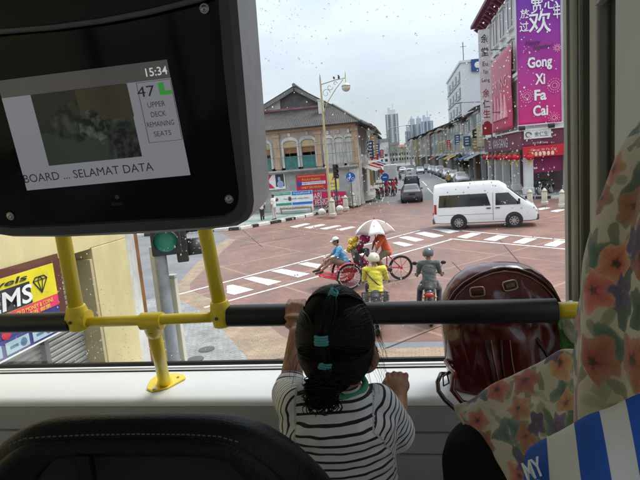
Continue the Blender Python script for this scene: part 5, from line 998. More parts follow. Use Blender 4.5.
for px, py, lb in ((322, 215.5, 'white stone ball on the kerb left of the lamp post'), (340, 212, 'white stone ball on the kerb between two cream bollards')):
    t = thing('stone_ball', lb, 'bollard', gnd(px, py, .15), 0, 'stone balls on the kerb'); b = MB(); b.ball((0, 0, .24), .26, 16, 12); b.build('ball', KW, t, smooth=True); b = MB(); b.lathe([(.2, 0), (.17, .06)], n=14); b.build('foot', BOL, t)
t = thing('barrier', 'low metal barrier and kerb blocks below the notice board', 'barrier', gnd(296, 213.5, .15)); b = MB(); b.box((-.1, 0, .15), (1.9, .3, .25)); b.build('base', WALLG, t, bevel=.03); b = MB()
for x in (-1.2, 1.2): b.box((x, .2, .22), (.1, .1, .45))
b.box((0, .2, .40), (2.5, .06, .12)); b.build('rail', mat('wood_rail', (.3, .2, .12), .7), t)
t = thing('fence', 'thin post and rail fence running along the foot of the hoarding', 'fence', (-8.5, 40.3, .15)); b = MB()
for i in range(11): b.box((-5+i, 0, .45), (.07, .07, .9))
b.build('posts', WALLG, t); b = MB()
for z in (.35, .8): b.tube([(-5, 0, z), (5, 0, z)], .03, 6)
b.build('rail', WALLG, t)
# street lamps with long arms, wires
for k, (px, py, Y, lb, s) in enumerate(((503, 100, 50, 'grey street lamp with a long arm beside the projecting sign', -1), (388, 128, 75, 'grey street lamp leaning over the left kerb toward the towers', 1))):
    q = at(px, py, Y); t = thing('street_lamp', lb, 'street lamp', (q.x, Y, .14)); z = q.z-.14
    if k == 0: t.location.x = 8.6
    b = MB(); b.tube([(0, 0, 0), (0, 0, z-.3), (s*.4, 0, z), (s*2.6, 0, z+.15)], [.09, .07, .06, .04], 8); b.build('post', mat('galvanised', (.38, .39, .40), .5, .4), t, smooth=True); b = MB(); b.ball((s*2.9, 0, z+.14), (.4, .15, .08), 10, 6); b.build('lamp_head', mat('galvanised', (.38, .39, .40)), t, smooth=True)
t = thing('utility_wires', 'thin overhead wires strung along the shophouse fronts', 'wires', (9, 60, 7)); b = MB()
for k in range(3):
    b.tube([(-.2+k*.12, -3+i*2.5, .3*k-.012*(i-8)*(16-i)*0-.25*sin(pi*(i % 8)/8)) for i in range(25)], .014, 4)
b.build('wire', IRON, t)
# small street trees
def tree(label, loc, h, r, n, col):
    t = thing('street_tree', label, 'tree', loc); b = MB(); b.tube([(0, 0, 0), (.05, 0, h*.3), (0, .05, h*.6)], [.14, .1, .06], 8)
    for k in range(6): a = k*1.05; b.tube([(0, 0, h*(.4+.04*k)), (cos(a)*r*.6, sin(a)*r*.6, h*(.6+.05*k))], [.05, .02], 5)
    b.build('trunk', mat('bark', (.12, .09, .06), .9), t); b = MB(); rnd = random.Random(int(h*100))
    for k in range(n):
        d = V((rnd.gauss(0, 1), rnd.gauss(0, 1), rnd.gauss(0, .8))).normalized()*r*rnd.uniform(.45, 1)*(1+.25*sin(k)); c_ = V((0, 0, h*.7))+d; u = V((rnd.gauss(0, 1), rnd.gauss(0, 1), rnd.gauss(0, .6))).normalized(); x, y_ = basis_for(u); s = rnd.uniform(.10, .2); b.poly([c_-x*s, c_+y_*s*.5, c_+x*s, c_-y_*s*.5])
    b.build('crown', mat(col, (.045, .09, .025), .6, var=.5, vs=2), t); return t
tree('leafy little tree by the parked cars in front of the right shophouses', (8.9, 75, .14), 3.4, 1.2, 700, 'leaf_a'); tree('dark rounded tree at the far end of the street below the towers', (-3.0, 215, .1), 9, 3.6, 900, 'leaf_b'); tree('dense green tree at the far street end, right of the dark rounded one', (2.5, 250, .1), 10, 4.2, 900, 'leaf_b')
t = thing('pot_plant', 'green potted plant beside the shop entrance', 'plant', gnd(531, 194, .14)); b = MB(); b.lathe([(.2, 0), (.28, .45), (.24, .45), (.22, .4)], n=14); b.build('pot', mat('clay', (.3, .13, .07), .7), t); b = MB()
for k in range(60): a = k*2.4; L_ = .5+.5*((k*37) % 10)/10; b.prism([(cos(a)*.05, sin(a)*.05, .45), (cos(a)*.3*L_, sin(a)*.3*L_, .6+.9*L_), (cos(a+.25)*.25*L_, sin(a+.25)*.25*L_, .5+.7*L_)], (0, .006, 0))
b.build('leaves', mat('leaf_green', (.05, .14, .03), .6), t)

# ------------------------------------------------------------------ yellow shop and signal beside the bus
XL = -4.5
yb = thing('yellow_corner_shop', 'cream yellow shop building close by on the left with a grey roller shutter', 'building', (XL, 6, 0))
CRY = mat('cream_yellow_plaster', (.64, .55, .28), .8, var=.14, vs=1.1, dirt=.2); CRYSH = mat('shaded_plaster', (.50, .41, .22), .8, var=.08, vs=2, dirt=.06)
b = MB(); b.span((XL-7, -6, 2.86), (XL, 6.55, 9)); b.build('upper_wall', CRY, yb, world=True)
b = MB(); b.span((XL-.62, 6.62, .05), (XL-.02, 7.55, 2.86)); b.span((XL-7, 6.56, 2.862), (XL-.02, 7.55, 9)); b.build('corner_column', CRY, yb, world=True, bevel=.01)
b = MB(); b.span((XL-.62, 6.55, .05), (XL-.03, 6.61, 2.70)); b.build('shaded_column_face', CRYSH, yb, world=True)  # column side in shade, the shade put into a darker plaster colour
b = MB(); b.span((XL-.5, 7.56, .05), (XL-.1, 7.95, 9)); b.build('white_pier', CREAMW, yb, world=True)
b = MB(); b.span((XL-.3, 7.96, .05), (XL-.12, 8.1, 9)); b.build('rusty_pipe', mat('rust', (.20, .08, .02), .8, var=.5, vs=4), yb, world=True)
b = MB(); b.span((XL-.62, 1.2, .05), (XL-.08, 1.75, 2.86)); b.build('column', CRY, yb, world=True)
b = MB(); zz = [2.86-.075*i for i in range(38)]
prof = []
for i, z in enumerate(zz): prof += [(XL-.30, z), (XL-.27, z-.02), (XL-.27, z-.055)]
b.grid(lambda u, v: V((prof[min(len(prof)-1, int(round(v*(len(prof)-1))))][0], -5+u*11.5, prof[min(len(prof)-1, int(round(v*(len(prof)-1))))][1])), 2, len(prof)); b.build('roller_shutter', mat('shutter_grey', (.36, .36, .34), .45, .3, var=.15, dirt=.15), yb, world=True)
b = MB(); b.span((XL-.28, 5.6, .05), (XL-.2, 5.68, 2.86)); b.build('shutter_rail', mat('shutter_dark', (.2, .2, .19), .5), yb, world=True)
b = MB(); b.span((XL-1.9, 5.9, .05), (XL-.7, 6.5, .35)); b.build('step', PAVE, yb, world=True)
struct(MB().span((XL-7, -6, .0), (-2.95, 8.3, .05)).build('pavement', PAVE))
b = MB(); b.span((-2.95, -6, 0), (-2.8, 7.2, .12)); struct(b.build('kerb', KW))
# coin dealer's banner
bp_ = [atx(-14, 296, XL+.05), atx(52.5, 263, XL+.05), atx(72, 312, XL+.05)]
by0, by1 = bp_[0].y-2.2, bp_[1].y; bzt = bp_[1].z; bzb = atx(58, 334, XL+.05).z
bw, bh = by1-by0, bzt-bzb
bn3 = thing('shop_banner', 'yellow, pink and blue shop banner with a diamond drawing on the yellow building', 'banner', (XL+.04, (by0+by1)/2, (bzt+bzb)/2)); 
bn3.rotation_euler = (0, 0, 0)
FX = lambda y_, z_, o=.012: frame((o, y_, z_), (0, 1, 0), (0, 0, 1))
def bstrip(nm, y_, z_, sy, sz_, m_, o=.008): b = MB(); b.box((o, y_, z_), (.006, sy, sz_)); return b.build(nm, m_, bn3)
b = MB(); b.box((0, 0, 0), (.01, bw, bh)); b.build('sheet', flat('banner_blue', (52, 56, 130)), bn3)
b = MB(); b.box((-.012, .06, .05), (.012, bw+.16, bh+.10)); b.build('backing', mat('brown_board', (.12, .035, .02), .6), bn3)
h0 = bh/2
bstrip('yellow_field', 0, h0-bh*.22, bw, bh*.44, flat('banner_yellow', (226, 208, 40))); bstrip('pink_band', 0, h0-bh*.52, bw, bh*.155, flat('banner_pink', (226, 60, 100)))
bstrip('black_field', bw/2-.38-.62, h0-bh*.285, 1.1, bh*.29, PBK, .012)
yR = bw/2
text('GEMS', FX(yR-.92, h0-bh*.29, .018), .98, bh*.24, PW, bn3, world=False, bold=.02, shear=.12); text('Jewels', FX(yR-.92, h0-bh*.085, .014), .9, bh*.1, PBK, bn3, world=False, bold=.02, shear=.2)
text('OLD MONEY & COINS', FX(yR-.42, h0-bh*.49, .016), .62, bh*.055, PY, bn3, world=False, bold=.01); text('古钱币 邮票', FX(yR-.42, h0-bh*.56, .016), .5, bh*.06, PY, bn3, world=False, bold=.01)
b = MB(); dz = h0-bh*.2; dy = yR-.27
pts = [(-.075, .07), (.075, .07), (.12, .03), (0, -.13), (-.12, .03), (-.075, .07)]
for p0, p1 in zip(pts, pts[1:]): b.bar((.016, dy+p0[0], dz+p0[1]), (.016, dy+p1[0], dz+p1[1]), .012, .006, (1, 0, 0))
for p0, p1 in (((-.12, .03), (.12, .03)), ((-.04, .03), (0, -.13)), ((.04, .03), (0, -.13)), ((-.04, .03), (0, .07)), ((.04, .03), (0, .07))): b.bar((.016, dy+p0[0], dz+p0[1]), (.016, dy+p1[0], dz+p1[1]), .008, .006, (1, 0, 0))
b.build('diamond_drawing', PBK, bn3)
for k in range(5):
    q = bstrip('banknote_print', yR-.36-k*.42, -h0+bh*.13, .36, bh*.15, flat('note_pale', (170, 195, 205)), .012)
    b = MB(); b.ball((.017, yR-.27-k*.42, -h0+bh*.13), (.003, .05, .05), 12, 8); b.box((.017, yR-.42-k*.42, -h0+bh*.13), (.003, .12, .03)); b.build('portrait', flat('note_blue', (80, 120, 150)), bn3)
for k, m_ in enumerate((PGR, PR, PVI, PGR)): b = MB(); b.ball((.014, yR-.62-k*.3, -h0+bh*.31), (.003, .07, .06), 12, 8); b.build('coin_print', m_, bn3)
b = MB(); b.box((.013, 0, -h0+.012), (.004, bw, .02)); b.build('white_edge', PW, bn3)
# near traffic signal
sp_ = at(166, 300, 6.5); SY = 6.5
ts = thing('traffic_light', 'grey traffic light post close to the bus, its round green light lit', 'traffic light', (sp_.x, SY, .056), rad(24))
b = MB(); b.lathe([(.085, 0), (.085, 4.0)], n=18); b.build('pole', mat('galvanised_pole', (.34, .36, .38), .5, .3, var=.25, vs=6), ts, autos=40)
hc = at(157, 243, SY-.25); hz_ = hc.z-.056; hx_ = hc.x-sp_.x
b = MB()
for k in range(3): b.box((hx_, -.10, hz_+k*.40), (.40, .16, .40))
b.build('housing', BPL, ts, bevel=.02)
for k, c_ in enumerate(((.005, .20, .12), (.05, .03, .002), (.05, .003, .003))):
    b = MB(); b.ball((hx_, -.19, hz_+k*.40), (.15, .03, .15), 22, 12); b.build('lens', mat('near_lens_%d' % k, c_, .3, emit=.12 if k == 0 else 0, coat=.4), ts, smooth=True)
    b = MB(); b.grid(lambda u, v: V((hx_+cos(pi*(-.2+1.4*u))*.165, -.18-v*.2, hz_+k*.40+sin(pi*(-.2+1.4*u))*.165)), 18, 3); b.build('hood', BPL, ts, smooth=True, solid=.008)
# second head looking across the junction
q = at(180, 250, SY); b = MB(); b.box((q.x-sp_.x, .12, hz_-.03), (.16, .40, .62)); b.box((q.x-sp_.x, .12, hz_+.6), (.16, .40, .62)); b.build('side_housing', BPL, ts, bevel=.02)
for k in range(3):
    z = hz_-.18+k*.33; b = MB(); b.grid(lambda u, v: V((q.x-sp_.x+.08+v*.22, .12+cos(pi*(-.2+1.4*u))*.14, z+sin(pi*(-.2+1.4*u))*.14)), 16, 3); b.build('hood', BPL, ts, smooth=True, solid=.008)
    b = MB(); b.ball((q.x-sp_.x+.085, .12, z), (.02, .12, .12), 16, 8); b.build('lens', mat('side_lens', (.04, .02, .01), .3), ts, smooth=True)
b = MB(); b.tube([(0, 0, hz_), (hx_, -.05, hz_)], .03, 8); b.tube([(0, 0, hz_), (q.x-sp_.x, .12, hz_)], .03, 8); b.build('bracket', BPL, ts)
t = thing('sign_board', 'narrow cream board fixed beside the near traffic light post', 'board', (sp_.x-.18, SY+.25, .056)); b = MB(); b.box((0, 0, 1.4), (.2, .05, 2.7)); b.build('plate', mat('cream_board', (.60, .57, .45), .6), t); b = MB(); b.box((0, .05, 1.4), (.05, .05, 2.8)); b.build('post', IRON, t)
t = thing('post', 'thin cream post standing just right of the near traffic light', 'post', (at(175.5, 300, 6.9).x, 6.9, .056)); b = MB(); b.box((0, 0, 1.12), (.1, .1, 2.25)); b.build('shaft', mat('cream_board', (.60, .57, .45), .6), t, bevel=.01); b = MB(); b.box((0, 0, 2.27), (.12, .12, .04)); b.build('cap', WALLG, t)
# ------------------------------------------------------------------ the bus around the camera
FLZ, LZ, CLZ, XW0, XW1, YW = 2.55, 3.18, 4.42, -2.02, .66, 1.475
LEDGE = mat('ledge_white', (.74, .76, .765), .38, var=.05, vs=4, bump=.04, bs=200, dirt=.05); DPAN = mat('dash_grey', (.30, .30, .305), .5, var=.1, vs=5, bump=.12, bs=260); TRIM = mat('trim_grey', (.44, .455, .45), .55, var=.08, vs=3, bump=.06, bs=220); TRIMD = mat('trim_dark', (.075, .073, .07), .7, var=.15); SEAL = mat('rubber_seal', (.012, .012, .012), .5)
METG = mat('window_frame_metal', (.74, .75, .66), .45, .0, var=.15, vs=10); CEIL = mat('bus_ceiling', (.80, .80, .79), .6); FLOOR = mat('bus_floor', (.30, .30, .31), .7)
bus = thing('bus_interior', 'grey upper deck front of the bus around the big rain spotted window', 'bus', (-.7, .5, FLZ))
prof = [(1.50, 3.176), (1.44, 3.18), (1.32, 3.182), (1.262, 3.182), (1.252, 3.180), (1.245, 3.175), (1.241, 3.168), (1.240, 3.160)]
b = MB(); n = 60
b.grid(lambda u, v: V((XW0+u*(.47-XW0), *prof[int(round(v*7))])), 30, 8); o = b.build('window_ledge', LEDGE, bus, world=True, smooth=True)
prof2 = [(1.239, 3.1595), (1.230, 3.135), (1.223, 3.098), (1.231, 3.096), (1.231, 3.093), (1.221, 3.091), (1.217, 3.040), (1.226, 3.038), (1.226, 3.035), (1.215, 3.033), (1.20, 2.6), (1.20, FLZ)]
b = MB(); b.grid(lambda u, v: V((XW0+u*(.60-XW0), *prof2[int(round(v*11))])), 8, 12); b.build('front_panel', DPAN, bus, world=True, autos=30)
b = MB(); b.tube([(XW0, YW-.005, 3.192), (.47, YW-.005, 3.192)], .0085, 8); b.tube([(XW0, YW+.004, 4.36), (.47, YW+.004, 4.36)], .012, 8); b.build('window_seal', SEAL, bus, world=True)
b = MB(); b.tube([(XW0, 1.435, 3.1825), (.44, 1.435, 3.1825)], .0022, 6); b.build('ledge_groove', SEAL, bus, world=True)
WG = thin_glass('windscreen_glass', (.985, .992, .99), .22)
b = MB(); b.span((XW0, YW, 3.185), (.47, YW+.006, 4.37)); b.build('windscreen', WG, bus, world=True)
# right hand corner pillar and trim
b = MB(); b.span((.4535, YW-.012, 3.18), (.475, YW+.03, 4.42)); b.build('window_pillar', METG, bus, world=True, bevel=.008)
b = MB(); b.span((.447, YW-.008, 3.19), (.4533, YW+.02, 4.40)); b.build('pillar_gasket', mat('pale_gasket', (.32, .33, .29), .5), bus, world=True)
def vpost(nm, pa, ya, pb, yb, m, back=.0, z0=FLZ, z1=CLZ, th=.03):
    a = at(pa, 230, ya); c = at(pb, 230, yb); d = V((c.x-a.x, c.y-a.y, 0)).normalized(); nrm = V((-d.y, d.x, 0)); nrm = nrm if nrm.x > 0 else -nrm
    a = V((a.x, a.y, z0))+nrm*back; c = V((c.x, c.y, z0))+nrm*back
    b = MB(); b.prism([a, c, c+nrm*th, a+nrm*th], (0, 0, z1-z0)); return b.build(nm, m, bus, world=True, bevel=.006)
vpost('dark_gap', 581.5, 1.43, 584.5, 1.44, SEAL)
vpost('corner_trim', 584.6, 1.44, 597, 1.38, TRIM); vpost('trim_recess', 596, 1.39, 615, 1.29, TRIMD, .03); vpost('corner_trim', 613.5, 1.30, 652, 1.08, TRIM)
vpost('panel_backing', 583, 1.445, 656, 1.07, TRIMD, .075)
b = MB(); a = at(597, 20, 1.38)
b.grid(lambda u, v: V((at(596.5+v*0, 230, 1.375).x+.004+.03*u, 1.375-.075*u, 4.12+.14*(u**2)+.2*v)), 8, 2); b.build('recess_head', TRIM, bus, world=True, solid=.02)
b = MB(); b.span((.4755, YW-.02, FLZ), (XW1, YW+.03, CLZ)); b.build('corner_wall', TRIM, bus, world=True)
ea = at(652, 230, 1.08)
# side walls with glazed window bands, roof, floor and rear wall
for s, X in ((-1, XW0), (1, XW1)):
    ys_ = ea.y if s > 0 else YW
    b = MB(); b.span((X, -6, FLZ), (X+s*.06, ys_, 2.95)); b.span((X, -6, 4.30), (X+s*.06, ys_, CLZ)); b.build('side_wall', TRIM, bus, world=True)
    for k in range(5): y = (ys_-.06)-k*1.68; b = MB(); b.span((X, y-.035, 2.951), (X+s*.055, y+.035, 4.299)); b.build('side_pillar', TRIMD, bus, world=True)
    for k in range(4): y = (ys_-.06)-k*1.68; b = MB(); b.span((X+s*.02, y-1.645, 2.951), (X+s*.026, y-.035, 4.299)); b.build('side_window', WG, bus, world=True)
b = MB(); b.span((XW0, -6, CLZ), (XW1, YW+.05, CLZ+.05)); b.build('ceiling', CEIL, bus, world=True)
b = MB(); b.span((XW0, -6, FLZ-.06), (XW1, 1.22, FLZ)); b.build('floor', FLOOR, bus, world=True)
b = MB(); b.span((XW0, -6.06, FLZ), (XW1, -6, CLZ)); b.build('rear_wall', TRIM, bus, world=True)
b = MB(); b.span((XW0-.06, -9, .35), (XW1+.06, YW+.02, FLZ-.07)); b.span((XW0-.06, YW-.22, FLZ-.06), (XW1+.06, YW+.02, 3.15)); b.build('lower_body', mat('bus_white', (.6, .6, .6), .3), bus, world=True)
# rain on the outside of the windscreen
DROP = bpy.data.materials.new('water'); DROP.use_nodes = True; q = DROP.node_tree.nodes['Principled BSDF']; q.inputs['Transmission Weight'].default_value = 1; q.inputs['IOR'].default_value = 1.33; q.inputs['Roughness'].default_value = 0; q.inputs['Base Color'].default_value = (1, 1, 1, 1)
b = MB(); rr = random.Random(3); cnt = 0
while cnt < 3200:
    x, z = rr.uniform(-1.35, .43), rr.uniform(3.2, 4.34)
    if NZ.noise(V((x*3.1, z*2.6, 1.7))) + .35 < rr.random()*.8: continue
    r = (.0010+.0018*rr.random()**2.6) if cnt % 45 else rr.uniform(.0020, .0028); e = rr.uniform(.85, 1.35)
    nu, nv = 8, 4; c = V((x, YW+.0062, z)); k0 = len(b.v)
    b.ball(c+V((0, r*.45, 0)), (r*rr.uniform(.85, 1.1), r*.5, r*e), 8, 6); cnt += 1
rain = b.build('raindrops', DROP, None, smooth=True); tag(rain, 'raindrops scattered over the outside of the windscreen', 'raindrops', None, 'stuff')

# ---- handrail
YP = mat('yellow_powder_coat', (.86, .65, .03), .38, var=.06, vs=20, bump=.03, bs=300, coat=.25); PAD = mat('black_foam_grip', (.008, .008, .0085), .42, var=.15, bump=.05, bs=400); SCREW = mat('steel_screw', (.35, .35, .34), .3, .9)
hr = thing('handrail', 'yellow tube handrail with thick black padded bars across the front window', 'handrail', (-.5, 1.2, LZ))
YB = 1.15
def hp(px, py, Y=YB): return at(px, py, Y)
e0, e1 = hp(-60, 325), hp(72, 321.5); b = MB(); b.tube([e0+(e0-e1).normalized()*((e0.x+2.0)/((e1-e0).normalized().x)), e0, e1], .0262, 20); b.build('padded_bar', PAD, hr, world=True, autos=50)
b = MB(); b.tube([hp(229, 315.8), hp(300, 314.6), hp(430, 312.6), hp(556, 310.4)], .0272, 24); b.build('padded_bar', PAD, hr, world=True, autos=50)
b = MB(); b.tube([hp(550, 310.5), hp(600, 309.6), hp(640, 309)], .0185, 18); b.build('rail_end', YP, hr, world=True, smooth=True)
b = MB(); b.tube([hp(84, 322.3), hp(150, 320), hp(222, 316.5)], .0135, 16); b.build('cross_tube', YP, hr, world=True, smooth=True)
def upright(px, py, px2, py2, r):
    a = hp(px, py); c = at(px2, py2, 1.13); d = c-a; e = a+d*((4.4-a.z)/d.z); b = MB(); b.tube([a, c, e], r, 18); b.build('upright', YP, hr, world=True, smooth=True); return a, d.normalized()
for p, r in (((78, 318, 63, 236), .0185), ((221.5, 314, 204, 224), .0175)):
    a, d = upright(*p, r); b = MB(); b.lathe([(r*1.05, -.032), (r*1.42, -.028), (r*1.45, .02), (r*1.25, .034), (r*1.05, .036)], a, 20, d); b.tube([a-V((.022, 0, -.003)), a+V((.03, 0, -.003))], r*1.3, 16); j = b.build('joint', YP, hr, world=True, autos=45)
    b = MB(); b.lathe([(0, 0), (.0045, 0), (.004, .003), (0, .003)], a+V((-.004, -r*1.45, -.004)), 12, (0, -1, 0)); b.build('grub_screw', TRIMD, j, world=True)
tp = hp(152, 321); ft = gnd(165, 385, LZ+.004); fd_ = (ft-tp).normalized()
b = MB(); b.tube([tp, ft], .0175, 18); b.build('foot_post', YP, hr, world=True, smooth=True)
b = MB(); b.tube([tp-V((.028, 0, 0)), tp+V((.028, 0, 0))], .0225, 18); b.lathe([(.0225, -.01), (.0235, .03), (.021, .052), (.018, .056)], tp, 20, fd_); j = b.build('tee_joint', YP, hr, world=True, autos=45)
b = MB(); b.lathe([(0, 0), (.006, 0), (.0055, .003), (0, .003)], tp+fd_*.034+V((.004, -.0225, 0)), 12, (0, -1, 0)); b.build('grub_screw', TRIMD, j, world=True)
pl_ = [gnd(x, y, LZ+.003) for x, y in ((147, 390), (152, 392.5), (168, 389), (186, 379), (184, 376), (176, 374.5), (156, 377), (150, 382))]
b = MB(); b.prism(pl_, (0, 0, .006)); b.lathe([(.024, .0), (.021, .012), (.0178, .02)], V((ft.x, ft.y, LZ+.008)), 18); j = b.build('base_plate', YP, hr, world=True, bevel=.002)
for x, y in ((154, 389.5), (178, 377.5)): q = gnd(x, y, LZ+.009); b = MB(); b.lathe([(0, 0), (.0045, 0), (.004, .003), (0, .003)], q, 12); b.build('screw', SCREW, j, world=True)

# ---- hanging passenger screen
TR = V((1, .02, .01)).normalized(); TD = V((.02, .15, -.99)).normalized(); TN = TR.cross(TD).normalized()
if TN.y > 0: TN = -TN                                            # towards the viewer
TP = dep(95, 128, .95)
def tvp(px, py, off=0.0): r = ray(px, py); P0 = TP+TN*off; t = (P0-CAMP).dot(TN)/r.dot(TN); return CAMP+r*t
tv = thing('passenger_screen', 'big black passenger information screen hanging at the upper left of the window', 'screen', tvp(95, 128))
outl = [(223, -120), (226, -40), (229, 0), (234, 60), (240.5, 130), (246, 185), (247.5, 200), (246, 211), (241, 219), (231, 224.5), (205, 227.5), (150, 231), (60, 235), (10, 235.5), (-8, 233), (-20, 226), (-30, 205), (-42, 150), (-52, 60), (-62, -40), (-68, -120)]
shell = mat('screen_shell', (.52, .525, .53), .42, var=.18, vs=14, bump=.05, bs=150, dirt=.1); bez = mat('screen_bezel', (.05, .05, .052), .45, var=.2, vs=20); GLS = mat('screen_glass', (.004, .005, .005), .06, spec=.14)
F0 = [tvp(*p) for p in outl]; cen = tvp(90, 80)
def inset(pts, k): return [p+(cen-p).normalized()*k for p in pts]
B1 = [p-TN*.018+(p-cen).normalized()*.010 for p in F0]; B2 = [p-TN*.15+(p-cen).normalized()*.012 for p in F0]; B3 = [p-TN*.17-(p-cen).normalized()*.012 for p in F0]
b = MB(); N = len(F0); b.add(B1+B2+B3, [(i, (i+1) % N, N+(i+1) % N, N+i) for i in range(N)]+[(N+i, N+(i+1) % N, 2*N+(i+1) % N, 2*N+i) for i in range(N)]+[tuple(range(2*N, 3*N))]); b.build('casing', shell, tv, world=True, autos=40)
I1 = inset(F0, .020); I2 = [p-TN*.010 for p in inset(F0, .0235)]
b = MB(); b.add(B1+F0+I1+I2, [(r*N+i, r*N+(i+1) % N, (r+1)*N+(i+1) % N, (r+1)*N+i) for r in range(3) for i in range(N)]); b.build('bezel', bez, tv, world=True, autos=50)
b = MB(); b.poly([p-TN*.0082 for p in inset(F0, .0215)]); b.build('front_glass', GLS, tv, world=True)
arch = [tvp(x, y, .004) for x, y in ((-75, 38), (-20, 33), (0, 30.5), (50, 26.5), (100, 20), (150, 10.5), (195, -1), (222, -10))]
b = MB(); b.tube(arch, .007, 12); b.build('top_lip', mat('lip_grey', (.12, .12, .125), .35), tv, world=True, smooth=True)
hood_ = [tvp(x, y, .012) for x, y in ((-68, -120), (-75, 36), (-20, 31), (0, 28.5), (50, 24.5), (100, 18), (150, 8.5), (195, -3), (222, -12), (222, -120))]
b = MB(); b.prism(hood_, TN*.006); b.build('upper_cover', mat('cover_black', (.006, .0065, .0065), .4, spec=.25), tv, world=True)
for x, y in ((203, 8), (228, 200), (8, 217)):
    q = tvp(x, y, .001); b = MB(); b.lathe([(0, .0), (.0062, .0), (.0058, .003), (.003, .004), (0, .003)], q-TN*.008, 14, TN); b.lathe([(.007, 0), (.0085, 0), (.0085, .002), (.007, .002)], q-TN*.008, 14, TN); b.build('screw', SCREW, tv, world=True)
def lcd(name, v, noise=.0):
    m = bpy.data.materials.new(name); m.use_nodes = True; q = m.node_tree.nodes['Principled BSDF']; q.inputs['Base Color'].default_value = (.01, .01, .01, 1); q.inputs['Roughness'].default_value = .09; q.inputs['Specular IOR Level'].default_value = .2
    q.inputs['Emission Color'].default_value = (*v, 1); q.inputs['Emission Strength'].default_value = 1
    if noise:
        t = nd(m, 'ShaderNodeTexCoord'); n_ = nd(m, 'ShaderNodeTexNoise'); n_.inputs['Scale'].default_value = noise; n_.inputs['Detail'].default_value = 6; lk(m, t.outputs['Object'], n_.inputs['Vector']); r_ = nd(m, 'ShaderNodeValToRGB'); r_.color_ramp.elements[0].position = .42; r_.color_ramp.elements[0].color = (.003, .004, .003, 1); r_.color_ramp.elements[1].position = .72; r_.color_ramp.elements[1].color = (*v, 1)
        lk(m, n_.outputs['Fac'], r_.inputs[0]); lk(m, r_.outputs[0], q.inputs['Emission Color'])
    return m
def lpoly(nm, pts, m, off, par=None): b = MB(); b.poly([tvp(x, y, off) for x, y in pts]); return b.build(nm, m, par or tv, world=True)
# bilinear screen coordinates: u right, v down
SCR = ((-3, 81.5), (167, 60), (190.5, 175), (27, 190.5))
def sp(u, v): a = [SCR[0][i]*(1-u)+SCR[1][i]*u for i in (0, 1)]; c = [SCR[3][i]*(1-u)+SCR[2][i]*u for i in (0, 1)]; return (a[0]*(1-v)+c[0]*v, a[1]*(1-v)+c[1]*v)
def sr(u0, v0, u1, v1): return [sp(u0, v0), sp(u1, v0), sp(u1, v1), sp(u0, v1)]
LG = lcd('lcd_grey', (.105,.108,.118)); LM = lcd('lcd_strip', (.035, .033, .03)); LD = lcd('lcd_dark', (.006, .006, .006)); LW = lcd('lcd_white', (.42, .42, .42))
sc = lpoly('display', sr(0, 0, 1, 1), LG, -.0075)
lpoly('top_strip', sr(0, -.005, 1.0, .155), LM, -.0069, sc);
lpoly('camera_picture', sr(.17, .155, .735, .80), lcd('lcd_scene', (.022, .026, .020), 45), -.0067, sc)
lpoly('picture_edge', sr(.43, .16, .74, .45), lcd('lcd_brown', (.018, .015, .009)), -.0064, sc)
lpoly('picture_figure', [sp(.40, .56), sp(.41, .44), sp(.45, .36), sp(.50, .34), sp(.53, .38), sp(.56, .46), sp(.57, .60), sp(.50, .63)], lcd('lcd_figure', (.045, .052, .038), 60), -.0063, sc)
lpoly('picture_seats', [sp(.56, .56), sp(.66, .52), sp(.735, .6), sp(.735, .80), sp(.58, .80)], lcd('lcd_seats', (.02, .022, .018), 90), -.0062, sc)
lpoly('picture_arch', [sp(.17, .155), sp(.735, .155), sp(.735, .42), sp(.68, .32), sp(.58, .26), sp(.44, .245), sp(.32, .29), sp(.25, .38), sp(.22, .55), sp(.20, .8), sp(.17, .8)], lcd('lcd_arch', (.008, .0085, .0075)), -.00655, sc)
lpoly('picture_shade', [sp(.17, .52), sp(.20, .5), sp(.36, .62), sp(.5, .6), sp(.55, .8), sp(.17, .8)], lcd('lcd_shade', (.012, .016, .012)), -.0061, sc)
dx = (V(tvp(*sp(1, 1)))-V(tvp(*sp(0, 1)))).normalized(); W_ = (V(tvp(*sp(1, 1)))-V(tvp(*sp(0, 1)))).length; H_ = (V(tvp(*sp(1, 1)))-V(tvp(*sp(1, 0)))).length
def stext(s, u, v, w_, h_, m, bold=0): x, y = sp(u, v); return text(s, frame(tvp(x, y, -.006), dx, -TD), w_*W_, h_*H_, m, sc, thick=0, bold=bold, world=True)
TXD = lcd('lcd_text', (.008, .008, .010))
stext('BOARD ... SELAMAT DATA', .385, .895, .80, .078, TXD); stext('15:34', .925, .085, .12, .07, lcd('lcd_clock', (.30, .30, .30)), .01)
stext('47', .84, .245, .10, .09, TXD)
for k, s in enumerate(('UPPER', 'DECK', 'REMAINING', 'SEATS')): stext(s, .885, .365+k*.085, (.10, .085, .155, .10)[k], .045, TXD)
b = MB()
for u, v, du, dv in ((.935, .235, .035, .10), (.955, .275, .07, .035)): b.poly([tvp(x, y, -.0058) for x, y in sr(u-du/2, v-dv/2, u+du/2, v+dv/2)])
b.build('seat_icon', lcd('lcd_green', (.02, .13, .02)), sc, world=True)
b = MB(); fr_ = sr(.795, .165, .995, .69); pts = [tvp(x, y, -.006) for x, y in fr_]; b.tube(pts, .0007, 4, closed=True); b.build('info_frame', TXD, sc, world=True)
x, y = 117, 203; text('PASSENGER', frame(tvp(117, 204, -.0072), dx, -TD), .024, .006, bez, tv, thick=0, name='maker_mark', world=True); 
b = MB(); b.lathe([(.003, 0), (.0045, 0), (.0045, .0004), (.003, .0004)], tvp(117, 197, -.0078), 14, TN); b.build('maker_emblem', bez, tv, world=True)
b = MB()
for px in (20, 190): a = tvp(px, -110, -.1); b.tube([a, V((a.x, a.y, CLZ))], .02, 12)
b.build('ceiling_bracket', bez, tv, world=True)

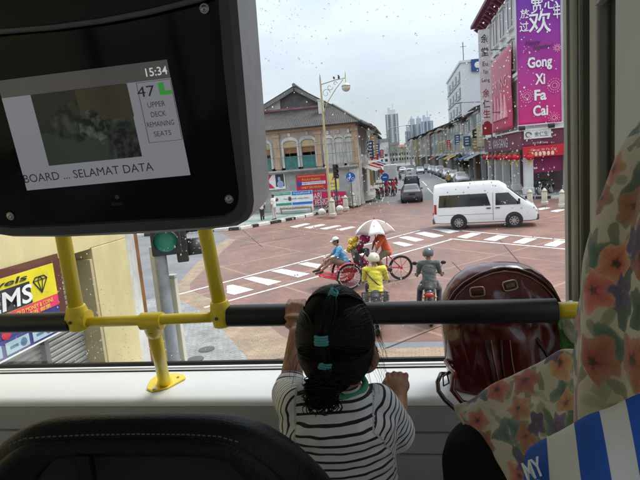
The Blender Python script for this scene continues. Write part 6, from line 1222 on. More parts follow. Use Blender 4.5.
# ---- seat back in front of the camera
SL = mat('black_seat_leather', (.006, .006, .0065), .42, var=.12, vs=10, bump=.16, bs=260, spec=.16); SF = mat('seat_mesh_cloth', (.011, .011, .0115), .9, var=.3, vs=120, bump=.4, bs=500)
st_ = thing('passenger_chair', 'black padded bus seat back with rounded top in the lower left foreground', 'seat', (dep(165, 470, .62).x, .85, FLZ))
oo = [(-75, 560), (-52, 500), (-20, 457), (0, 438), (18, 426.5), (34, 419.5), (60, 417.5), (100, 415.6), (150, 414.6), (200, 415), (232, 417), (256, 423.5), (280, 435.5), (304, 452), (328, 475), (352, 505), (372, 560)]
ii = [(-10, 600), (10, 540), (26, 500), (40, 474), (50, 461), (58, 455.5), (70, 454), (100, 453.5), (150, 453), (195, 453.5), (222, 454.5), (234, 459), (246, 470), (262, 490), (278, 515), (292, 545), (305, 600)]
O3 = [dep(x-10, y+11, .62+.12*max(0, (y-430))/500) for x, y in oo]; I3 = [dep(x-10, y+9, .628+.12*max(0, (y-430))/500) for x, y in ii]
fw = V((0, 1, -.12)).normalized(); K = len(O3); rows = []
def mixp(t): return [O3[i].lerp(I3[i], t) for i in range(K)]
upv = lambda i: (O3[i]-I3[i]).normalized()
rows = [[I3[i]+fw*.022 for i in range(K)], [I3[i]+fw*.004 for i in range(K)], mixp(.14), [p-fw*.018 for p in mixp(.45)], [p-fw*.016 for p in mixp(.75)], [O3[i]+fw*.006 for i in range(K)], [O3[i]+fw*.035+upv(i)*.004 for i in range(K)], [O3[i]+fw*.07-upv(i)*.010 for i in range(K)], [p+fw*.085 for p in mixp(.5)], [I3[i]+fw*.075 for i in range(K)]]
b = MB(); b.add([p for r in rows for p in r], [(r*K+i, r*K+i+1, (r+1)*K+i+1, (r+1)*K+i) for r in range(len(rows)-1) for i in range(K-1)]); b.build('backrest_padding', SL, st_, world=True, sub=2)
b = MB(); b.poly([p+fw*.02 for p in I3]); b.build('mesh_panel', SF, st_, world=True, solid=.004)
def crv(row, i0, i1, t): return [row[i] for i in range(i0, i1)]
b = MB()
sm = [p-fw*.0075 for i, p in enumerate(mixp(.16))]
for i in range(4, 11):
    n = max(3, int((sm[i+1]-sm[i]).length/.006))
    for k in range(n): a = sm[i].lerp(sm[i+1], k/n); c = sm[i].lerp(sm[i+1], (k+.55)/n); b.tube([a, c], .0009, 4)
b.build('stitching', mat('stitch_thread', (.10, .10, .10), .7), st_, world=True)
q = dep(80, 466, .63)
b = MB(); b.bar(dep(84, 453, .627), dep(90, 492, .64), .020, .012, (0, 1, 0)); b.build('strap', SL, st_, world=True, bevel=.003)
cx = st_.location.x; b = MB(); b.box((cx, .93, 2.98), (.42, .42, .10)); b.build('cushion', SL, st_, world=True, bevel=.03)
b = MB(); b.bar(I3[0]+fw*.04, (cx-.2, .78, 2.95), .05); b.bar(I3[-1]+fw*.04, (cx+.2, .78, 2.95), .05); b.span((cx-.22, .75, 2.90), (cx+.22, 1.12, 2.93)); b.build('seat_frame', TRIMD, st_, world=True)
for s in (-1, 1): b = MB(); b.span((cx+s*.17-.025, .9, FLZ), (cx+s*.17+.025, .98, 2.90)); b.build('leg', TRIMD, st_, world=True)
# ------------------------------------------------------------------ the child at the window
HC = dep(337, 340, .93)
ch = thing('person', 'small girl in a striped T-shirt with three aqua hair ties, standing at the window', 'person', (HC.x, HC.y-.0, FLZ))
CSK = mat('child_skin', (.32, .16, .095), .5, var=.08, vs=25, bump=.05, bs=300)
HR_ = Euler((rad(-6), 0, rad(-3))).to_matrix(); RA = V((.0655, .083, .089))
hpnt = lambda x, y, z: HC+HR_ @ V((x, y, z))
sh = dict(L=dep(299, 406, .935), R=dep(376, 406, .935)); el = dict(L=dep(290, 394, 1.035), R=dep(394, 432, .985)); wr = dict(L=dep(296, 334, 1.115), R=dep(400, 402, 1.085))
chest = dep(337, 425, .93); neck = dep(348, 398, .935); pel = chest+V((.0, .01, -.265))
b = MB()
b.ball(HC+HR_ @ V((0, -.008, .008)), (RA.x*.95, RA.y*.95, RA.z*.92), 24, 16, HR_); b.ball(hpnt(0, .035, -.045), (.048, .052, .048), 18, 12, HR_); b.ball(hpnt(0, .082, -.026), (.009, .012, .012), 10, 8, HR_)
for s in (-1, 1): b.ball(hpnt(s*.046, .04, -.045), (.026, .03, .03), 12, 8, HR_); b.ball(hpnt(s*.0665, -.004, -.028), (.008, .017, .024), 10, 8, HR_); b.ball(hpnt(s*.0705, -.012, -.020), (.006, .012, .014), 10, 8, HR_)
limb(b, [chest+V((0, 0, .02)), neck+V((0, .0, .0)), hpnt(0, -.005, -.065)], [.05, .034, .036])
for i in range(8): q = pel.lerp(chest, i/7); b.ball(q, ((.088, .07, .06), (.086, .07, .06), (.084, .068, .06), (.083, .066, .06), (.084, .066, .06), (.087, .066, .06), (.09, .064, .055), (.088, .06, .045))[i], 16, 10)
limb(b, [sh['L'], chest+V((0, 0, .028)), sh['R']], [.030, .04, .030])
for s in 'LR': limb(b, [sh[s], sh[s].lerp(el[s], .5), el[s], el[s].lerp(wr[s], .35), wr[s]], [.030, .027, .0235, .0235, .0165], 14)
# left hand closed over the bar, right fist on the ledge
bar_c = hp(298, 314.6)
def finger(pts, r): limb(b, pts, [r, r*.96, r*.88, r*.78][:len(pts)], 8)
hl = bar_c+V((-.004, -.012, -.036)); Rm = M((V((1, 0, 0)), V((0, .35, .94)).normalized(), V((0, -.94, .35)).normalized())).transposed()
limb(b, [wr['L'], hl], [.0165, .017]); b.ball(bar_c+V((-.002, -.031, -.016)), (.026, .012, .030), 14, 10, Rm); b.ball(bar_c+V((-.002, -.0335, .004)), (.025, .0095, .018), 14, 10, Rm)
for i, (o, L_) in enumerate(((-.019, .9), (-.0065, 1.02), (.006, .98), (.018, .82))):
    pts = []
    for k in range(4): a = rad(168-(52*L_)*k); pts.append(bar_c+V((o, cos(a)*.0345, sin(a)*.0345)))
    finger(pts, .0060)
finger([bar_c+V((.018, -.030, -.022)), bar_c+V((.032, -.034, -.012)), bar_c+V((.034, -.030, .010)), bar_c+V((.032, -.022, .024))], .0074)
fs = dep(397.5, 384.5, 1.115); fdir = (fs-wr['R']).normalized()
limb(b, [wr['R'], fs-fdir*.012], [.0165, .02], 12)
ux = V((1, 0, 0)); uy = (fdir-ux*fdir.dot(ux)).normalized(); uz = ux.cross(uy)
P_ = lambda x, y, z: fs+ux*x+uy*y+uz*z
Rf = M((ux, uy, uz)).transposed()
b.ball(P_(.002, -.004, .004), (.0255, .023, .0165), 16, 10, Rf)
for i, (o, k) in enumerate(((-.0205, .92), (-.0068, 1.03), (.0068, .98), (.0198, .82))): finger([P_(o*.9, .004, .013), P_(o, .0205*k, .012), P_(o, .0255*k, -.006), P_(o*.95, .010, -.015)], .0063)
finger([P_(-.020, -.012, -.004), P_(-.0285, .004, -.002), P_(-.024, .018, -.010), P_(-.012, .022, -.015)], .0074)
kn = {'L': pel+V((-.05, .02, -.25)), 'R': pel+V((.055, .01, -.25))}
for s, k in (('L', -1), ('R', 1)): a_ = V((kn[s].x, kn[s].y-.01, FLZ+.045)); limb(b, [pel+V((k*.045, 0, -.03)), kn[s], a_], [.058, .038, .026]); limb(b, [a_+V((0, -.02, -.02)), a_+V((0, .05, -.025)), a_+V((0, .09, -.03))], [.024, .022, .016])
link('body', remesh(b, .0030, 2), CSK, ch, world=True)
for s in (-1, 1):
    b = MB(); b.ball(hpnt(s*.027, .072, -.008), .011, 12, 8); e = b.build('eye', EYEW, ch, smooth=True, world=True); b = MB(); b.ball(hpnt(s*.027, .0805, -.008), .0062, 10, 7); b.build('pupil', HAIR, e, smooth=True, world=True)
b = MB(); b.ball(hpnt(0, .081, -.054), (.017, .006, .005), 12, 8, HR_); b.build('mouth', LIP, ch, smooth=True, world=True)
# striped shirt
def stripe_mat():
    m = bpy.data.materials.new('striped_jersey'); m.use_nodes = True; q = m.node_tree.nodes['Principled BSDF']; q.inputs['Roughness'].default_value = .9; q.inputs['Sheen Weight'].default_value = .25
    a = nd(m, 'ShaderNodeAttribute'); a.attribute_name = 'sv'; t = nd(m, 'ShaderNodeTexCoord'); n = nd(m, 'ShaderNodeTexNoise'); n.inputs['Scale'].default_value = 14; lk(m, t.outputs['Object'], n.inputs['Vector'])
    k = nd(m, 'ShaderNodeMath'); k.operation = 'MULTIPLY_ADD'; k.inputs[1].default_value = .10; lk(m, n.outputs['Fac'], k.inputs[0]); lk(m, a.outputs['Fac'], k.inputs[2])
    f = nd(m, 'ShaderNodeMath'); f.operation = 'FRACT'; lk(m, k.outputs[0], f.inputs[0]); c = nd(m, 'ShaderNodeMath'); c.operation = 'LESS_THAN'; c.inputs[1].default_value = .30; lk(m, f.outputs[0], c.inputs[0])
    x = nd(m, 'ShaderNodeMixRGB'); x.inputs[1].default_value = (.74, .74, .75, 1); x.inputs[2].default_value = (.012, .013, .022, 1); lk(m, c.outputs[0], x.inputs[0]); lk(m, x.outputs[0], q.inputs['Base Color'])
    n3 = nd(m, 'ShaderNodeTexNoise'); n3.inputs['Scale'].default_value = 900; lk(m, t.outputs['Object'], n3.inputs['Vector']); n4 = nd(m, 'ShaderNodeTexNoise'); n4.inputs['Scale'].default_value = 22; n4.inputs['Detail'].default_value = 3; lk(m, t.outputs['Object'], n4.inputs['Vector'])
    b1 = nd(m, 'ShaderNodeBump'); b1.inputs['Strength'].default_value = .35; b1.inputs['Distance'].default_value = .012; lk(m, n4.outputs['Fac'], b1.inputs['Height']); b2 = nd(m, 'ShaderNodeBump'); b2.inputs['Strength'].default_value = .25; b2.inputs['Distance'].default_value = .001; lk(m, n3.outputs['Fac'], b2.inputs['Height']); lk(m, b1.outputs[0], b2.inputs['Normal']); lk(m, b2.outputs[0], q.inputs['Normal'])
    return m
b = MB()
for i in range(12): q = (pel+V((0, 0, -.04))).lerp(chest, i/11); k = i/11; b.ball(q, (.112-.003*sin(k*pi), .082-.003*k, .05), 18, 10)
b.ball(chest+V((0, 0, .004)), (.106, .074, .05), 18, 10); limb(b, [sh['L']+V((.004, 0, -.004)), chest+V((-.03, 0, .036)), chest+V((.03, 0, .036)), sh['R']+V((-.004, 0, -.004))], [.040, .044, .044, .040], 14)
SE = {'L': .92, 'R': 1.0}
for s in 'LR': e_ = sh[s].lerp(el[s], SE[s]); limb(b, [sh[s], sh[s].lerp(e_, .5), e_], [.042, .0425, .0405], 16)
limb(b, [el['R'], el['R'].lerp(wr['R'], .16)], [.0405, .035], 14); limb(b, [el['L'], el['L'].lerp(wr['L'], .14)], [.0395, .034], 14)
me = remesh(b, .0042, 8)
sv = []
def segd(p, a, c): d = c-a; t = (p-a).dot(d)/d.length_squared; q = max(0, min(1, t)); return (p-a-d*q).length, t*d.length
for v in me.vertices:
    p = v.co; n = v.normal
    w1 = NZ.noise(V((p.x*16, p.y*16, p.z*9)))*.0035+NZ.noise(V((p.x*38+3, p.y*30, p.z*26)))*.0016
    fold = 0
    for s in 'LR':
        dd = (p-(sh[s]+V((0.012 if s == 'L' else -.012, -.02, -.045)))).length; fold += .004*sin((p.x*(1 if s == 'R' else -1)+p.z*1.6)*150)*math.exp(-(dd/.05)**2)
    v.co = p+n*(w1+fold)
    best = p.z/.0148+p.x*(-4.0)+8
    for s in 'LR':
        d1, t1 = segd(p, sh[s], el[s]); d2, t2 = segd(p, el[s], wr[s])
        out = (p.x < sh['L'].x+.002) if s == 'L' else (p.x > sh['R'].x-.002)
        if out or (p-chest).length > .15:
            if out and min(d1, d2) < .075: best = (min(t1, (el[s]-sh[s]).length) if d1 <= d2 else (el[s]-sh[s]).length+max(0, t2))/.0130+.3
    sv.append(best)
at_ = me.attributes.new('sv', 'FLOAT', 'POINT'); at_.data.foreach_set('value', sv)
shirt = link('shirt', me, stripe_mat(), ch, world=True)
b = MB(); nk = neck+V((-.003, -.005, .024)); ringp = [nk+V((cos(2*pi*k/28)*.0375, sin(2*pi*k/28)*.038, .004+.010*sin(2*pi*k/28+pi)*-1*.6)) for k in range(28)]; b.tube(ringp, .0062, 8, closed=True); b.build('collar', mat('green_rib', (.06, .34, .16), .85), shirt, world=True, smooth=True)
b = MB(); limb(b, [pel+V((0, 0, -.02)), pel+V((0, 0, -.06))], [.094, .098])
for s, k in (('L', -1), ('R', 1)): limb(b, [pel+V((k*.045, 0, -.03)), kn[s], V((kn[s].x, kn[s].y-.01, FLZ+.12))], [.072, .052, .040])
link('trousers', remesh(b, .007, 4), JEAN, ch, world=True)
# hair: skull cap, combed strands, three ties, curly tail
rr = random.Random(11)
HRM = mat('child_hair', (.006, .005, .0045), .75, var=.3, vs=40, spec=.06)
def hs(d, k=1.0): d = V(d).normalized(); return HC+HR_ @ V((d.x*RA.x*1.07*k, d.y*RA.y*1.06*k-.008, d.z*RA.z*1.04*k+.006))
HRS = mat('hair_strand', (.0075, .006, .005), .5, var=.5, vs=60, spec=.16)
b = MB(); b.ball(HC+HR_ @ V((0, -.012, .010)), (RA.x*1.03, RA.y*1.0, RA.z*1.0), 26, 18, HR_); b.ball(hpnt(0, -.040, -.020), (.057, .042, .057), 20, 14, HR_); b.ball(hpnt(-.004, -.045, -.050), (.040, .033, .034), 16, 10, HR_)
for s in (-1, 1): b.ball(hpnt(s*.052, -.01, .0), (.018, .047, .047), 14, 10, HR_)
me = remesh(b, .0045, 4)
for v in me.vertices: v.co += v.normal*NZ.noise(v.co*34)*.0025
link('hair', me, HRM, ch, world=True); hair = ch.children[-1]
def dir_of(px, py, d): p = HR_.inverted() @ (dep(px, py, d)-HC); return V(((p.x)/RA.x, (p.y+.008)/RA.y, (p.z-.006)/RA.z)).normalized()
T1, T2, T3 = dir_of(333, 294, .875), dir_of(323, 340, .842), dir_of(327, 362, .85)
b = MB()
def strand(d0, d1, k0, k1, r=.0009, n=9, wob=.02):
    ang = d0.angle(d1, .01); ax = d0.cross(d1); ph = rr.uniform(0, 6.3)
    if ax.length < 1e-4: return
    ax.normalize(); pts = []; ko = rr.gauss(0, .009)
    for i in range(n):
        t = i/(n-1); d = M.Rotation(ang*t, 3, ax) @ d0; d = (d+ax*sin(t*5+ph)*wob*sin(pi*t)).normalized(); pts.append(hs(d, k0+(k1-k0)*t+(.022+ko)*sin(pi*t)))
    b.tube(pts, [r*.7]+[r]*(n-2)+[r*.7], 4)
for i in range(1700):
    # start on the hairline (front, sides, nape) and comb to the tie that serves that height
    a = rr.uniform(0, 2*pi); u = rr.random()
    if u < .40: d0 = V((rr.uniform(-1, 1), rr.uniform(.1, .75), rr.uniform(.5, 1))); T = T1
    elif u < .72: s = rr.choice((-1, 1)); d0 = V((s*1.0, rr.uniform(-.35, .5), rr.uniform(-.15, .75))); T = T2
    else: s = rr.choice((-1, 1)); d0 = V((s*rr.uniform(.5, 1), rr.uniform(-.6, .15), rr.uniform(-.75, -.1))); T = T3
    strand(d0.normalized(), (T+V((rr.gauss(0, .05), 0, rr.gauss(0, .05)))).normalized(), 1.0, 1.05, rr.choice((.0006, .0008, .001, .0014)), 9, rr.uniform(0, .09))
# gathered lengths between the ties
def mid_rope(A, Bd, n, wide):
    for i in range(n):
        ph = rr.uniform(0, 2*pi); w_ = rr.uniform(.2, 1)*wide; pts = []
        for k in range(9):
            t = k/8; d = (A*(1-t)+Bd*t).normalized(); bul = sin(pi*t)**.7; pts.append(hs(d, 1.05+.10*bul*abs(sin(ph)))+HR_ @ V((cos(ph+t*1.2)*w_*bul, 0, sin(ph)*.002)))
        b.tube(pts, .0011, 4)
mid_rope(T1, T2, 130, .018); mid_rope(T2, T3, 80, .014)
p3 = hs(T3, 1.10)
for i in range(420):
    a = rr.uniform(0, 2*pi); sp_ = rr.uniform(.0, 1.0)**.6; L_ = rr.uniform(.020, .072); rad_ = rr.uniform(.005, .012); tw_ = rr.uniform(9, 19)*rr.choice((-1, 1)); ph = rr.uniform(0, 6.3)
    e_ = V((cos(a)*.029*sp_-.005, -.020*rr.random()-.006+sin(a)*.006, -L_)); pts = []
    for k in range(25):
        t = k/24; c = p3+V((e_.x*(t**.7), e_.y*sin(pi*t*.6), e_.z*t)); q = rad_*min(1, t*3); pts.append(c+V((cos(ph+tw_*t)*q, sin(ph+tw_*t)*q*.7, sin(ph*1.3+tw_*t*.6)*q*.5)))
    b.tube(pts, [.0011]*22+[.0009, .0007, .0004], 4)
for i in range(80):                                                   # loose flyaway hairs
    s = rr.choice((1, 1, -1)); d0 = V((s*rr.uniform(.6, 1), rr.uniform(-.5, .4), rr.uniform(-.5, .9))).normalized(); p = hs(d0, 1.0); o_ = HR_ @ V((d0.x, d0.y, d0.z)); pts = [p]
    for k in range(1, 7): t = k/6; pts.append(p+o_*(.016*t*rr.uniform(.7, 1.2))+V((s*.004*t, -.004*t, -.045*t*t)))
    b.tube(pts, .00028, 3)
b.build('hair_strands', HRS, ch, world=True, smooth=True)
TIE = mat('aqua_elastic', (.10, .42, .44), .75, bump=.5, bs=700)
for T, w_, ax in ((T1, .0085, V((.5, -.2, .85))), (T2, .0105, V((0, 0, 1))), (T3, .0095, V((.25, 0, 1)))):
    c = hs(T, 1.075); zz = (HR_ @ ax).normalized(); xx = zz.cross(HR_ @ T).normalized(); yy = zz.cross(xx); b = MB()
    for k in range(4): b.tube([c+zz*((k-1.5)*.0042)+xx*cos(2*pi*q/18)*w_*(1+.06*sin(k*2))+yy*sin(2*pi*q/18)*w_*.62 for q in range(18)], .0023, 6, closed=True)
    b.build('hair_tie', TIE, ch, world=True, smooth=True)

# ------------------------------------------------------------------ woman in the floral scarf at the right
def floral():
    """printed voile: three layers of two-dimensional flowers and leaves in the cloth's own coordinates (attribute fp, metres)"""
    m = bpy.data.materials.new('floral_voile'); m.use_nodes = True; q = m.node_tree.nodes['Principled BSDF']; q.inputs['Roughness'].default_value = .85; q.inputs['Sheen Weight'].default_value = .2
    t = nd(m, 'ShaderNodeTexCoord'); at0 = nd(m, 'ShaderNodeAttribute'); at0.attribute_name = 'fp'; P = at0.outputs['Vector']
    wn = nd(m, 'ShaderNodeTexNoise'); wn.inputs['Scale'].default_value = 26; wn.inputs['Detail'].default_value = 3; lk(m, P, wn.inputs['Vector'])
    ad = nd(m, 'ShaderNodeVectorMath'); ad.operation = 'MULTIPLY_ADD'; ad.inputs[1].default_value = (.018, .018, 0); lk(m, wn.outputs['Color'], ad.inputs[0]); lk(m, P, ad.inputs[2])
    bn = nd(m, 'ShaderNodeTexNoise'); bn.inputs['Scale'].default_value = 7; bn.inputs['Detail'].default_value = 6; lk(m, P, bn.inputs['Vector']); bm_ = nd(m, 'ShaderNodeMixRGB'); bm_.inputs[1].default_value = (.40, .375, .29, 1); bm_.inputs[2].default_value = (.60, .565, .47, 1); lk(m, bn.outputs['Fac'], bm_.inputs[0]); cur = bm_.outputs[0]
    fine = nd(m, 'ShaderNodeTexNoise'); fine.inputs['Scale'].default_value = 120; fine.inputs['Detail'].default_value = 5; lk(m, P, fine.inputs['Vector'])
    def mth(op, *ins):
        n_ = nd(m, 'ShaderNodeMath'); n_.operation = op
        for i, x in enumerate(ins):
            if isinstance(x, (int, float)): n_.inputs[i].default_value = x
            else: lk(m, x, n_.inputs[i])
        return n_.outputs[0]
    def layer(scale, off, thr, petals, amp, stops, miss, hue, cur):
        mp_ = nd(m, 'ShaderNodeMapping'); mp_.inputs['Location'].default_value = off; lk(m, ad.outputs[0], mp_.inputs[0])
        v = nd(m, 'ShaderNodeTexVoronoi'); v.voronoi_dimensions = '2D'; v.inputs['Scale'].default_value = scale; v.inputs['Randomness'].default_value = .8; lk(m, mp_.outputs[0], v.inputs['Vector'])
        sx = nd(m, 'ShaderNodeSeparateXYZ'); lk(m, v.outputs['Color'], sx.inputs[0])
        dl = nd(m, 'ShaderNodeVectorMath'); dl.operation = 'SUBTRACT'; lk(m, mp_.outputs[0], dl.inputs[0]); lk(m, v.outputs['Position'], dl.inputs[1]); ds = nd(m, 'ShaderNodeSeparateXYZ'); lk(m, dl.outputs[0], ds.inputs[0])
        th = mth('ARCTAN2', ds.outputs[1], ds.outputs[0]); ph = mth('MULTIPLY_ADD', sx.outputs[0], 6.28, 0.0); c = mth('COSINE', mth('MULTIPLY_ADD', th, float(petals), ph))
        rad_ = mth('MULTIPLY', v.outputs['Distance'], mth('MULTIPLY_ADD', c, amp, 1.0)); rn = mth('MULTIPLY_ADD', fine.outputs['Fac'], .16, rad_)
        # fine radial veins
        vein = mth('COSINE', mth('MULTIPLY_ADD', th, 23.0, ph)); rv = mth('MULTIPLY_ADD', vein, .02, rn)
        sc1 = nd(m, 'ShaderNodeMapRange'); sc1.inputs[1].default_value = .05; sc1.inputs[2].default_value = thr+.09; lk(m, rv, sc1.inputs[0])
        rp = nd(m, 'ShaderNodeValToRGB'); e = rp.color_ramp.elements; e[0].position = stops[0][0]; e[0].color = (*stops[0][1], 1); e[1].position = stops[1][0]; e[1].color = (*stops[1][1], 1)
        for p_, c_ in stops[2:]: k = e.new(p_); k.color = (*c_, 1)
        lk(m, sc1.outputs[0], rp.inputs[0])
        hs_ = nd(m, 'ShaderNodeHueSaturation'); hr_ = nd(m, 'ShaderNodeMapRange'); hr_.inputs[3].default_value = .5-hue; hr_.inputs[4].default_value = .5+hue; lk(m, sx.outputs[0], hr_.inputs[0]); lk(m, hr_.outputs[0], hs_.inputs['Hue']); hv = nd(m, 'ShaderNodeMapRange'); hv.inputs[3].default_value = .55; hv.inputs[4].default_value = 1.2; lk(m, sx.outputs[2], hv.inputs[0]); lk(m, hv.outputs[0], hs_.inputs['Value']); lk(m, rp.outputs[0], hs_.inputs['Color'])
        r_ = nd(m, 'ShaderNodeMapRange'); r_.inputs[1].default_value = thr+.06; r_.inputs[2].default_value = thr; lk(m, rn, r_.inputs[0])
        fm = mth('MULTIPLY', mth('MULTIPLY', mth('GREATER_THAN', sx.outputs[1], miss), r_.outputs[0]), .93)
        x = nd(m, 'ShaderNodeMixRGB'); lk(m, fm, x.inputs[0]); lk(m, cur, x.inputs[1]); lk(m, hs_.outputs[0], x.inputs[2]); return x.outputs[0]
    cur = layer(30, (3, 1, 0), .40, 2, .5, ((0, (.27, .28, .18)), (1, (.36, .36, .26))), .4, .03, cur)
    cur = layer(17, (1, 5, 0), .46, 3, .40, ((0, (.04, .09, .08)), (.6, (.09, .17, .14)), (1, (.22, .26, .19))), .52, .05, cur)
    cur = layer(14.5, (0, .4, 0), .50, 5, .17, ((0, (.03, .012, .012)), (.18, (.08, .02, .02)), (.28, (.40, .09, .06)), (.7, (.50, .22, .13)), (1, (.52, .36, .26))), .38, .03, cur)
    cur = layer(15, (7, 2, 0), .36, 5, .22, ((0, (.30, .22, .05)), (.25, (.10, .05, .12)), (1, (.14, .12, .30))), .80, .03, cur)
    lk(m, cur, q.inputs['Base Color'])
    n3 = nd(m, 'ShaderNodeTexNoise'); n3.inputs['Scale'].default_value = 26; n3.inputs['Detail'].default_value = 3; lk(m, t.outputs['Object'], n3.inputs['Vector']); b1 = nd(m, 'ShaderNodeBump'); b1.inputs['Strength'].default_value = .3; b1.inputs['Distance'].default_value = .01; lk(m, n3.outputs['Fac'], b1.inputs['Height']); lk(m, b1.outputs[0], q.inputs['Normal'])
    return m
FLO = floral()
wo = V((.40, .36, FLZ)); wl = lambda p: V(p)-wo
kn1, kn2 = dep(486, 462, .86), dep(560, 500, .80)
J = pose(pelvis=(.02, -.04, .52), chest=(.03, .03, .86), neck=(.03, .05, 1.02), head=(.04, .09, 1.15), sL=(-.05, .03, .90), eL=(-.03, .12, .70), wL=(.02, .26, .62), sR=(.15, .03, .90), eR=(.14, .12, .70), wR=(.12, .28, .62), hL=(-.07, 0, .50), kL=wl(kn1), aL=wl(V((kn1.x+.03, kn1.y+.06, FLZ+.09))), hR=(.1, 0, .50), kR=wl(kn2), aR=wl(V((kn2.x+.04, kn2.y+.05, FLZ+.09))), look=(-.35, 1, -.1))
WBK = mat('black_dress', (.006, .006, .0065), .9, var=.3, vs=9, bump=.4, bs=22, spec=.15)
wm_ = figure('seated woman in a flower printed head scarf and black clothes at the right edge', wo, 0, J, WBK, WBK, hat='none')
rings = [(-30, 715, .60, .035, .04), (-10, 702, .60, .07, .075), (30, 682, .60, .092, .10), (80, 658, .60, .108, .115), (118, 640, .60, .118, .125), (150, 621.5, .60, .13, .13), (200, 605.5, .60, .145, .14), (260, 590.5, .605, .165, .15), (315, 578.5, .61, .185, .16), (380, 572, .62, .20, .17), (470, 574, .63, .21, .18), (560, 580, .64, .21, .18)]
cs = []
for (py, px, d, rx, ry) in rings: p = dep(px, py, d); ang = atan2(p.x, p.y); cs.append((p+V((cos(ang)*rx, -sin(ang)*rx, 0)), rx, ry))
def scarf(u, v):
    k = v*(len(cs)-1); i = min(int(k), len(cs)-2); t = k-i; c = cs[i][0].lerp(cs[i+1][0], t); rx = cs[i][1]*(1-t)+cs[i+1][1]*t; ry = cs[i][2]*(1-t)+cs[i+1][2]*t; a = 2*pi*u
    f = 1+.05*NZ.noise(V((cos(a)*1.6, sin(a)*1.6, v*4)))+(.085*abs(sin(a*3.5+v*6+2.5*NZ.noise(V((cos(a), v*3, 5)))))-.055+.022*sin(a*13-v*11+3*NZ.noise(V((sin(a), v*5, 9)))))*min(1, v*1.6)
    return c+V((cos(a)*rx*f, sin(a)*ry*f, 0))
def set_fp(o, fn):
    a = o.data.attributes.new('fp', 'FLOAT_VECTOR', 'POINT'); a.data.foreach_set('vector', [c for i in range(len(o.data.vertices)) for c in fn(i)])
b = MB(); b.grid(scarf, 144, 150, True); o = b.build('head_scarf', FLO, wm_, world=True, smooth=True, solid=.002); set_fp(o, lambda i: ((i % 144)/144*1.35, (i//144)/149*1.08, 0))
# scarf end spread over the arm and lap, with a beige hem
top = [dep(*p) for p in ((665, 318, .50), (640, 326, .54), (612, 336, .60), (585, 346, .66), (560, 353.5, .71), (532, 366, .76), (505, 379.5, .81), (480, 393, .86), (455, 405.5, .90))]
bot = [dep(*p) for p in ((700, 560, .42), (672, 560, .45), (645, 555, .49), (618, 548, .53), (592, 540, .58), (565, 532, .63), (540, 523, .68), (515, 515, .73), (496, 508, .78))]
def drape(u, v):
    k = u*8; i = min(int(k), 7); t = k-i; a = top[i].lerp(top[i+1], t); c = bot[i].lerp(bot[i+1], t); p = a.lerp(c, v)
    bul = sin(pi*min(1, v*1.0))*.022*(1-u*.5); p = p+V((0, -.2*bul, bul)); p.z += (.011*abs(sin(u*9+v*4+2*NZ.noise(V((u*4, v*3, 7)))))-.005)*min(1, 6*(1-u))*min(1, v*6)+.006*sin(u*26+v*9)*sin(pi*u)*v+.010*NZ.noise(V((u*7, v*6, 2))); return p
b = MB(); b.grid(drape, 100, 60); o = b.build('scarf_end', FLO, wm_, world=True, smooth=True, solid=.003); set_fp(o, lambda i: (2.3+(i % 100)/99*.58, .3+(i//100)/59*.30, 0))
b = MB(); b.tube([drape(1.0, k/24) for k in range(25)], .0034, 8); b.tube([drape(.985, k/24)+V((0, 0, .001)) for k in range(25)], .0012, 6); b.build('hem', mat('beige_hem', (.48, .44, .32), .85), wm_, world=True, smooth=True)
b = MB(); b.grid(lambda u, v: drape(.35+.63*u, .04+.9*v)+V((.004, .012, -.03-.05*sin(pi*u))), 20, 14); b.grid(lambda u, v: V((drape(.97, .06+.86*u).x+.01+.03*v, drape(.97, .06+.86*u).y+.02+.05*v, drape(.97, .06+.86*u).z-.02-v*.55)), 14, 10); b.build('skirt', WBK, wm_, world=True, smooth=True, solid=.006)

# blue and white striped cloth bag on the lap
def bagmat():
    m = bpy.data.materials.new('blue_white_stripe'); m.use_nodes = True; q = m.node_tree.nodes['Principled BSDF']; q.inputs['Roughness'].default_value = .75
    a = nd(m, 'ShaderNodeAttribute'); a.attribute_name = 'su'; f = nd(m, 'ShaderNodeMath'); f.operation = 'FRACT'; lk(m, a.outputs['Fac'], f.inputs[0]); c = nd(m, 'ShaderNodeMath'); c.operation = 'LESS_THAN'; c.inputs[1].default_value = .46; lk(m, f.outputs[0], c.inputs[0])
    x = nd(m, 'ShaderNodeMixRGB'); x.inputs[1].default_value = (.62, .62, .60, 1); x.inputs[2].default_value = (.010, .085, .44, 1); lk(m, c.outputs[0], x.inputs[0]); lk(m, x.outputs[0], q.inputs['Base Color'])
    t = nd(m, 'ShaderNodeTexCoord'); n4 = nd(m, 'ShaderNodeTexNoise'); n4.inputs['Scale'].default_value = 30; n4.inputs['Detail'].default_value = 4; lk(m, t.outputs['Object'], n4.inputs['Vector']); b1 = nd(m, 'ShaderNodeBump'); b1.inputs['Strength'].default_value = .3; b1.inputs['Distance'].default_value = .008; lk(m, n4.outputs['Fac'], b1.inputs['Height']); lk(m, b1.outputs[0], q.inputs['Normal']); return m
bt_ = [dep(*p) for p in ((526, 455, .47), (531, 450, .47), (548, 440, .46), (575, 425, .45), (600, 411.5, .44), (640, 396, .43), (690, 378, .42))]
bb_ = [dep(*p) for p in ((522, 560, .43), (536, 562, .425), (560, 565, .415), (592, 570, .40), (626, 575, .39), (672, 580, .38), (722, 585, .37))]
bag = thing('cloth_bag', 'blue and white striped cloth bag with lettering in the lower right corner', 'bag', dep(600, 520, .47))
def bagf(u, v):
    k = u*6; i = min(int(k), 5); t = k-i; a = bt_[i].lerp(bt_[i+1], t); c = bb_[i].lerp(bb_[i+1], t); p = a.lerp(c, v); return p
dv = V((.25, .9, -.25)).normalized()
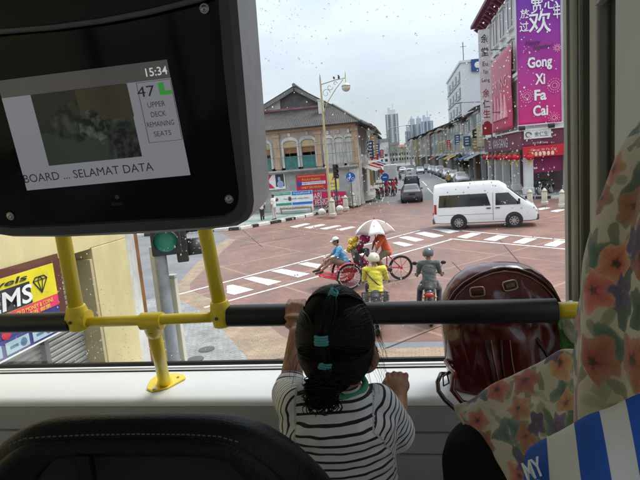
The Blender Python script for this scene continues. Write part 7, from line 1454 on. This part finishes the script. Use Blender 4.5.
def bagclosed(u, v):
    # v 0..1 runs from back over the top edge to the front
    if v < .3: p = bagf(u, (0.3-v)/.3*.6); return p+dv*(.05*min(1, (0.3-v)/.06))
    p = bagf(u, (v-.3)/.7); return p-dv*.016*sin(pi*min(1, (v-.3)/.5))*sin(pi*min(1, max(0, u)*1.0))+V((0, 0, .004*NZ.noise(V((u*6, v*5, 1)))))
def np_(x):
    ks = ((0, .02), (2, .46), (3, 1.0), (4, 1.46), (4.65, 2.0), (5.3, 2.46), (6.1, 3.0))
    for (a, c), (d, e) in zip(ks, ks[1:]):
        if x <= d: return c+(e-c)*(x-a)/(d-a)
    return 3
b = MB(); b.grid(bagclosed, 60, 44); o = b.build('cloth', bagmat(), bag, world=True, smooth=True, solid=.003)
a_ = o.data.attributes.new('su', 'FLOAT', 'POINT'); a_.data.foreach_set('value', [np_((i % 60)/59*6.0) for i in range(len(o.data.vertices))])
bx_ = (bagf(.10, .35)-bagf(.08, .1)).normalized(); fy = (bagf(.45, .2)-bagf(.15, .2)).normalized()
q = bagf(.075, .17)-dv*.012
BT = flat('bag_letter', (215, 222, 235), .7)
text('MY', frame(bagf(.19, .12)-dv*.022, fy, -bx_), .018, .016, BT, bag, thick=0, bold=.03, world=True); text('G', frame(bagf(.19, .32)-dv*.024, fy, -bx_), .018, .018, BT, bag, thick=0, bold=.03, world=True)

# ------------------------------------------------------------------ burgundy backpack on the ledge
LEA = mat('burgundy_leather', (.10, .010, .012), .2, var=.25, vs=16, bump=.14, bs=18, coat=.5); LEAD = mat('burgundy_leather_dark', (.045, .007, .008), .3, var=.3, vs=20, bump=.2, bs=60, coat=.4); BRS = mat('aged_brass', (.40, .33, .20), .32, .9); THR = mat('pale_thread', (.36, .26, .16), .7)
# silhouette rows: py, left px, right px
YK = 1.315
sil = [(262.3, 492, 506), (264, 478, 519), (268, 465, 530), (275, 454.5, 541), (284, 447, 550), (294, 442.5, 556), (305, 440, 560.5), (318, 440.5, 563.5), (332, 442, 566), (350, 444, 568), (368, 446.5, 569), (386, 450, 568), (398, 455, 564), (405, 464, 556)]
bp = thing('backpack', 'shiny burgundy leather backpack standing on the window ledge behind the black bar', 'backpack', gnd(505, 398, LZ))
thk = [.010, .026, .040, .052, .060, .066, .070, .073, .076, .078, .078, .074, .064, .05]
BR = []
for (py, l, r), tk in zip(sil, thk):
    yy = YK+.05*max(0, (330-py))/70; a, c = at(l, py, yy), at(r, py, yy); BR.append(((a+c)/2, (c.x-a.x)/2, tk))
zb0 = BR[-1][0].z; k_ = (BR[0][0].z-(LZ+.004))/(BR[0][0].z-zb0)
for i, (c, w_, tk) in enumerate(BR): pass
def bps(a, h, off=0.0):
    k = h*(len(BR)-1); i = min(int(k), len(BR)-2); t = k-i; c = BR[i][0].lerp(BR[i+1][0], t); w_ = BR[i][1]*(1-t)+BR[i+1][1]*t; tk = BR[i][2]*(1-t)+BR[i+1][2]*t
    ca, sa = cos(a), sin(a); e = .72; x = math.copysign(abs(ca)**e, ca)*w_; y_ = math.copysign(abs(sa)**e, sa)*tk
    wr_ = .0
    if sa < 0:
        n_ = NZ.noise(V((x*15, h*4.0, 3)))*.016+NZ.noise(V((x*40, h*7, 8)))*.007+NZ.noise(V((x*80, h*26, 5)))*.0006; wr_ = n_*min(1, h*2.2)
        wr_ += .006*math.exp(-((x+.02)/.008)**2)*min(1, h*2)*(1 if h > .45 else 0)
    return V((c.x+x+(off*ca), c.y+y_+wr_*1.0+off*sa, max(c.z, LZ+.004)))
b = MB(); b.grid(lambda u, v: bps(2*pi*u, v), 96, 80, True); N = 96; b.f.append(tuple(range(N-1, -1, -1))); b.mi.append(0); b.f.append(tuple(range(79*N, 80*N))); b.mi.append(0); b.build('bag_body', LEA, bp, world=True, smooth=True)
def on(px_, h, off=.003):   # front surface point at a pixel column
    k = h*(len(BR)-1); i = min(int(k), len(BR)-2); t = k-i; l = sil[i][1]*(1-t)+sil[i+1][1]*t; r = sil[i][2]*(1-t)+sil[i+1][2]*t; x = max(-.999, min(.999, ((px_-l)/(r-l))*2-1)); ca = math.copysign(abs(x)**(1/.72), x); a = -math.acos(max(-1, min(1, ca))); return bps(a, h, off)
H_of = lambda py: (lambda L_: next((i+(py-L_[i])/(L_[i+1]-L_[i]))/(len(L_)-1) for i in range(len(L_)-1) if L_[i] <= py <= L_[i+1]))([s[0] for s in sil])
def seam(pts, r, nm, m): b = MB(); b.tube([on(x, H_of(y)) for x, y in pts], r, 6); return b.build(nm, m, bp, world=True, smooth=True)
arc_ = [(444, 312), (447.5, 298), (454, 287), (463, 278), (476, 270.5), (490, 266.5), (502, 265.5), (514, 267), (527, 272), (540, 280.5), (549, 290), (555.5, 302), (560, 314)]
seam(arc_, .0042, 'piping', LEAD); seam([(x+(500-x)*.045, y+2.6) for x, y in arc_], .0011, 'stitching', THR)
seam([(482, 330), (486, 350), (491, 372), (496, 400)], .0035, 'piping', LEAD); seam([(497, 330), (498, 352), (501, 376), (504, 400)], .0030, 'piping', LEAD); seam([(487.5, 330), (490.5, 350), (495, 372), (499, 400)], .0014, 'zip', BRS)
seam([(505, 330), (507, 350), (511, 372), (517, 398)], .0012, 'stitching', THR)
seam([(531, 330), (541, 347), (550, 362), (560, 374)], .004, 'piping', LEAD)
for cx, cy, tl in ((475, 284.5, -.05), (505.5, 280, .04)):
    c = on(cx, H_of(cy), .006); ex = (on(cx+6, H_of(cy-1.0 if cx > 490 else cy-.8), .006)-on(cx-6, H_of(cy+1.0), .006)).normalized(); ey = V((0, .25, .97)).normalized(); ey = (ey-ex*ey.dot(ex)).normalized()
    b = MB(); w2, h2 = .0175, .0118
    loop = [c+ex*(w2*math.copysign(abs(cos(q))**.45, cos(q)))+ey*(h2*math.copysign(abs(sin(q))**.45, sin(q))) for q in [2*pi*i/36 for i in range(36)]]; b.tube(loop, .0020, 8, closed=True); b.build('buckle', BRS, bp, world=True, smooth=True)
    b = MB(); nrm = ex.cross(ey); nrm = nrm if nrm.y < 0 else -nrm; b.prism([c+ex*x+ey*y-nrm*.002 for x, y in ((-.0125, -.0055), (.0125, -.0055), (.0125, .0055), (-.0125, .0055))], nrm*.004); b.build('buckle_strap', LEAD, bp, world=True, bevel=.0015)
b = MB(); q0 = on(447, H_of(372)); b.tube([q0, dep(441, 374, 1.24), dep(437.5, 382, 1.23), dep(438.5, 391, 1.22), dep(445, 400, 1.21), dep(455, 409, 1.21), dep(466, 412, 1.22)], .0055, 8); b.tube([dep(448, 372, 1.25), dep(443, 377, 1.24), dep(443.5, 386, 1.24), dep(449, 383, 1.25), dep(447, 373, 1.25)], .0022, 6); b.build('shoulder_strap', LEAD, bp, world=True, smooth=True)
b = MB(); b.tube([on(446, H_of(356)), dep(455, 374, 1.235), dep(452, 390, 1.225), dep(462, 402, 1.225), dep(474, 405, 1.235)], .0065, 8); b.build('shoulder_strap', LEA, bp, world=True, smooth=True)
# crumpled green packet and pale bottle beside it
gp = thing('plastic_packet', 'crumpled green and clear plastic packet squeezed beside the backpack', 'packet', gnd(568, 372, LZ))
c0 = at(571, 332, 1.27); b = MB(); b.ball((0, 0, 0), (.034, .028, .075), 28, 20); 
b.v = [c0+p*(1+.28*NZ.noise(p*38)) for p in b.v]
PK = mat('green_film', (.10, .30, .04), .18, var=.6, vs=40, coat=.6); b.build('film', PK, gp, world=True)
b = MB(); b.ball((0, 0, 0), (.024, .024, .05), 20, 14); b.v = [at(574, 322, 1.22)+p*(1+.25*NZ.noise(p*45)) for p in b.v]; b.build('clear_film', mat('clear_film', (.5, .55, .45), .15, var=.3, vs=40, coat=.7), gp, world=True)
b = MB(); b.span((c0.x-.02, c0.y-.02, LZ+.002), (c0.x+.02, c0.y+.02, c0.z-.06)); b.build('bottle', mat('pale_bottle', (.45, .5, .42), .2, coat=.5), gp, world=True, bevel=.012)
